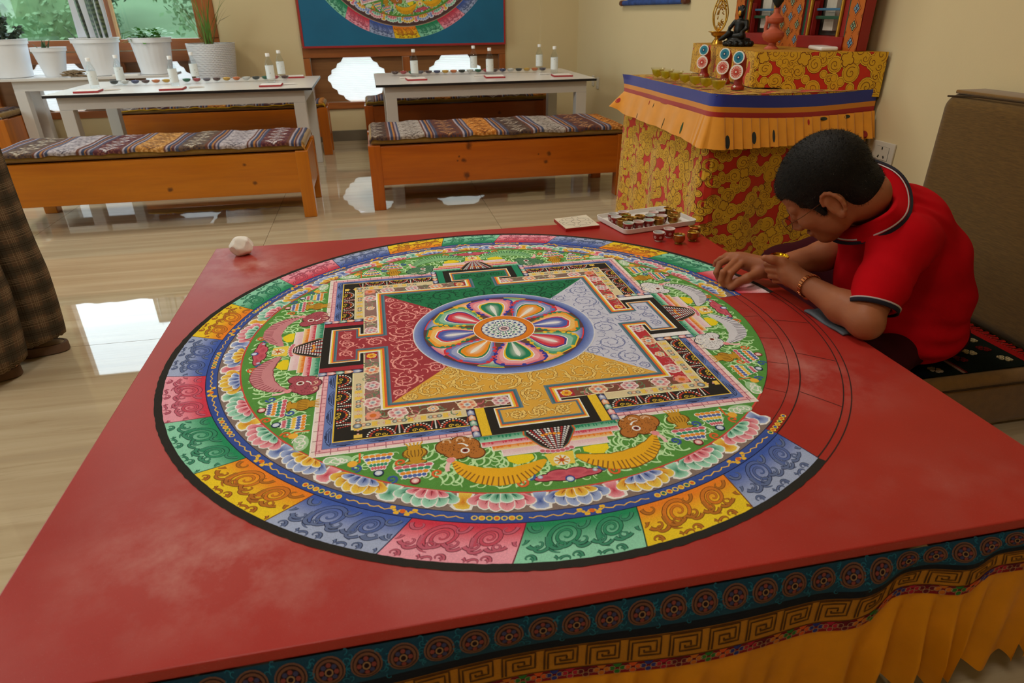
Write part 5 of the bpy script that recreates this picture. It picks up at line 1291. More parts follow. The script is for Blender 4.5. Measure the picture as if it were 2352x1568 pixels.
for k in range(70):
    q = rr2.uniform(0, 2*PI); w = rr2.uniform(0, .032); z = .06+.082*(1-math.cos(q))*.95; pl.tube([(0, w*math.sin(q), z), (.002, w*math.sin(q)*.6+.004, z+.008), (0, w*math.sin(q)*.8, z+.014)], .0028, 5)
obj('filigree_plaque', pl, M_BRASS, t, smooth=9)
pl = MB(); pl.tube([(0, .014*math.cos(q), .245+.022*math.sin(q)) for q in [2*PI*i/16 for i in range(17)]], .003, 6); pl.lathe([(.004, .222), (.008, .232), (.004, .245), (.006, .252), (0, .268)], 10); obj('finial', pl, M_BRASS, t, smooth=9)
t = thing('white_tray', 'shallow white dish lying before the shrine niche', 'dish', (1.60, 1.20, TZ2), -.3)
obj('tray', MB().rbox((0, 0, .009), (.07, .17, .016), .007, 2), M_WHITE, t, smooth=9)
t = thing('terracotta_ewer', 'pinkish terracotta ewer with a curved spout and a dark green plume on top', 'ewer', (1.46, 1.36, TZ2))
obj('body', MB().lathe([(0, 0), (.030, 0), (.030, .004), (.014, .018), (.013, .024), (.036, .036), (.046, .052), (.044, .066), (.024, .078), (.018, .088), (.017, .100), (.030, .104), (.034, .110), (.034, .122), (.026, .128), (.012, .140), (.010, .156), (.013, .160), (.0, .162)], 32), M_TERRA, t, smooth=.7)
obj('spout', MB().tube([(0, .036, .05), (0, .060, .058), (0, .068, .085), (0, .062, .110), (0, .070, .128)], [.012, .010, .008, .007, .008], 10), M_TERRA, t, smooth=9)
obj('plume', MB().lathe([(0, .158), (.006, .162), (.022, .185), (.028, .205), (.022, .222), (.0, .238)], 20), pbr('dark_green_feather', '#14201c', rough=.7), t, smooth=9)
# ================================================================== altar cups, lamps, statue, wall fittings
M_CUPG = thin_glass('clear_offering_glass', (.97, .97, .92)); M_OIL = pbr('yellow_liquid', '#d9cc34', rough=.05, trans=.45, ior=1.1)
cg = MB().lathe([(.016, 0), (.020, .002), (.024, .018), (.031, .042), (.034, .050), (.0335, .050), (.030, .042), (.022, .019), (0, .006)], 24, cap=False).mesh('glass_cup'); cg.materials.append(M_CUPG); shade(cg, .8)
co = MB().lathe([(0, .0065), (.0205, .018), (.0285, .0415), (.0, .042)], 24).mesh('saffron_water'); co.materials.append(M_OIL); shade(co, .8)
for k in range(7):
    x = 1.088+.002*k; y = 1.70-k*.098+(.0 if k < 6 else .0)
    t = thing('offering_cup', 'glass cup of yellow water, %s in the row counted from the altar front corner' % ['seventh', 'sixth', 'fifth', 'fourth', 'third', 'second', 'first'][k], 'cup', (x, y, AZ+.0015), group='glass cups on the altar edge')
    for nm, me in (('glass_cup', cg), ('saffron_water', co)):
        o = bpy.data.objects.new(nm, me); C.objects.link(o); o.parent = t
M_RED = pbr('red_lacquer', '#9a2416', rough=.5)
def rosette(c0, c1, c2, R):
    a = Art(.0006); a.disc(0, 0, R, '#e8e4dc', 0, 24); a.disc(0, 0, R*.82, c0, 1, 24)
    for q in range(16): an = 2*PI*q/16; a.stroke([(R*.3*math.cos(an), R*.3*math.sin(an)), (R*.78*math.cos(an), R*.78*math.sin(an))], R*.10, c1, 2)
    a.disc(0, 0, R*.42, c1, 3, 18); a.disc(0, 0, R*.30, c2, 4, 14); a.disc(0, 0, R*.12, '#efe8d8', 5, 10); return a
for k, (x, y) in enumerate([(1.338, 1.72), (1.278, 1.40), (1.215, 1.165)]):
    t = thing('offering_torma', ['red offering stand with blue and pink rosettes next to the gold stand', 'red offering stand with blue and pink rosettes between the other two', 'red offering stand with blue and pink rosettes at the near altar corner'][k], 'offering', (x, y, AZ+.0015), PI+.6, 'rosette offerings')
    obj('stand', MB().lathe([(0, 0), (.026, 0), (.027, .010), (.018, .020), (.015, .045), (.021, .060), (.024, .075), (.022, .115), (.012, .135), (0, .14)], 24), M_RED, t, smooth=.8)
    for z, R, cs, dx in ((.068, .0285, ('#e6b0a0', '#c84a34', '#b83a28'), .027), (.122, .0245, ('#3a9ab0', '#17708c', '#0f4a68'), .0225)):
        o = obj('rosette', rosette(*cs, R).mesh('rosette', lambda V: np.array([(q[2]+.0031, q[0], q[1]) for q in V])), M_SHR, t); o.location = (dx, 0, z); o.rotation_euler = (0, -.12, 0)
        bk = obj('rosette_disc', MB().lathe([(0, 0), (R, 0), (R, .003), (0, .003)], 24, M=Matrix.Rotation(PI/2, 4, 'Y')), M_PAPER, t); bk.location = (dx, 0, z); bk.rotation_euler = (0, -.12, 0)
    obj('bead', MB().lathe([(0, -.006), (.006, 0), (0, .006)], 10), M_PAPER, t).location = (.027, 0, .012)
# right wall: hanging scroll and sockets
M_BLUB = pbr('blue_brocade', '#2a4a8c', rough=.7, var=.45, vscale=22, bump=.2, bscale=200)
t = thing('hanging_scroll', 'hanging scroll with a blue brocade roll at its foot on the side wall', 'scroll', (1.748, 3.47, 1.17))
obj('roller', MB().tube([(0, -.54, 0), (0, .54, 0)], .018, 16), M_BLUB, t, smooth=.9)
for y in (-.575, .575): obj('roller_knob', MB().lathe([(0, -.035), (.012, -.035), (.021, -.022), (.021, .02), (.016, .035), (0, .036)], 16, M=Matrix.Translation((0, y, 0)) @ Matrix.Rotation(PI/2, 4, 'X')), pbr('knob_wood', '#5c2c1a', rough=.35), t, smooth=.9)
obj('scroll_cloth', MB().bx(.012, .016, -.5, .5, .012, 1.3), M_BLUB, t); obj('scroll_panel', MB().bx(.009, .0118, -.36, .36, .25, 1.1), pbr('scroll_panel_plain', '#9a7a54', rough=.8, var=.2, vscale=5), t)
M_PLATE = pbr('socket_plastic', '#cfc8b8', rough=.35); M_SLOT = pbr('socket_slot', '#24201c', rough=.6)
def socket(y, z, w, h, label, sw=False):
    t = thing('wall_socket', label, 'switch' if sw else 'socket', (XR, y, z))
    obj('plate', MB().rbox((-.005, 0, 0), (.009, w, h), .003, 2), M_PLATE, t, smooth=9)
    obj('socket_face', MB().rbox((-.0085, 0, 0), (.006, w*.58, h*.58), .0015, 1), M_PLATE, t)
    obj('seam', MB().bx(-.0098, -.0092, -w*.3, w*.3, -h*.3, h*.3), M_SLOT, t)
    if not sw:
        for (dy, dz, rx) in ((0, .02, 0), (.015, -.013, .5), (-.015, -.013, -.5)): obj('slot', MB().box((0, 0, 0), (.002, .005, .010), M=Matrix.Translation((-.0125, dy, dz)) @ Matrix.Rotation(rx, 4, 'X')), M_SLOT, t)
socket(.912, .585, .125, .09, 'cream wall socket between the altar and the sofa back')
socket(4.755, .54, .06, .09, 'cream switch plate nearer the corner behind the white table', True); socket(4.62, .53, .06, .10, 'cream switch plate further from the corner behind the white table', True)

# ------------------------------------------------------------------ painting of a mandala in front of the second window
pt = thing('mandala_painting', 'large teal painting of a round mandala with a red border', 'painting', (.1, 5.315, 1.81))
M_TEAL = pbr('teal_canvas', '#0f6a92', rough=.55, var=.12, vscale=3, bump=.2, bscale=300)
obj('canvas', MB().bx(-.93, .93, -.008, .012, -.953, .953), M_TEAL, pt)
for x0, x1, z0, z1 in ((-.945, .945, -.97, -.953), (-.945, .945, .953, .97), (-.945, -.93, -.953, .953), (.93, .945, -.953, .953)): obj('border', MB().bx(x0, x1, -.012, .014, z0, z1), M_SRED if False else pbr('red_border', '#a82a2c', rough=.5), pt)
PK = .903/(.982*.8)
M_PAINT = pbr('thangka_paint', attr=True, rough=.7, grain=.05)
def paint_copy(o, rot):
    c = o.copy(); C.objects.link(c); c.parent = pt
    Mx = Matrix(((-PK, 0, 0, 0), (0, 0, -1, 0), (0, PK, 0, 0), (0, 0, 0, 1)))     # lay the drawing upright, mirrored
    c.matrix_parent_inverse = Matrix(); c.matrix_basis = Matrix.Translation((0, -.0085, 0)) @ Matrix.Rotation(-rot-rad(13.5), 4, 'Y') @ Mx
    return c
src = [o for o in mand.children]
pans = [o for o in src if o.name.startswith('cloud_panel')][4:8]; pets = [o for o in src if o.name.startswith('lotus_petal')][0:4]
for q in range(6):
    for o in pans: paint_copy(o, rad(60)*q)
for q in range(8):
    for o in pets: paint_copy(o, rad(45)*q)
for nm in ('garden', 'wall_ground', 'palace_wall', 'gate_steps', 'gate_beasts', 'border_lines', 'palace_floor', 'lotus_ring', 'seed_head'):
    for o in src:
        if o.name.split('.')[0] == nm: paint_copy(o, 0)
a = Art(); a.ring(.845, .877, '#4a3434', '#5a4040', 2, n=200); a.ring(.868, .876, '#b8a48a', '#8a7a6a', 3, n=200); a.ring(.786, .847, '#6a4a40', '#5a3a36', 1, n=200)
o = obj('painted_band', a.mesh('painted_band', lambda V: np.array([(x*.8*PK, -.009-z, y*.8*PK) for x, y, z in V])), M_PAINT, pt)

# ------------------------------------------------------------------ low seat, back cushion and rug
M_SOFA = pbr('olive_brown_weave', '#6b4f22', rough=.9, spec=.15, sheen=.25, var=.28, vscale=14, stretch=(1, 3, 26), bump=.5, bscale=160)
M_SEAT = pbr('brown_velour', '#7a5720', rough=.9, sheen=.35, var=.14, vscale=40, bump=.3, bscale=300); M_PIPE = pbr('dark_piping', '#3a2608', rough=.8)
t = thing('back_cushion', 'tall olive-brown upholstered back cushion against the wall behind the seated man', 'cushion', (0, 0, 0))
obj('cushion', MB().rbox((1.685, -.18, .515), (.145, 1.43, .70), .05, 5), M_SOFA, t, smooth=9)
obj('top_panel', MB().rbox((1.69, -.18, .868), (.115, 1.36, .012), .005, 2), M_SEAT, t, smooth=9)
obj('piping', MB().tube([(1.628, .52, .852), (1.624, .40, .862), (1.622, .1, .864), (1.622, -.88, .864)], .003, 6), M_PIPE, t)
t = thing('floor_seat', 'low brown velour seat mattress under the seated man', 'mattress', (0, 0, 0))
SY0, SY1 = -.17, .56; ST = .185
obj('mattress', MB().rbox((1.275, (SY0+SY1)/2, ST/2), (.66, SY1-SY0, ST-.002), .035, 4), M_SEAT, t, smooth=9)
obj('piping', MB().tube([(.96, SY0+.004, ST-.032), (1.3, SY0-.003, ST-.03), (1.60, SY0-.001, ST-.032)], .003, 6), M_PIPE, t)
obj('rear_bolster', MB().rbox((1.60, -.52, .085), (.30, .69, .168), .03, 3), M_SEAT, t, smooth=9) if False else None
a = Art(.0004)
a.rect(0, .40, 0, .42, '#141a14', 0); a.rect(.385, .415, -.0, .42, '#8e1614', 1); a.rect(.155, .165, 0, .42, '#8a6a5a', 1); a.rect(.165, .172, 0, .42, '#6a1c18', 1); a.rect(0, .06, 0, .42, '#101018', 1)
for i, (x, y, c) in enumerate([(.34, .045, '#b0a078'), (.27, .10, '#b0a078'), (.34, .17, '#b0a078'), (.21, .07, '#6a1c18'), (.33, .11, '#6a1c18'), (.27, .19, '#7a2018'), (.21, .15, '#6a1c18'), (.09, .03, '#a09078'), (.11, .1, '#a09078')]):
    for (dx, dy) in ((-1, 0), (1, 0), (0, 1), (0, -1), (-1, 1), (1, -1)): a.ring(.0035, .0065, c, z=2, n=8, x=x+dx*.010, y=y+dy*.010)
for k in range(40): a.stroke([(.412, .01*k+.004), (.430+.004*(k % 3), .01*k+.002+.003*(k % 2))], .004, '#a02018', 1)
rug = obj('small_rug', a.mesh('small_rug', lambda V: np.array([(1.145+x, SY0+.03+y, ST+.0015+z+.004*math.sin(x*9)*math.sin(y*14)*0+.003) for x, y, z in V])), pbr('woven_rug', attr=True, rough=1, spec=.05, bump=.5, bscale=500, grain=.3, gscale=350))
tag(rug, 'small dark rug with red edge and pale motifs on the seat mattress', 'rug'); sd = rug.modifiers.new('thick', 'SOLIDIFY'); sd.thickness = .003; sd.offset = -1

# ------------------------------------------------------------------ tray with pigment cups, drawing tile, rock, cloth
t = thing('pigment_tray', 'white rectangular tray of pigment cups on the red table', 'tray', (.703, .800, TZ), .19)
def tray_mesh(L_, W_, h):
    mb = MB(); prof = [(0, 0, .0), (1, 1, 0)]
    def rr(l, w, z, r=.02, n=5):
        out = []
        for cx, cy, a0 in ((l/2-r, w/2-r, 0), (-l/2+r, w/2-r, PI/2), (-l/2+r, -w/2+r, PI), (l/2-r, -w/2+r, 1.5*PI)):
            for i in range(n+1): an = a0+PI/2*i/n; out.append((cx+r*math.cos(an), cy+r*math.sin(an), z))
        return out
    rings = [rr(L_-.012, W_-.012, .0005), rr(L_-.004, W_-.004, .004), rr(L_, W_, h), rr(L_-.006, W_-.006, h), rr(L_-.010, W_-.010, .005), rr(L_-.03, W_-.03, .004, r=.012)]
    vs = [p for r_ in rings for p in r_]; n = len(rings[0]); fs = []
    for k in range(len(rings)-1):
        for i in range(n): j = (i+1) % n; fs.append((k*n+i, k*n+j, (k+1)*n+j, (k+1)*n+i))
    fs += [tuple(range(n-1, -1, -1)), tuple((len(rings)-1)*n+i for i in range(n))]; return mb.add(vs, fs)
TL_, TW_ = .315, .222
obj('tray_shell', tray_mesh(TL_, TW_, .020), M_WHITE, t, smooth=.6)
M_CUPB = pbr('bronze_cup', '#a8803a', rough=.32, metal=.85, bump=.15, bscale=150, var=.15, vscale=40); M_CUPR = pbr('red_glazed_cup', attr=True, rough=.25, coat=.3)
bz = MB().lathe([(0, 0), (.0125, 0), (.0135, .002), (.010, .005), (.017, .010), (.0205, .018), (.0185, .027), (.0195, .0305), (.0205, .0325), (.019, .0335), (.0170, .031), (.0168, .022), (0, .021)], 24).mesh('bronze_body'); bz.materials.append(M_CUPB); shade(bz, .8)
def redcup_mesh():
    mb = MB(); P_ = [(0, 0, 'w'), (.0115, 0, 'w'), (.0125, .002, 'w'), (.0125, .0045, 'w'), (.0155, .006, 'r'), (.018, .010, 'r'), (.0193, .024, 'r'), (.0197, .029, 'r'), (.0199, .0295, 'w'), (.0205, .0325, 'w'), (.0185, .0328, 'w'), (.0172, .028, 'w'), (.0168, .022, 'w'), (0, .0215, 'w')]
    n = 24; vs = []; cs = []; fs = []
    for r, z, c in P_:
        for i in range(n): an = 2*PI*i/n; vs.append((r*math.cos(an), r*math.sin(an), z)); cs.append(lin('#d8d0cc' if c == 'w' else '#8a2622'))
    for k in range(len(P_)-1):
        for i in range(n): j = (i+1) % n; fs.append((k*n+i, k*n+j, (k+1)*n+j, (k+1)*n+i))
    mb.add(vs, fs, cs)
    for i in range(6):   # white medallions printed round the side
        an = 2*PI*i/6; Mx = Matrix.Rotation(an, 4, 'Z'); 
        for R, c, o in ((.0052, '#d8c8c4', .0004), (.0034, '#a04038', .0006), (.0020, '#d8c8c4', .0008)):
            mb.add([(.0185+.00075*math.sin(q)+o, R*math.cos(q), .017+R*math.sin(q)) for q in [2*PI*e/10 for e in range(10)]], [tuple(range(10))], c, M=Mx)
    me = mb.mesh('glazed_body'); me.materials.append(M_CUPR); shade(me, .8); return me
rc_ = redcup_mesh()
PIG = {'teal': '#7fc0b8', 'green': '#3f8a3a', 'pink': '#d8a0a4', 'grey': '#8a98a0', 'brown': '#8a4a2a', 'white': '#cfd4dc', 'orange': '#d0481c', 'yellow': '#d8b020', 'red': '#b03a2c', 'dark': '#4a3a20', 'rose': '#b06a64', 'seagreen': '#4a9a84', 'slate': '#9098a8'}
pg = {}
def cup(x, y, kind, col, z, label, group, parent_rot=None):
    t = thing('pigment_cup', label, 'cup', (x, y, z), (x*37) % 3, group)
    o = bpy.data.objects.new('cup_body', bz if kind == 'b' else rc_); C.objects.link(o); o.parent = t
    if col not in pg:
        pg[col] = MB().lathe([(.0, .0268), (.010, .0262), (.0168, .0255), (.0165, .0225), (0, .0222)], 20).mesh('pigment'); pg[col].materials.append(pbr('pigment_'+col, PIG[col], rough=.95, var=.1, vscale=200)); shade(pg[col], .8)
    o = bpy.data.objects.new('pigment', pg[col]); C.objects.link(o); o.parent = t
# cups in the tray: rim centres read off the photograph, kept one cup apart
CT = [(865, 255, 'r', 'grey'), (985, 230, 'r', 'pink'), (1425, 210, 'r', 'white'), (1345, 232, 'r', 'pink'), (1500, 195, 'b', 'yellow'), (1592, 238, 'b', 'orange'), (1010, 270, 'b', 'green'), (1165, 285, 'b', 'brown'), (1320, 272, 'r', 'teal'), (1465, 283, 'r', 'pink'), (858, 298, 'r', 'white'), (1035, 318, 'b', 'dark'), (940, 357, 'b', 'dark'), (1065, 387, 'r', 'seagreen'), (1190, 362, 'r', 'rose'), (1310, 335, 'r', 'teal'), (1455, 337, 'b', 'brown'), (1602, 322, 'b', 'dark')]
cp = [np.array(pz(1240+u/5.113, 440+w/5.113, TZ+.0052+.033))[:2] for u, w, _, _ in CT]; ca, sa = math.cos(.19), math.sin(.19)
for it in range(200):
    for i in range(len(cp)):
        for j in range(i):
            d = cp[i]-cp[j]; l = np.linalg.norm(d)
            if l < .0425: m_ = d/l*(.0425-l)/2; cp[i] = cp[i]+m_; cp[j] = cp[j]-m_
        u, w = (cp[i][0]-.703)*ca+(cp[i][1]-.800)*sa, -(cp[i][0]-.703)*sa+(cp[i][1]-.800)*ca; u = min(.1285, max(-.1285, u)); w = min(.082, max(-.082, w)); cp[i] = np.array((.703+u*ca-w*sa, .800+u*sa+w*ca))
for i, (u, w, kd, cl_) in enumerate(CT):
    ds = sorted((float(np.linalg.norm(cp[i]-cp[j])), j) for j in range(len(CT)) if j != i); n1, n2 = CT[ds[0][1]][3], CT[ds[1][1]][3]
    cup(cp[i][0], cp[i][1], kd, cl_, TZ+.0052, '%s cup of %s pigment in the white tray touching %s and %s cups' % ('bronze' if kd == 'b' else 'red glazed', cl_, n1, n2), 'cups in the white tray')
for u, w, kd, cl_ in ((1400, 470, 'r', 'slate'), (1522, 428, 'r', 'pink'), (1640, 502, 'b', 'grey'), (1802, 470, 'b', 'yellow'), (1826, 412, 'b', 'orange')):
    p_ = pz(1240+u/5.113, 440+w/5.113, TZ+.033)
    cup(p_.x, p_.y, kd, cl_, TZ, '%s cup of %s pigment standing on the red table beside the tray' % ('bronze' if kd == 'b' else 'red glazed', cl_), None)
t = thing('drawing_tile', 'small square white tile with a lotus line drawing and red edge', 'drawing', (.437, .832, TZ), -.0)
t.rotation_euler = (0, 0, -.02)
sq_ = [(-.072, .055), (-.060, -.078), (.074, -.062), (.064, .082)]
obj('tile', MB().prism(sq_, 0, .011), pbr('tile_red_edge', '#a8241c', rough=.5), t); obj('face', MB().prism([(x*.985, y*.985) for x, y in sq_], .0111, .0125), pbr('tile_face', '#d8cdb8', rough=.7), t)
a = Art(); ln_ = '#3a3630'
def ell(cx, cy, rx, ry, a0=0, a1=2*PI): a.stroke([(cx+rx*math.cos(a0+(a1-a0)*i/16), cy+ry*math.sin(a0+(a1-a0)*i/16)) for i in range(17)], .0011, ln_)
ell(0, 0, .018, .018)
for q in range(4): an = q*PI/2+.6; ell(.032*math.cos(an), .032*math.sin(an), .017, .015); ell(.036*math.cos(an), .036*math.sin(an), .027, .021, an-1.7, an+1.7)
for q in range(4): an = q*PI/2+.6+PI/4; ell(.052*math.cos(an), .052*math.sin(an), .012, .012, an-2, an+2)
obj('line_drawing', a.mesh('line_drawing', lambda V: V+[0, 0, .0129]), pbr('ink_line', attr=True, rough=.8), t)
bm = bmesh.new(); bmesh.ops.create_icosphere(bm, subdivisions=4, radius=1)
from mathutils import noise
pl_ = [Vector((random.Random(i).gauss(0, 1), random.Random(i+50).gauss(0, 1), random.Random(i+90).gauss(0, 1))).normalized() for i in range(13)]
for v_ in bm.verts:
    p = v_.co.copy(); 
    for n_ in pl_:
        d = p.dot(n_)-.86
        if d > 0: p -= n_*d
    p *= 1+.05*noise.noise(p*2.2)+.015*noise.noise(p*9); v_.co = Vector((p.x*.040, p.y*.033, p.z*.034))
zm = min(v_.co.z for v_ in bm.verts)
for v_ in bm.verts: v_.co.z = max(v_.co.z-zm-.004, 0)
me = bpy.data.meshes.new('white_rock'); bm.to_mesh(me); bm.free()
rk = tag(obj('white_rock', me, pbr('white_quartz', '#eeeae2', rough=.55, var=.12, vscale=30, bump=.4, bscale=60, sss=.1), smooth=.5), 'rough white stone on the far corner of the red table', 'rock'); rk.location = (-.748, .765, TZ)
# ================================================================== figures: smooth-union bodies meshed with surface nets
class Field:
    def __init__(s, lo, hi, h):
        s.lo = np.array(lo, np.float32); s.h = h; s.n = np.ceil((np.array(hi)-np.array(lo))/h).astype(int)+1; s.F = np.full(s.n, .2, np.float32)
    def _sub(s, lo, hi):
        a = np.clip(np.floor((np.array(lo)-s.lo)/s.h).astype(int), 0, s.n); b = np.clip(np.ceil((np.array(hi)-s.lo)/s.h).astype(int)+1, 0, s.n)
        if (b <= a).any(): return None
        g = [(s.lo[i]+s.h*np.arange(a[i], b[i])).astype(np.float32) for i in range(3)]
        return (slice(a[0], b[0]), slice(a[1], b[1]), slice(a[2], b[2])), g[0][:, None, None], g[1][None, :, None], g[2][None, None, :]
    def _apply(s, sub, d, k, op):
        sl = sub[0]; F = s.F[sl]
        if op == 'add':
            if k <= 0: s.F[sl] = np.minimum(F, d); return
            h = np.clip(.5+.5*(F-d)/k, 0, 1); s.F[sl] = F*(1-h)+d*h-k*h*(1-h)
        else:
            if k <= 0: s.F[sl] = np.maximum(F, -d); return
            h = np.clip(.5-.5*(F+d)/k, 0, 1); s.F[sl] = F*(1-h)-d*h+k*h*(1-h)
    def cap(s, p0, p1, r0, r1=None, k=.012, op='add'):
        r1 = r0 if r1 is None else r1; p0 = np.array(p0, np.float32); p1 = np.array(p1, np.float32); m = max(r0, r1)+k+.012
        sub = s._sub(np.minimum(p0, p1)-m, np.maximum(p0, p1)+m)
        if sub is None: return s
        _, X, Y, Z = sub; ab = p1-p0; L2 = float(ab@ab)+1e-12
        t = np.clip(((X-p0[0])*ab[0]+(Y-p0[1])*ab[1]+(Z-p0[2])*ab[2])/L2, 0, 1)
        d = np.sqrt((X-p0[0]-t*ab[0])**2+(Y-p0[1]-t*ab[1])**2+(Z-p0[2]-t*ab[2])**2)-(r0+(r1-r0)*t)
        s._apply(sub, d, k, op); return s
    def chain(s, pts, rs, k=.012, op='add'):
        for i in range(len(pts)-1): s.cap(pts[i], pts[i+1], rs[i], rs[i+1], k, op)
        return s
    def ell(s, c, r, R=None, k=.012, op='add'):
        c = np.array(c, np.float32); m = max(r)+k+.012; sub = s._sub(c-m, c+m)
        if sub is None: return s
        _, X, Y, Z = sub; x, y, z = X-c[0], Y-c[1], Z-c[2]
        if R is not None:
            R = np.array(R, np.float32); x, y, z = (R[0, 0]*x+R[1, 0]*y+R[2, 0]*z), (R[0, 1]*x+R[1, 1]*y+R[2, 1]*z), (R[0, 2]*x+R[1, 2]*y+R[2, 2]*z)
        k0 = np.sqrt((x/r[0])**2+(y/r[1])**2+(z/r[2])**2); k1 = np.sqrt((x/r[0]**2)**2+(y/r[1]**2)**2+(z/r[2]**2)**2)+1e-9
        s._apply(sub, k0*(k0-1)/k1, k, op); return s
    def plane_cut(s, p, n, reg=None, k=.002):
        """remove what lies on the side n points to (inside the region box)"""
        lo, hi = reg if reg else (s.lo-1, s.lo+s.n*s.h+1); sub = s._sub(lo, hi)
        if sub is None: return s
        _, X, Y, Z = sub; d = -((X-p[0])*n[0]+(Y-p[1])*n[1]+(Z-p[2])*n[2]); s._apply(sub, d, k, 'sub'); return s
    def at(s, P):
        """trilinear field value at points"""
        q = (np.asarray(P, float)-s.lo)/s.h; i = np.clip(np.floor(q).astype(int), 0, s.n-2); f = q-i; o = 0
        for dx in (0, 1):
            for dy in (0, 1):
                for dz in (0, 1): o = o+s.F[i[..., 0]+dx, i[..., 1]+dy, i[..., 2]+dz]*(f[..., 0] if dx else 1-f[..., 0])*(f[..., 1] if dy else 1-f[..., 1])*(f[..., 2] if dz else 1-f[..., 2])
        return o
    def march(s, o, d, far=.3, n=60):
        """first distance along d where the surface is left (starting inside)"""
        ts = np.linspace(0, far, n); v_ = s.at(np.array(o)[None]+ts[:, None]*np.array(d)[None]); w = np.where(v_ > 0)[0]
        if not len(w): return far
        i = w[0]
        if i == 0: return 0.
        return ts[i-1]+(ts[i]-ts[i-1])*(-v_[i-1])/(v_[i]-v_[i-1]+1e-9)
    def march_in(s, o, d, far=.1, n=70):
        ts = np.linspace(0, far, n); v_ = s.at(np.array(o)[None]+ts[:, None]*np.array(d)[None]); w = np.where(v_ < 0)[0]
        if not len(w): return far
        i = max(w[0], 1); return ts[i-1]+(ts[i]-ts[i-1])*v_[i-1]/(v_[i-1]-v_[i]+1e-9)
    def mesh(s, name, smooth=1):
        F = s.F; I = F < 0; n = s.n
        c = np.zeros(n-1, np.int8)
        for dx in (0, 1):
            for dy in (0, 1):
                for dz in (0, 1): c += I[dx:n[0]-1+dx, dy:n[1]-1+dy, dz:n[2]-1+dz]
        mask = (c > 0) & (c < 8); cells = np.argwhere(mask); idx = np.full(mask.shape, -1, np.int64); idx[mask] = np.arange(len(cells))
        acc = np.zeros((len(cells), 3)); cnt = np.zeros(len(cells))
        cor = [(dx, dy, dz) for dx in (0, 1) for dy in (0, 1) for dz in (0, 1)]
        val = {q: F[cells[:, 0]+q[0], cells[:, 1]+q[1], cells[:, 2]+q[2]] for q in cor}
        for a_ in cor:
            for ax in range(3):
                if a_[ax] == 0:
                    b_ = list(a_); b_[ax] = 1; b_ = tuple(b_); va, vb = val[a_], val[b_]; m = (va < 0) != (vb < 0); t = np.where(m, va/(va-vb+1e-12), 0)
                    p = np.tile(np.array(a_, float), (len(cells), 1)); p[:, ax] += t; acc += p*m[:, None]; cnt += m
        V = (cells+acc/np.maximum(cnt, 1)[:, None])*s.h+s.lo
        faces = []
        for ax in range(3):
            u, w = (ax+1) % 3, (ax+2) % 3; sl0 = [slice(None)]*3; sl1 = [slice(None)]*3; sl0[ax] = slice(0, n[ax]-1); sl1[ax] = slice(1, n[ax])
            A, B = I[tuple(sl0)], I[tuple(sl1)]; e = np.argwhere(A != B); ok = (e[:, u] > 0) & (e[:, w] > 0) & (e[:, u] < n[u]-1) & (e[:, w] < n[w]-1); e = e[ok]
            if not len(e): continue
            ins = A[e[:, 0], e[:, 1], e[:, 2]]; q = []
            for du, dw in ((-1, -1), (0, -1), (0, 0), (-1, 0)):
                g = e.copy(); g[:, u] += du; g[:, w] += dw; q.append(idx[g[:, 0], g[:, 1], g[:, 2]])
            q = np.stack(q, 1); q[~ins] = q[~ins][:, ::-1]; faces.append(q)
        Fc = np.concatenate(faces); Fc = Fc[(Fc >= 0).all(1)]
        for it in range(smooth):
            S_ = np.zeros_like(V); K = np.zeros(len(V))
            for a_, b_ in ((0, 1), (1, 2), (2, 3), (3, 0)):
                np.add.at(S_, Fc[:, a_], V[Fc[:, b_]]); np.add.at(K, Fc[:, a_], 1); np.add.at(S_, Fc[:, b_], V[Fc[:, a_]]); np.add.at(K, Fc[:, b_], 1)
            V = V*.4+.6*S_/np.maximum(K, 1)[:, None]
        s.V = V; me = bpy.data.meshes.new(name); me.vertices.add(len(V)); me.vertices.foreach_set('co', V.astype(np.float32).ravel())
        me.loops.add(len(Fc)*4); me.loops.foreach_set('vertex_index', Fc.astype(np.int32).ravel()); me.polygons.add(len(Fc)); me.polygons.foreach_set('loop_start', np.arange(0, len(Fc)*4, 4, dtype=np.int32)); me.update(calc_edges=True); shade(me, 9); return me
def paint(me, cols):
    a = me.attributes.new('Col', 'FLOAT_COLOR', 'POINT'); arr = np.ones((len(cols), 4), np.float32); arr[:, :3] = cols; a.data.foreach_set('color', arr.ravel())
def frame(fwd, up):
    f = Vector(fwd).normalized(); u = Vector(up); u = (u-f*u.dot(f)).normalized(); l = u.cross(f); return Matrix((f, l, u)).transposed()   # columns: forward, left, up

M_SKIN = pbr('skin', attr=True, rough=.5, spec=.35, sss=.12, var=.05, vscale=60, bump=.12, bscale=500)
SKIN = np.array(lin('#9c5f3f')); SKIN_D = np.array(lin('#8a4f34')); LIP = np.array(lin('#8c4a40'))

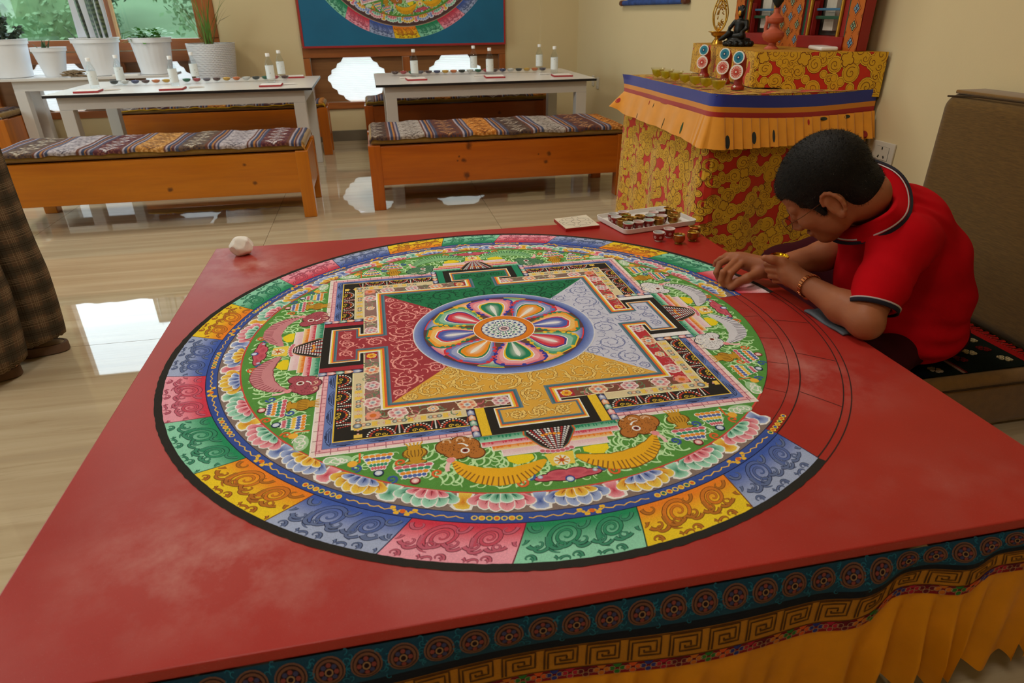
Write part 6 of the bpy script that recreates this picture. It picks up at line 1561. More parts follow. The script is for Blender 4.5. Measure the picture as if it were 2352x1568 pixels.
# ------------------------------------------------------------------ the seated artist
HC = Vector((.846, .012, .708))                 # centre of the skull
hyaw, hpitch = rad(128), rad(46)
hf = Vector((math.cos(hyaw)*math.cos(hpitch), math.sin(hyaw)*math.cos(hpitch), -math.sin(hpitch)))
HR = frame(hf, (-.13, -.17, 1))
def H(x, y, z, s=1.06): return tuple(HC+HR @ Vector((x*s, y*s, z*s)))
NECK0 = Vector(H(-.055, 0, -.07)); NECK1 = Vector((.972, .026, .664))
SHL, SHR = Vector((1.00, -.118, .592)), Vector((1.145, .215, .600))
ELL, WRL = Vector((.842, -.238, .446)), Vector((.826, -.022, .458))
ELR, WRR = Vector((1.085, .150, .479)), pz(1764, 616, .447)
def head(fd):
    h = np.array(HR); S_ = 1.06
    def e(c, r, k=.02, op='add'): fd.ell(H(*c), tuple(q*S_ for q in r), h, k, op)
    e((-.018, 0, .030), (.098, .076, .088)); e((.040, 0, .034), (.050, .060, .056)); e((.036, 0, -.040), (.056, .058, .074), .03)
    e((.066, 0, -.098), (.028, .032, .024), .03); 
    for s_ in (-1, 1):
        e((.012, s_*.044, -.066), (.032, .020, .036), .03); e((.062, s_*.040, -.030), (.024, .022, .022), .02)
        e((.094, s_*.031, -.006), (.018, .017, .011), .012, 'sub'); e((.080, s_*.031, -.009), (.0125, .0125, .0125), .003)
        fd.cap(H(.084, s_*.012, .012), H(.072, s_*.048, .012), .010, .009, .012)
        fd.cap(H(.082, s_*.018, -.0005), H(.077, s_*.044, -.002), .0055, .0045, .004)        # lid
        e((.100, s_*.012, -.047), (.011, .008, .008), .006)
        # ear: rim, bowl, lobe
        ec = Vector((-.022, s_*.077, -.022)); er = Matrix.Rotation(s_*.35, 3, 'Z')
        fd.ell(H(*ec), (.021, .009, .034), h @ np.array(er @ Matrix.Rotation(-.15, 3, 'Y')), .008)
        rim = [H(ec.x+.006+.021*math.cos(q)-.004, ec.y+s_*(.008+.006*math.cos(q+PI)), ec.z+.002+.033*math.sin(q)) for q in [PI*.0+.25+i*(PI*1.35)/9 for i in range(10)]]
        fd.chain(rim, [.0045]*10, .004); fd.ell(H(ec.x+.002, ec.y+s_*.012, ec.z+.002), (.010, .007, .017), h, .005, 'sub'); fd.ell(H(ec.x+.004, ec.y+s_*.006, ec.z-.032), (.009, .006, .011), h, .008)
    fd.cap(H(.090, 0, .002), H(.113, 0, -.038), .0085, .0115, .012); fd.ell(H(.108, 0, -.042), (.013, .012, .011), h, .008)
    fd.cap(H(.092, -.019, -.074), H(.098, 0, -.071), .0055, .0065, .006); fd.cap(H(.092, .019, -.074), H(.098, 0, -.071), .0055, .0065, .006); fd.cap(H(.088, -.014, -.0835), H(.088, .014, -.0835), .0065, .0065, .006)
    fd.chain([H(-.035, 0, -.045), NECK0, NECK1], [.058, .053, .062], .03)
def finger(fd, pts, r=.0088, k=.004):
    rs = [r*1.12, r*1.02, r*.92, r*.78][:len(pts)]; fd.chain(pts, rs, k)
# right hand pinching sand, left hand holding a cup (joint positions)
RH = {'index': [pz(1712, 597, .462), pz(1678, 628, .446), pz(1672, 646, .424), pz(1675, 659, .4085)], 'middle': [pz(1695, 593, .466), pz(1661, 626, .448), pz(1656, 645, .424), pz(1664, 656, .4085)],
      'ring': [pz(1680, 592, .463), pz(1653, 606, .452), pz(1645, 626, .430), pz(1650, 640, .410)], 'pinky': [pz(1671, 590, .457), pz(1655, 594, .449), pz(1645, 601, .436), pz(1641, 609, .422)]}
RT = [pz(1741, 627, .438), pz(1716, 639, .432), pz(1694, 648, .421), pz(1680, 660, .409)]
LH = {'index': [pz(1801, 611, .492), pz(1762, 606, .485)], 'middle': [pz(1803, 624, .478), pz(1765, 619, .470)], 'ring': [pz(1807, 637, .463), pz(1771, 633, .455)], 'pinky': [pz(1812, 647, .449), pz(1780, 644, .441)]}
for k, q in LH.items():
    cur = Vector((.035, .030, .002)); q += [q[1]+cur*.62, q[1]+cur*.62+Vector((.030, .004, .010))*.7]
LT = [pz(1822, 617, .487), pz(1797, 602, .502), pz(1773, 596, .508), pz(1756, 592, .512)]
CUPC = pz(1791, 587, .508)
def arms(fd):
    fd.chain([SHL, ELL], [.048, .038], .02); fd.chain([ELL, ELL.lerp(WRL, .35), WRL], [.037, .040, .0265], .02); fd.ell(ELL+Vector((.004, -.010, -.008)), (.030, .030, .030), None, .02)
    fd.chain([SHR, ELR], [.052, .042], .02); fd.chain([ELR, ELR.lerp(WRR, .35), WRR], [.040, .042, .026], .02)
    for F_, T, W, tk in ((RH, RT, WRR, .0150), (LH, LT, WRL, .0150)):
        for nm, q in F_.items():
            fd.cap(W, q[0], .020, .0125, .016)
            finger(fd, [Vector(p) for p in q], {'index': .0092, 'middle': .0096, 'ring': .0090, 'pinky': .0078}[nm], .0035)
        ms = [F_[n_][0] for n_ in ('index', 'middle', 'ring', 'pinky')]; fd.chain([Vector(p) for p in ms], [.0125, .013, .0125, .011], .012)
        mc = sum((Vector(p) for p in ms), Vector())/4; fd.cap(Vector(W).lerp(mc, .25), Vector(W).lerp(mc, .8), .022, .017, .02)
        fd.chain([Vector(W).lerp(Vector(T[0]), .6)]+[Vector(p) for p in T], [.018, .0165, .0125, .0112, .0088], .010)
fd = Field((.62, -.33, .39), (1.33, .40, .87), .0027)
arms(fd); head(fd)
fd.chain([SHL, Vector((1.08, .05, .60)), SHR], [.05, .075, .05], .04)       # shoulders, inside the shirt
fd.chain([Vector((1.08, .05, .60)), Vector((1.17, .05, .46))], [.085, .10], .04)
body = fd.mesh('body', 1); V = fd.V
def region(c, r): return np.clip(1-np.linalg.norm(V-np.array(c), axis=1)/r, 0, 1)[:, None]
col = np.tile(SKIN, (len(V), 1))
hp = (V-np.array(HC)) @ np.array(HR)/1.06
lips = np.exp(-((hp[:, 2]+.078)/.007)**2-(hp[:, 1]/.018)**2)*(hp[:, 0] > .08); col = col*(1-.7*lips[:, None])+LIP*.7*lips[:, None]
isH = (np.linalg.norm(hp, axis=1) < .16)
shd = (isH & (hp[:, 2] < -.05) & (hp[:, 0] > .0))[:, None]*.25; col = col*(1-shd)+SKIN_D*.9*shd            # beard shadow
for s_ in (-1, 1):
    br = np.exp(-((hp[:, 2]-.014)/.005)**2-((hp[:, 1]-s_*.032)/.017)**2)*(hp[:, 0] > .06); col = col*(1-.85*br[:, None])+np.array(lin('#2a1c16'))*.85*br[:, None]
    ey = (np.linalg.norm(hp-np.array((.080, s_*.031, -.009)), axis=1) < .0128) & (hp[:, 2] < -.005); 
for q in list(RH.values())+list(LH.values())+[RT, LT]: col = col*(1-.25*region(q[-1], .016))+np.array(lin('#b8806a'))*.25*region(q[-1], .016)
for q in list(RH.values())+list(LH.values()): col = col*(1-.30*region(q[1], .010))+SKIN_D*.30*region(q[1], .010)
paint(body, col)
man = thing('person', 'seated man in a red polo shirt and glasses leaning over the mandala', 'person', (1.2, .03, ST))
def pobj(nm, me, m, **k):
    o = obj(nm, me, m, **k); o.parent = man; o.matrix_parent_inverse = Matrix.Translation(-man.location); return o
pobj('body', body, M_SKIN)
# hair cap with short strands
hd = Field(np.array(HC)-.17, np.array(HC)+.17, .003); hh = np.array(HR)
hd.ell(H(-.022, 0, .034), tuple(q*1.06 for q in (.106, .084, .093)), hh, .01); hd.ell(H(.034, 0, .046), tuple(q*1.06 for q in (.056, .069, .052)), hh, .02)
hd.ell(H(-.060, 0, -.036), tuple(q*1.06 for q in (.056, .066, .066)), hh, .02)
hd.ell(H(.092, 0, -.006), (.045, .085, .062), hh, .012, 'sub')          # forehead
hd.ell(H(.052, 0, -.085), (.080, .12, .078), hh, .012, 'sub')           # face and jaw
for s_ in (-1, 1): hd.ell(H(-.018, s_*.088, -.034), (.026, .024, .032), hh, .008, 'sub'); hd.cap(H(.018, s_*.067, .01), H(.014, s_*.068, -.030), .012, .008, .01); hd.ell(H(.068, s_*.055, .030), (.022, .022, .022), hh, .01, 'sub')
hd.ell(H(-.03, 0, -.165), (.10, .10, .062), hh, .02, 'sub')
hair = hd.mesh('hair_cap', 1); M_HAIR = pbr('black_hair', '#0d0b0a', rough=.6, spec=.3, bump=.8, bscale=260)
ho = pobj('hair', hair, M_HAIR)
me = hair; nv_ = len(me.vertices); co_ = np.empty(nv_*3, np.float32); me.vertices.foreach_get('co', co_); co_ = co_.reshape(-1, 3); no_ = np.empty(nv_*3, np.float32); me.vertices.foreach_get('normal', no_); no_ = no_.reshape(-1, 3)
rg = np.random.default_rng(3); pick = rg.choice(nv_, 15000); P0 = co_[pick]+rg.normal(0, .0012, (15000, 3)); Nn = no_[pick]
flow = np.array(HR @ Vector((.5, 0, -.55))); Dd = Nn*.62+flow*.55+rg.normal(0, .28, (15000, 3)); Dd /= np.linalg.norm(Dd, axis=1)[:, None]; Ln = rg.uniform(.003, .007, 15000)[:, None]
sd_ = np.cross(Dd, rg.normal(0, 1, (15000, 3))); sd_ /= np.linalg.norm(sd_, axis=1)[:, None]
T3 = np.stack([P0-sd_*.0005-Nn*.001, P0+sd_*.0005-Nn*.001, P0+Dd*Ln], 1).reshape(-1, 3)
hs = bpy.data.meshes.new('hair_strands'); hs.from_pydata(T3.tolist(), [], np.arange(45000).reshape(-1, 3).tolist())
hs.materials.append(M_HAIR); hs.materials.append(pbr('grey_hair', '#4a4640', rough=.6)); hs.polygons.foreach_set('material_index', (rg.random(15000) < .06).astype(np.int32).tolist())
so = bpy.data.objects.new('hair_strands', hs); C.objects.link(so); so.parent = ho; so['kind'] = 'stuff'
# glasses
M_WIRE = pbr('bronze_wire', '#6a4026', rough=.3, metal=.8); M_LENS = thin_glass('spectacle_lens', (.95, .95, .95))
gl = MB()
for s_ in (-1, 1):
    ring_ = [H(.114-.012*abs(math.cos(q))*.3, s_*.034+.0235*math.cos(q), -.014+.018*math.sin(q)) for q in [2*PI*i/20 for i in range(21)]]
    gl.tube(ring_, .0009, 6); gl.tube([H(.108, s_*.058, -.008), H(.104, s_*.066, -.006), H(.05, s_*.074, -.006), H(-.012, s_*.080, -.002), H(-.024, s_*.082, -.006)], .0010, 6)
gl.tube([H(.114, -.0105, -.010), H(.118, 0, -.006), H(.114, .0105, -.010)], .0010, 6)
glo = pobj('glasses', gl, M_WIRE, smooth=9)
for s_ in (-1, 1):
    L_ = MB().add([H(.113, s_*.034, -.014)]+[H(.113-.003*abs(math.cos(q)), s_*.034+.0228*math.cos(q), -.014+.0174*math.sin(q)) for q in [2*PI*i/20 for i in range(20)]], [(0, 1+i, 1+(i+1) % 20) for i in range(20)])
    lo_ = pobj('lens', L_, M_LENS); lo_.parent = glo; lo_.matrix_parent_inverse = Matrix()
# shirt
fs = Field((.80, -.30, .17), (1.52, .42, .80), .0052)
SP = [Vector((1.020, .040, .640)), Vector((1.128, .038, .588)), Vector((1.205, .030, .490)), Vector((1.232, .020, .385)), Vector((1.215, .010, .285))]
ax_l = Vector((-.36, -.93, 0)).normalized()       # towards his left side
def slab(c, rd, rl, rv, R, k=.05): fs.ell(c, (rd, rl, rv), R, k)
tors = [(SP[0], .090, .150, .075), (SP[1], .112, .168, .105), (SP[2], .125, .168, .115), (SP[3], .135, .168, .11), (SP[4], .150, .172, .095)]
Rt = np.array(Matrix((Vector((-.93, .36, 0)), ax_l, Vector((0, 0, 1)))).transposed())
for c, rd, rl, rv in tors: slab(c, rd, rl, rv, Rt)
fs.chain([NECK1+Vector((.02, 0, -.02)), SP[0]], [.070, .09], .04)
fs.chain([SHL+Vector((.03, .02, -.005)), SHL+Vector((-.012, -.012, .0)), SHL.lerp(ELL, .55), SHL.lerp(ELL, .95)], [.080, .070, .057, .050], .035)
fs.chain([SHR+Vector((.02, -.02, 0)), SHR, SHR.lerp(ELR, .55), SHR.lerp(ELR, .80)], [.078, .070, .060, .056], .035)
fs.chain([Vector((1.04, .05, .555)), Vector((1.08, .045, .43)), Vector((1.11, .03, .30))], [.070, .085, .10], .05)      # hanging front
# gather folds: soft directional ripples
def wrinkle(c, R, n, freq, amp, ph=0):
    c = np.array(c, np.float32); n = np.array(Vector(n).normalized(), np.float32); sub = fs._sub(c-R*2, c+R*2)
    if sub is None: return
    sl, X, Y, Z = sub; x, y, z = X-c[0], Y-c[1], Z-c[2]
    fs.F[sl] += (amp*np.exp(-(x*x+y*y+z*z)/(R*R))*np.sin((n[0]*x+n[1]*y+n[2]*z)*freq+ph)).astype(np.float32)
wrinkle((1.05, -.07, .67), .07, (.35, .5, .8), 150, .0040); wrinkle((1.10, -.12, .62), .06, (.5, .2, .9), 130, .0030, 1)
wrinkle((.93, -.20, .53), .06, (.9, .5, .45), 120, .0030); wrinkle((1.04, -.15, .48), .07, (.8, -.1, .5), 110, .0050, 2)
wrinkle((1.18, -.16, .28), .10, (.05, .1, 1), 120, .0050); wrinkle((1.24, -.13, .25), .08, (-.2, .2, 1), 150, .0035, 1); wrinkle((1.13, -.17, .36), .08, (.3, 0, .8), 100, .0035)
wrinkle((1.30, -.08, .45), .12, (.7, 0, .7), 70, .0030); wrinkle((1.02, .0, .50), .09, (.5, .6, .3), 110, .005)
dirL = (ELL-SHL).normalized(); dirR = (ELR-SHR).normalized(); cutL = SHL.lerp(ELL, .84); cutR = SHR.lerp(ELR, .60)
regL = (np.array(ELL)-.16, np.array(ELL)+.16)
nL = Vector((-.42, -.42, -.80)).normalized()
fs.plane_cut(cutL, nL, ((.76, -.36, .38), (1.005, -.15, .60)))

fs.plane_cut((1.2, 0, ST+.012), (0, 0, -1))
fs.cap(cutL-dirL*.04, cutL+dirL*.1, .043, .043, .004, 'sub')
fs.chain([NECK0.lerp(NECK1, .0), NECK1], [.092, .082], .012, 'sub')
shirt = fs.mesh('polo_shirt', 2)
def knit():
    m = pbr('red_pique_knit', '#b80a16', rough=.9, spec=.08, var=.06, vscale=12, bump=.4, bscale=900); return m
M_SHIRT = knit()
sh = pobj('polo_shirt', shirt, M_SHIRT)
M_NAVY = pbr('navy_trim', '#101226', rough=.8); M_TWH = pbr('white_trim', '#c8bcc0', rough=.8)
def ribbon(fd_, c, ax, half, off, ref=None, n=48, a0=0, a1=2*PI):
    ax = Vector(ax).normalized(); u = ax.orthogonal().normalized() if ref is None else (Vector(ref)-ax*Vector(ref).dot(ax)).normalized(); w = ax.cross(u); vs = []; full = a1-a0 > 6.28
    m = n if full else n+1
    for i in range(m):
        q = a0+(a1-a0)*i/n; d = u*math.cos(q)+w*math.sin(q)
        for e in (-1, 1):
            o = Vector(c)+ax*half*e; t = fd_.march(o, d, .16, 50); vs.append(tuple(o+d*(t+off)))
    fs_ = [(2*i, 2*i+1, 2*((i+1) % m)+1, 2*((i+1) % m)) for i in range(n if full else n)]
    return MB().add(vs, fs_)
def sleeve_ring(c, ax, r, half, off): 
    ax = Vector(ax).normalized(); u = ax.orthogonal().normalized(); w = ax.cross(u); n = 48; vs = []
    for i in range(n):
        q = 2*PI*i/n; d = u*math.cos(q)+w*math.sin(q); t = .115-fs.march_in(Vector(c)-ax*.009+d*.115, -d, .085)
        for e, k in ((-1, 0), (1, 0), (1, -.004)): vs.append(tuple(Vector(c)+ax*half*e+d*(t+off+k)))
    fs_ = []
    for i in range(n): j = (i+1) % n; fs_ += [(3*i, 3*i+1, 3*j+1, 3*j), (3*i+1, 3*i+2, 3*j+2, 3*j+1)]
    return MB().add(vs, fs_)
for c, d in ((cutL, nL),):
    for k, (o_, hw, m) in enumerate(((-.0045, .0048, M_NAVY), (-.0115, .0018, M_TWH))):
        b = pobj('sleeve_trim', sleeve_ring(c+d*o_, d, .07, hw, .0032), m, smooth=9); b.parent = sh; b.matrix_parent_inverse = Matrix()
# collar: a band rising round the neck and folded down outside
nax = (NECK0-NECK1).normalized(); nfw = (HR @ Vector((1, 0, 0))); nfw = (nfw-nax*nfw.dot(nax)).normalized(); nlf = nax.cross(nfw)
NC = NECK1.lerp(NECK0, .42)
NQ = 96
def _rim():
    hs = []
    for i in range(NQ):
        q = 2*PI*i/NQ; d = nfw*math.cos(q)+nlf*math.sin(q); best = -.08
        for R in (.088, .098, .108):
            t = fs.march_in(NC+d*R+nax*.12, -nax, .24, 120); best = max(best, .12-t)
        hs.append(best)
    hs = np.array(hs)
    for _ in range(10): hs = .5*hs+.25*np.roll(hs, 1)+.25*np.roll(hs, -1)
    return hs
RIM = _rim()
def collar_pt(q, v_):
    """q: angle from the throat; v 0..1 inside bottom -> top fold -> outside lower edge"""
    back = .5-.5*math.cos(q); d = nfw*math.cos(q)+nlf*math.sin(q); f_ = (q/(2*PI)*NQ) % NQ; i0 = int(f_) % NQ; rim = RIM[i0]*(1-(f_-int(f_)))+RIM[(i0+1) % NQ]*(f_-int(f_))
    fw = .012*(1-back); R0 = .064+.003*back+fw; low = max(rim, -.06)+.004; top = low+.017+.010*back; R1 = .108+fw
    if v_ < .4: t = v_/.4; h, R = top-.055*(1-t), R0
    elif v_ < .5: t = (v_-.4)/.1; h, R = top+.004*math.sin(t*PI), R0+.008*t
    else: t = (v_-.5)/.5; h, R = top+(low-top)*t**1.4, R0+.008+(R1-R0-.008)*t
    return NC+nax*h+d*R
A0, A1 = .28, 2*PI-.28
def collar(v0, v1, off=0, nv=16):
    def fn(u, w):
        q = A0+(A1-A0)*u; v_ = v0+(v1-v0)*w; p = collar_pt(q, v_)
        if off: p = p+((nfw*math.cos(q)+nlf*math.sin(q))*.7+nax*.7)*off
        return tuple(p)
    return MB().grid(64, nv, fn)
cl = pobj('collar', collar(0, 1, nv=22), M_SHIRT, smooth=9); cl.modifiers.new('thick', 'SOLIDIFY').thickness = .003; cl.parent = sh; cl.matrix_parent_inverse = Matrix()
for v0, v1, m in ((.86, .98, M_NAVY), (.78, .83, M_TWH)):
    b = pobj('collar_stripe', collar(v0, v1, .0060, 6), m, smooth=9); b.parent = sh; b.matrix_parent_inverse = Matrix()
# chest pocket lip
# watch
wd = (WRL-ELL).normalized(); wc = WRL-wd*.012; wu = wd.orthogonal().normalized(); ww = wd.cross(wu); M_ROSE = pbr('rose_gold', '#c07a4c', rough=.25, metal=.95)
wt = thing('wrist_watch', "rose gold link watch on the seated man's wrist", 'watch', tuple(wc))
def wr(q): 
    d = wu*math.cos(q)+ww*math.sin(q); return fd.march(wc, d, .06, 40), d
for i in range(26):
    q = 2*PI*i/26; r_, d = wr(q); tn = wd.cross(d); Mx = Matrix((d, tn, wd)).transposed().to_4x4(); Mx.translation = d*(r_+.002)
    obj('watch_link', MB().rbox((0, 0, 0), (.0035, .0062, .013), .001, 1, M=Mx), M_ROSE, wt)
q = 2.2; r_, d = wr(q); Mx = Matrix((wd, d.cross(wd)*-1, d)).transposed().to_4x4(); Mx.translation = d*(r_+.004)
obj('watch_case', MB().lathe([(0, -.003), (.013, -.003), (.014, 0), (.013, .003), (0, .0035)], 20, M=Mx), M_ROSE, wt, smooth=.8)
# held cup
t = thing('gold_cup', 'small polished gold cup held in the seated man\'s left hand', 'cup', tuple(CUPC-Vector((0, 0, .030))))
obj('cup_body', MB().lathe([(0, 0), (.012, 0), (.020, .010), (.0235, .024), (.0255, .030), (.0245, .031), (.0225, .026), (.015, .018), (0, .016)], 28), pbr('bright_gold', '#d8a018', rough=.18, metal=.95), t, smooth=.8)
obj('pigment', MB().lathe([(0, .0165), (.0145, .0182), (.021, .0245), (0, .0255)], 24), pbr('pigment_gold', '#b88810', rough=.9), t, smooth=.8)
# trousers: folded legs in maroon
ft = Field((.90, -.34, .18), (1.50, .56, .56), .006)
ft.ell((1.24, .02, .275), (.14, .16, .085), None, .03)
ft.chain([Vector((1.20, -.03, .255)), Vector((1.04, -.12, .250)), Vector((.985, -.135, .245))], [.070, .060, .056], .03); ft.chain([Vector((1.0, -.13, .245)), Vector((1.04, .02, .245)), Vector((1.05, .14, .24))], [.058, .052, .045], .03)
ft.chain([Vector((1.22, .12, .28)), Vector((1.14, .34, .365)), Vector((1.02, .40, .345))], [.09, .088, .060], .03); ft.chain([Vector((1.045, .40, .34)), Vector((1.02, .30, .26)), Vector((1.0, .16, .24))], [.068, .058, .045], .03)
ft.plane_cut((1.2, 0, ST+.006), (0, 0, -1))
tro = pobj('trousers', ft.mesh('trousers', 2), pbr('maroon_cloth', '#3a0f16', rough=.9, spec=.1, var=.12, vscale=14, bump=.3, bscale=300))
# folded grey cloth under the forearm
a_, b_ = pz(1846, 716, TZ), pz(1935, 772, TZ); dx = (b_-a_); nx_ = Vector((-dx.y, dx.x, 0)).normalized()*-1
if nx_.x < 0: nx_ = -nx_
gc = MB().grid(18, 8, lambda u, v_: tuple(a_+dx*u+nx_*(.045*v_)+Vector((0, 0, .0055+.0015*math.sin(u*9)+.001*math.sin(v_*7)))))
o = tag(obj('folded_cloth', gc, pbr('grey_felt', '#5c646e', rough=.95, bump=.3, bscale=400), smooth=9), 'folded grey cloth under the seated man\'s forearm', 'cloth'); sd = o.modifiers.new('thick', 'SOLIDIFY'); sd.thickness = .005; sd.offset = -1
# ================================================================== visitor standing at the left, black statue
# statue on the upper step
st = Field((-.075, -.085, -.002), (.075, .085, .205), .0024)
st.ell((0, 0, .022), (.050, .062, .016), None, .006); st.ell((0, 0, .010), (.056, .070, .012), None, .004); st.ell((0, 0, .032), (.046, .056, .008), None, .004)
st.ell((0, 0, .075), (.024, .028, .036), None, .01); st.ell((0, 0, .100), (.022, .034, .018), None, .01)
st.chain([(-.0, -.02, .046), (-.03, -.042, .048), (-.034, .0, .046)], [.015, .013, .010], .006); st.chain([(0, .02, .046), (-.03, .035, .055), (-.045, .055, .036), (-.05, .068, .030)], [.015, .013, .010, .008], .006)
st.chain([(0, -.034, .105), (-.01, -.048, .078), (-.032, -.040, .062)], [.010, .009, .007], .005); st.chain([(0, .034, .105), (-.01, .050, .080), (-.03, .040, .066)], [.010, .009, .007], .005)
st.cap((0, 0, .112), (0, 0, .130), .010, .009, .005); st.ell((-.003, 0, .140), (.016, .015, .019), None, .004); st.ell((.002, 0, .160), (.013, .013, .014), None, .004)
for k in range(5): st.cap((-.006, (k-2)*.008, .152), (-.006, (k-2)*.011, .176-.003*abs(k-2)), .0045, .002, .003)
for k in range(14): an = 2*PI*k/14; st.ell((.053*math.cos(an), .066*math.sin(an), .012), (.010, .011, .012), None, .004)
t = thing('black_statue', 'small black statue of a seated crowned figure with a gilded face', 'statue', (1.455, 1.640, TZ2), .35)
obj('figure', st.mesh('figure', 1), M_BLACKM, t)
obj('gilded_face', MB().lathe([(0, -.014), (.008, -.010), (.0105, 0), (.008, .010), (0, .014)], 14, M=Matrix.Translation((-.0105, 0, .140))), pbr('gilt_face', '#c8902c', rough=.35, metal=.6), t, smooth=9)

# visitor in plaid trousers
def plaid():
    m = bpy.data.materials.new('brown_plaid_wool'); m.use_nodes = True; nt = m.node_tree; b = nt.nodes['Principled BSDF']; L = nt.links.new
    uv = N(nt, 'UVMap'); uv.uv_map = 'UVMap'; sp = N(nt, 'SeparateXYZ'); L(uv.outputs[0], sp.inputs[0])
    def M_(op, x, y=0):
        q = N(nt, 'Math', operation=op)
        for i, w in enumerate((x, y)):
            if isinstance(w, (int, float)): q.inputs[i].default_value = w
            else: L(w, q.inputs[i])
        return q.outputs[0]
    def lines(axis, period, offs, w):
        f = M_('FRACT', M_('DIVIDE', sp.outputs[axis], period)); acc = None
        for o in offs:
            d = M_('ABSOLUTE', M_('SUBTRACT', f, o)); g = M_('LESS_THAN', d, w/period); acc = g if acc is None else M_('MAXIMUM', acc, g)
        return acc
    def wide(axis, period, a_, b_):
        f = M_('FRACT', M_('DIVIDE', sp.outputs[axis], period)); return M_('MULTIPLY', M_('GREATER_THAN', f, a_), M_('LESS_THAN', f, b_))
    base = N(nt, 'RGB'); base.outputs[0].default_value = (*lin('#5f4c3a'), 1); src = base.outputs[0]
    def over(src, fac, col, k):
        mx = N(nt, 'Mix', data_type='RGBA'); L(M_('MULTIPLY', fac, k), mx.inputs[0]); L(src, mx.inputs[6]); mx.inputs[7].default_value = (*lin(col), 1); return mx.outputs[2]
    for ax in (0, 1):
        src = over(src, wide(ax, .078, .30, .72), '#3c3a30', .55)
        src = over(src, lines(ax, .078, (.02, .09, .16, .90), .0011), '#8f7c62', .55); src = over(src, lines(ax, .078, (.48, .56), .0011), '#241c14', .6)
    no = N(nt, 'TexNoise'); no.inputs['Scale'].default_value = 420; tc = N(nt, 'TexCoord'); L(tc.outputs['Object'], no.inputs['Vector'])
    mr = N(nt, 'MapRange'); mr.inputs[3].default_value = .65; mr.inputs[4].default_value = 1.35; L(no.outputs['Fac'], mr.inputs[0]); cb = N(nt, 'CombineColor'); [L(mr.outputs[0], cb.inputs[i]) for i in range(3)]
    mx = N(nt, 'Mix', data_type='RGBA', blend_type='MULTIPLY'); mx.inputs[0].default_value = 1; L(src, mx.inputs[6]); L(cb.outputs[0], mx.inputs[7]); L(mx.outputs[2], b.inputs['Base Color']); b.inputs['Roughness'].default_value = .95; b.inputs['Specular IOR Level'].default_value = .1
    return m
vis = thing('person', 'standing visitor in wide brown plaid trousers and brown clogs', 'person', (-1.64, .90, 0))
def vobj(nm, me, m, **k):
    o = obj(nm, me, m, **k); o.parent = vis; o.matrix_parent_inverse = Matrix.Translation(-vis.location); return o
VX = -1.64
# body (legs, torso, arms, head), one continuous surface; the visitor faces away from the table
vf = Field((-2.0, .55, .05), (-1.35, 1.30, 1.75), .0085)
for sy in (.80, 1.00): vf.chain([Vector((VX+.04, sy, .09)), Vector((VX+.03, sy, .48)), Vector((VX, .9+(sy-.9)*.85, .86))], [.042, .055, .085], .03); vf.cap((VX+.05, sy, .075), (VX-.12, sy, .065), .038, .03, .03)
vf.ell((VX, .9, .93), (.11, .16, .13), None, .05); vf.ell((VX, .9, 1.12), (.10, .14, .16), None, .05); vf.ell((VX, .9, 1.30), (.10, .17, .12), None, .05)
for sg in (-1, 1): vf.chain([Vector((VX, .9+sg*.17, 1.36)), Vector((VX+.03, .9+sg*.22, 1.10)), Vector((VX-.16, .9+sg*.10, 1.02))], [.05, .042, .03], .03); vf.ell((VX-.19, .9+sg*.06, 1.02), (.05, .04, .03), None, .02)
vf.cap((VX, .9, 1.40), (VX-.015, .9, 1.50), .052, .05, .03); vf.ell((VX-.02, .9, 1.60), (.095, .075, .115), None, .02); vf.ell((VX-.06, .9, 1.55), (.05, .055, .06), None, .02); vf.cap((VX-.11, .9, 1.595), (VX-.125, .9, 1.57), .008, .012, .012)
for sg in (-1, 1): vf.ell((VX-.005, .9+sg*.078, 1.59), (.02, .01, .03), None, .006)
vb = vf.mesh('body', 1); paint(vb, np.tile(np.array(lin('#b07a58')), (len(vf.V), 1))); vobj('body', vb, M_SKIN)
hv = Field((-1.85, .72, 1.42), (-1.42, 1.08, 1.78), .007); hv.ell((VX-.005, .9, 1.625), (.105, .088, .112), None, .02); hv.ell((VX+.05, .9, 1.54), (.06, .075, .09), None, .02); hv.ell((VX-.14, .9, 1.54), (.085, .09, .085), None, .01, 'sub')
vobj('hair', hv.mesh('hair', 1), M_HAIR)
jk = Field((-2.0, .55, .80), (-1.35, 1.30, 1.50), .0085)
jk.ell((VX, .9, .95), (.135, .185, .14), None, .05); jk.ell((VX, .9, 1.13), (.125, .165, .17), None, .05); jk.ell((VX, .9, 1.30), (.122, .19, .13), None, .05)
for sg in (-1, 1): jk.chain([Vector((VX, .9+sg*.17, 1.36)), Vector((VX+.03, .9+sg*.22, 1.10)), Vector((VX-.12, .9+sg*.13, 1.03))], [.068, .058, .045], .03)
jk.cap((VX, .9, 1.38), (VX, .9, 1.44), .07, .066, .03); jk.cap((VX, .9, 1.40), (VX-.01, .9, 1.5), .058, .058, .004, 'sub'); jk.plane_cut((VX, .9, .84), (0, 0, -1))
vobj('jacket', jk.mesh('jacket', 1), pbr('grey_wool_jacket', '#4a4640', rough=.95, var=.1, vscale=20))
M_PLAID = plaid()
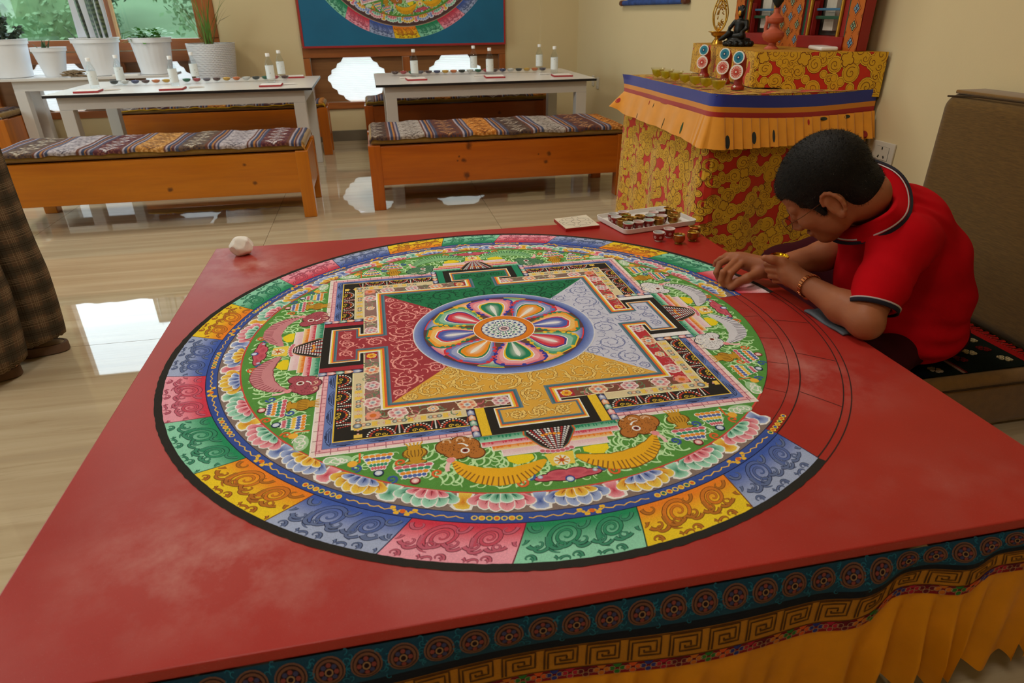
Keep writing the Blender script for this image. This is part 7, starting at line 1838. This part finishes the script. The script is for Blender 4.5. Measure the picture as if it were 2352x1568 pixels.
def trouser_leg(cy, cx, hem, ph):
    nu, nv = 72, 40; vs = []; uvs = []
    for j in range(nv):
        v_ = j/(nv-1); z = hem+(.88-hem)*v_
        rx = .110+.022*min(1, v_/.3)+.006*math.sin(v_*5+ph); ry = .108+.012*v_
        x0 = cx+.0*v_; y0 = cy+(.9-cy)*.35*v_**2
        for i in range(nu):
            a = 2*PI*i/nu; rip = 1+(.05*math.sin(3*a+ph+v_*2)+.03*math.sin(5*a-v_*3+ph))*(1-.5*v_)+.012*math.sin(9*v_+2*a)
            vs.append((x0+rx*rip*math.cos(a), y0+ry*rip*math.sin(a), z+(.012*math.sin(a*2+ph)+.003*math.sin(a*40))*(v_ < .01)-.018*(math.cos(a) > 0)*math.cos(a)*(1-v_)**8)); uvs.append((i/nu*.70, z))
    fs_ = [(j*nu+i, j*nu+(i+1) % nu, (j+1)*nu+(i+1) % nu, (j+1)*nu+i) for j in range(nv-1) for i in range(nu)]
    me = bpy.data.meshes.new('trouser_leg'); me.from_pydata(vs, [], fs_); uv = me.uv_layers.new(name='UVMap'); d = []
    for f in me.polygons:
        for li, vi in zip(f.loop_indices, f.vertices):
            u = uvs[vi]; i = vi % nu; uu = u[0]
            if i == 0 and any(w % nu == nu-1 for w in f.vertices): uu = .70
            d += [uu, u[1]]
    uv.data.foreach_set('uv', d); return me
for k, (cy, cx) in enumerate(((.81, -1.655), (1.005, -1.603))):
    o = vobj('trouser_leg', trouser_leg(cy, cx, .078, 1.3*k+.4), M_PLAID, smooth=9); o.modifiers.new('thick', 'SOLIDIFY').thickness = .004
M_CLOG = pbr('brown_felt_clog', '#6a5240', rough=.9, var=.12, vscale=30, bump=.3, bscale=200); M_SOLE = pbr('cork_insole', '#b59a70', rough=.8)
def clog(cx, cy, rz):
    t = thing('clog_shoe', '', 'shoe', (cx, cy, 0), rz)
    out = []
    for i in range(40):
        a = 2*PI*i/40; x = .125*math.cos(a); w = .048+.010*(-math.cos(a)*.5+.2); out.append((x, w*math.copysign(abs(math.sin(a))**.8, math.sin(a))))
    mb = MB(); vs = []; prof = [(0, .94), (.004, 1.0), (.030, 1.0), (.036, .985), (.036, .90)]
    for z, k in prof: vs += [(x*k if k > .95 else x-.012*math.copysign(1, x)*(abs(x)/.125), y*k if k > .95 else y*.80, z) for x, y in out]
    fs_ = [(j*40+i, j*40+(i+1) % 40, (j+1)*40+(i+1) % 40, (j+1)*40+i) for j in range(len(prof)-1) for i in range(40)]+[tuple(range(39, -1, -1))]
    obj('sole', MB().add(vs, fs_), M_CLOG, t, smooth=.7); obj('insole', MB().prism([(x*.90, y*.82) for x, y in out], .024, .0345), M_SOLE, t)
    up = Field((-.135, -.065, .02), (.05, .065, .11), .004); up.ell((-.05, 0, .036), (.082, .055, .050), None, .01); up.ell((-.045, 0, .03), (.074, .047, .042), None, .004, 'sub'); up.plane_cut((0, 0, .0365), (0, 0, -1)); up.plane_cut((.005, 0, 0), (1, 0, 0))
    obj('upper', up.mesh('upper', 1), M_CLOG, t); return t
c1 = clog(-1.608, 1.005, .06); c1['label'] = "brown clog on the visitor's foot further from the camera side, beside the table skirt"; c1['label'] = 'brown felt clog under the plaid trouser leg nearer the window'
c2 = clog(-1.695, .822, .10); c2['label'] = 'brown felt clog under the plaid trouser leg further from the window'
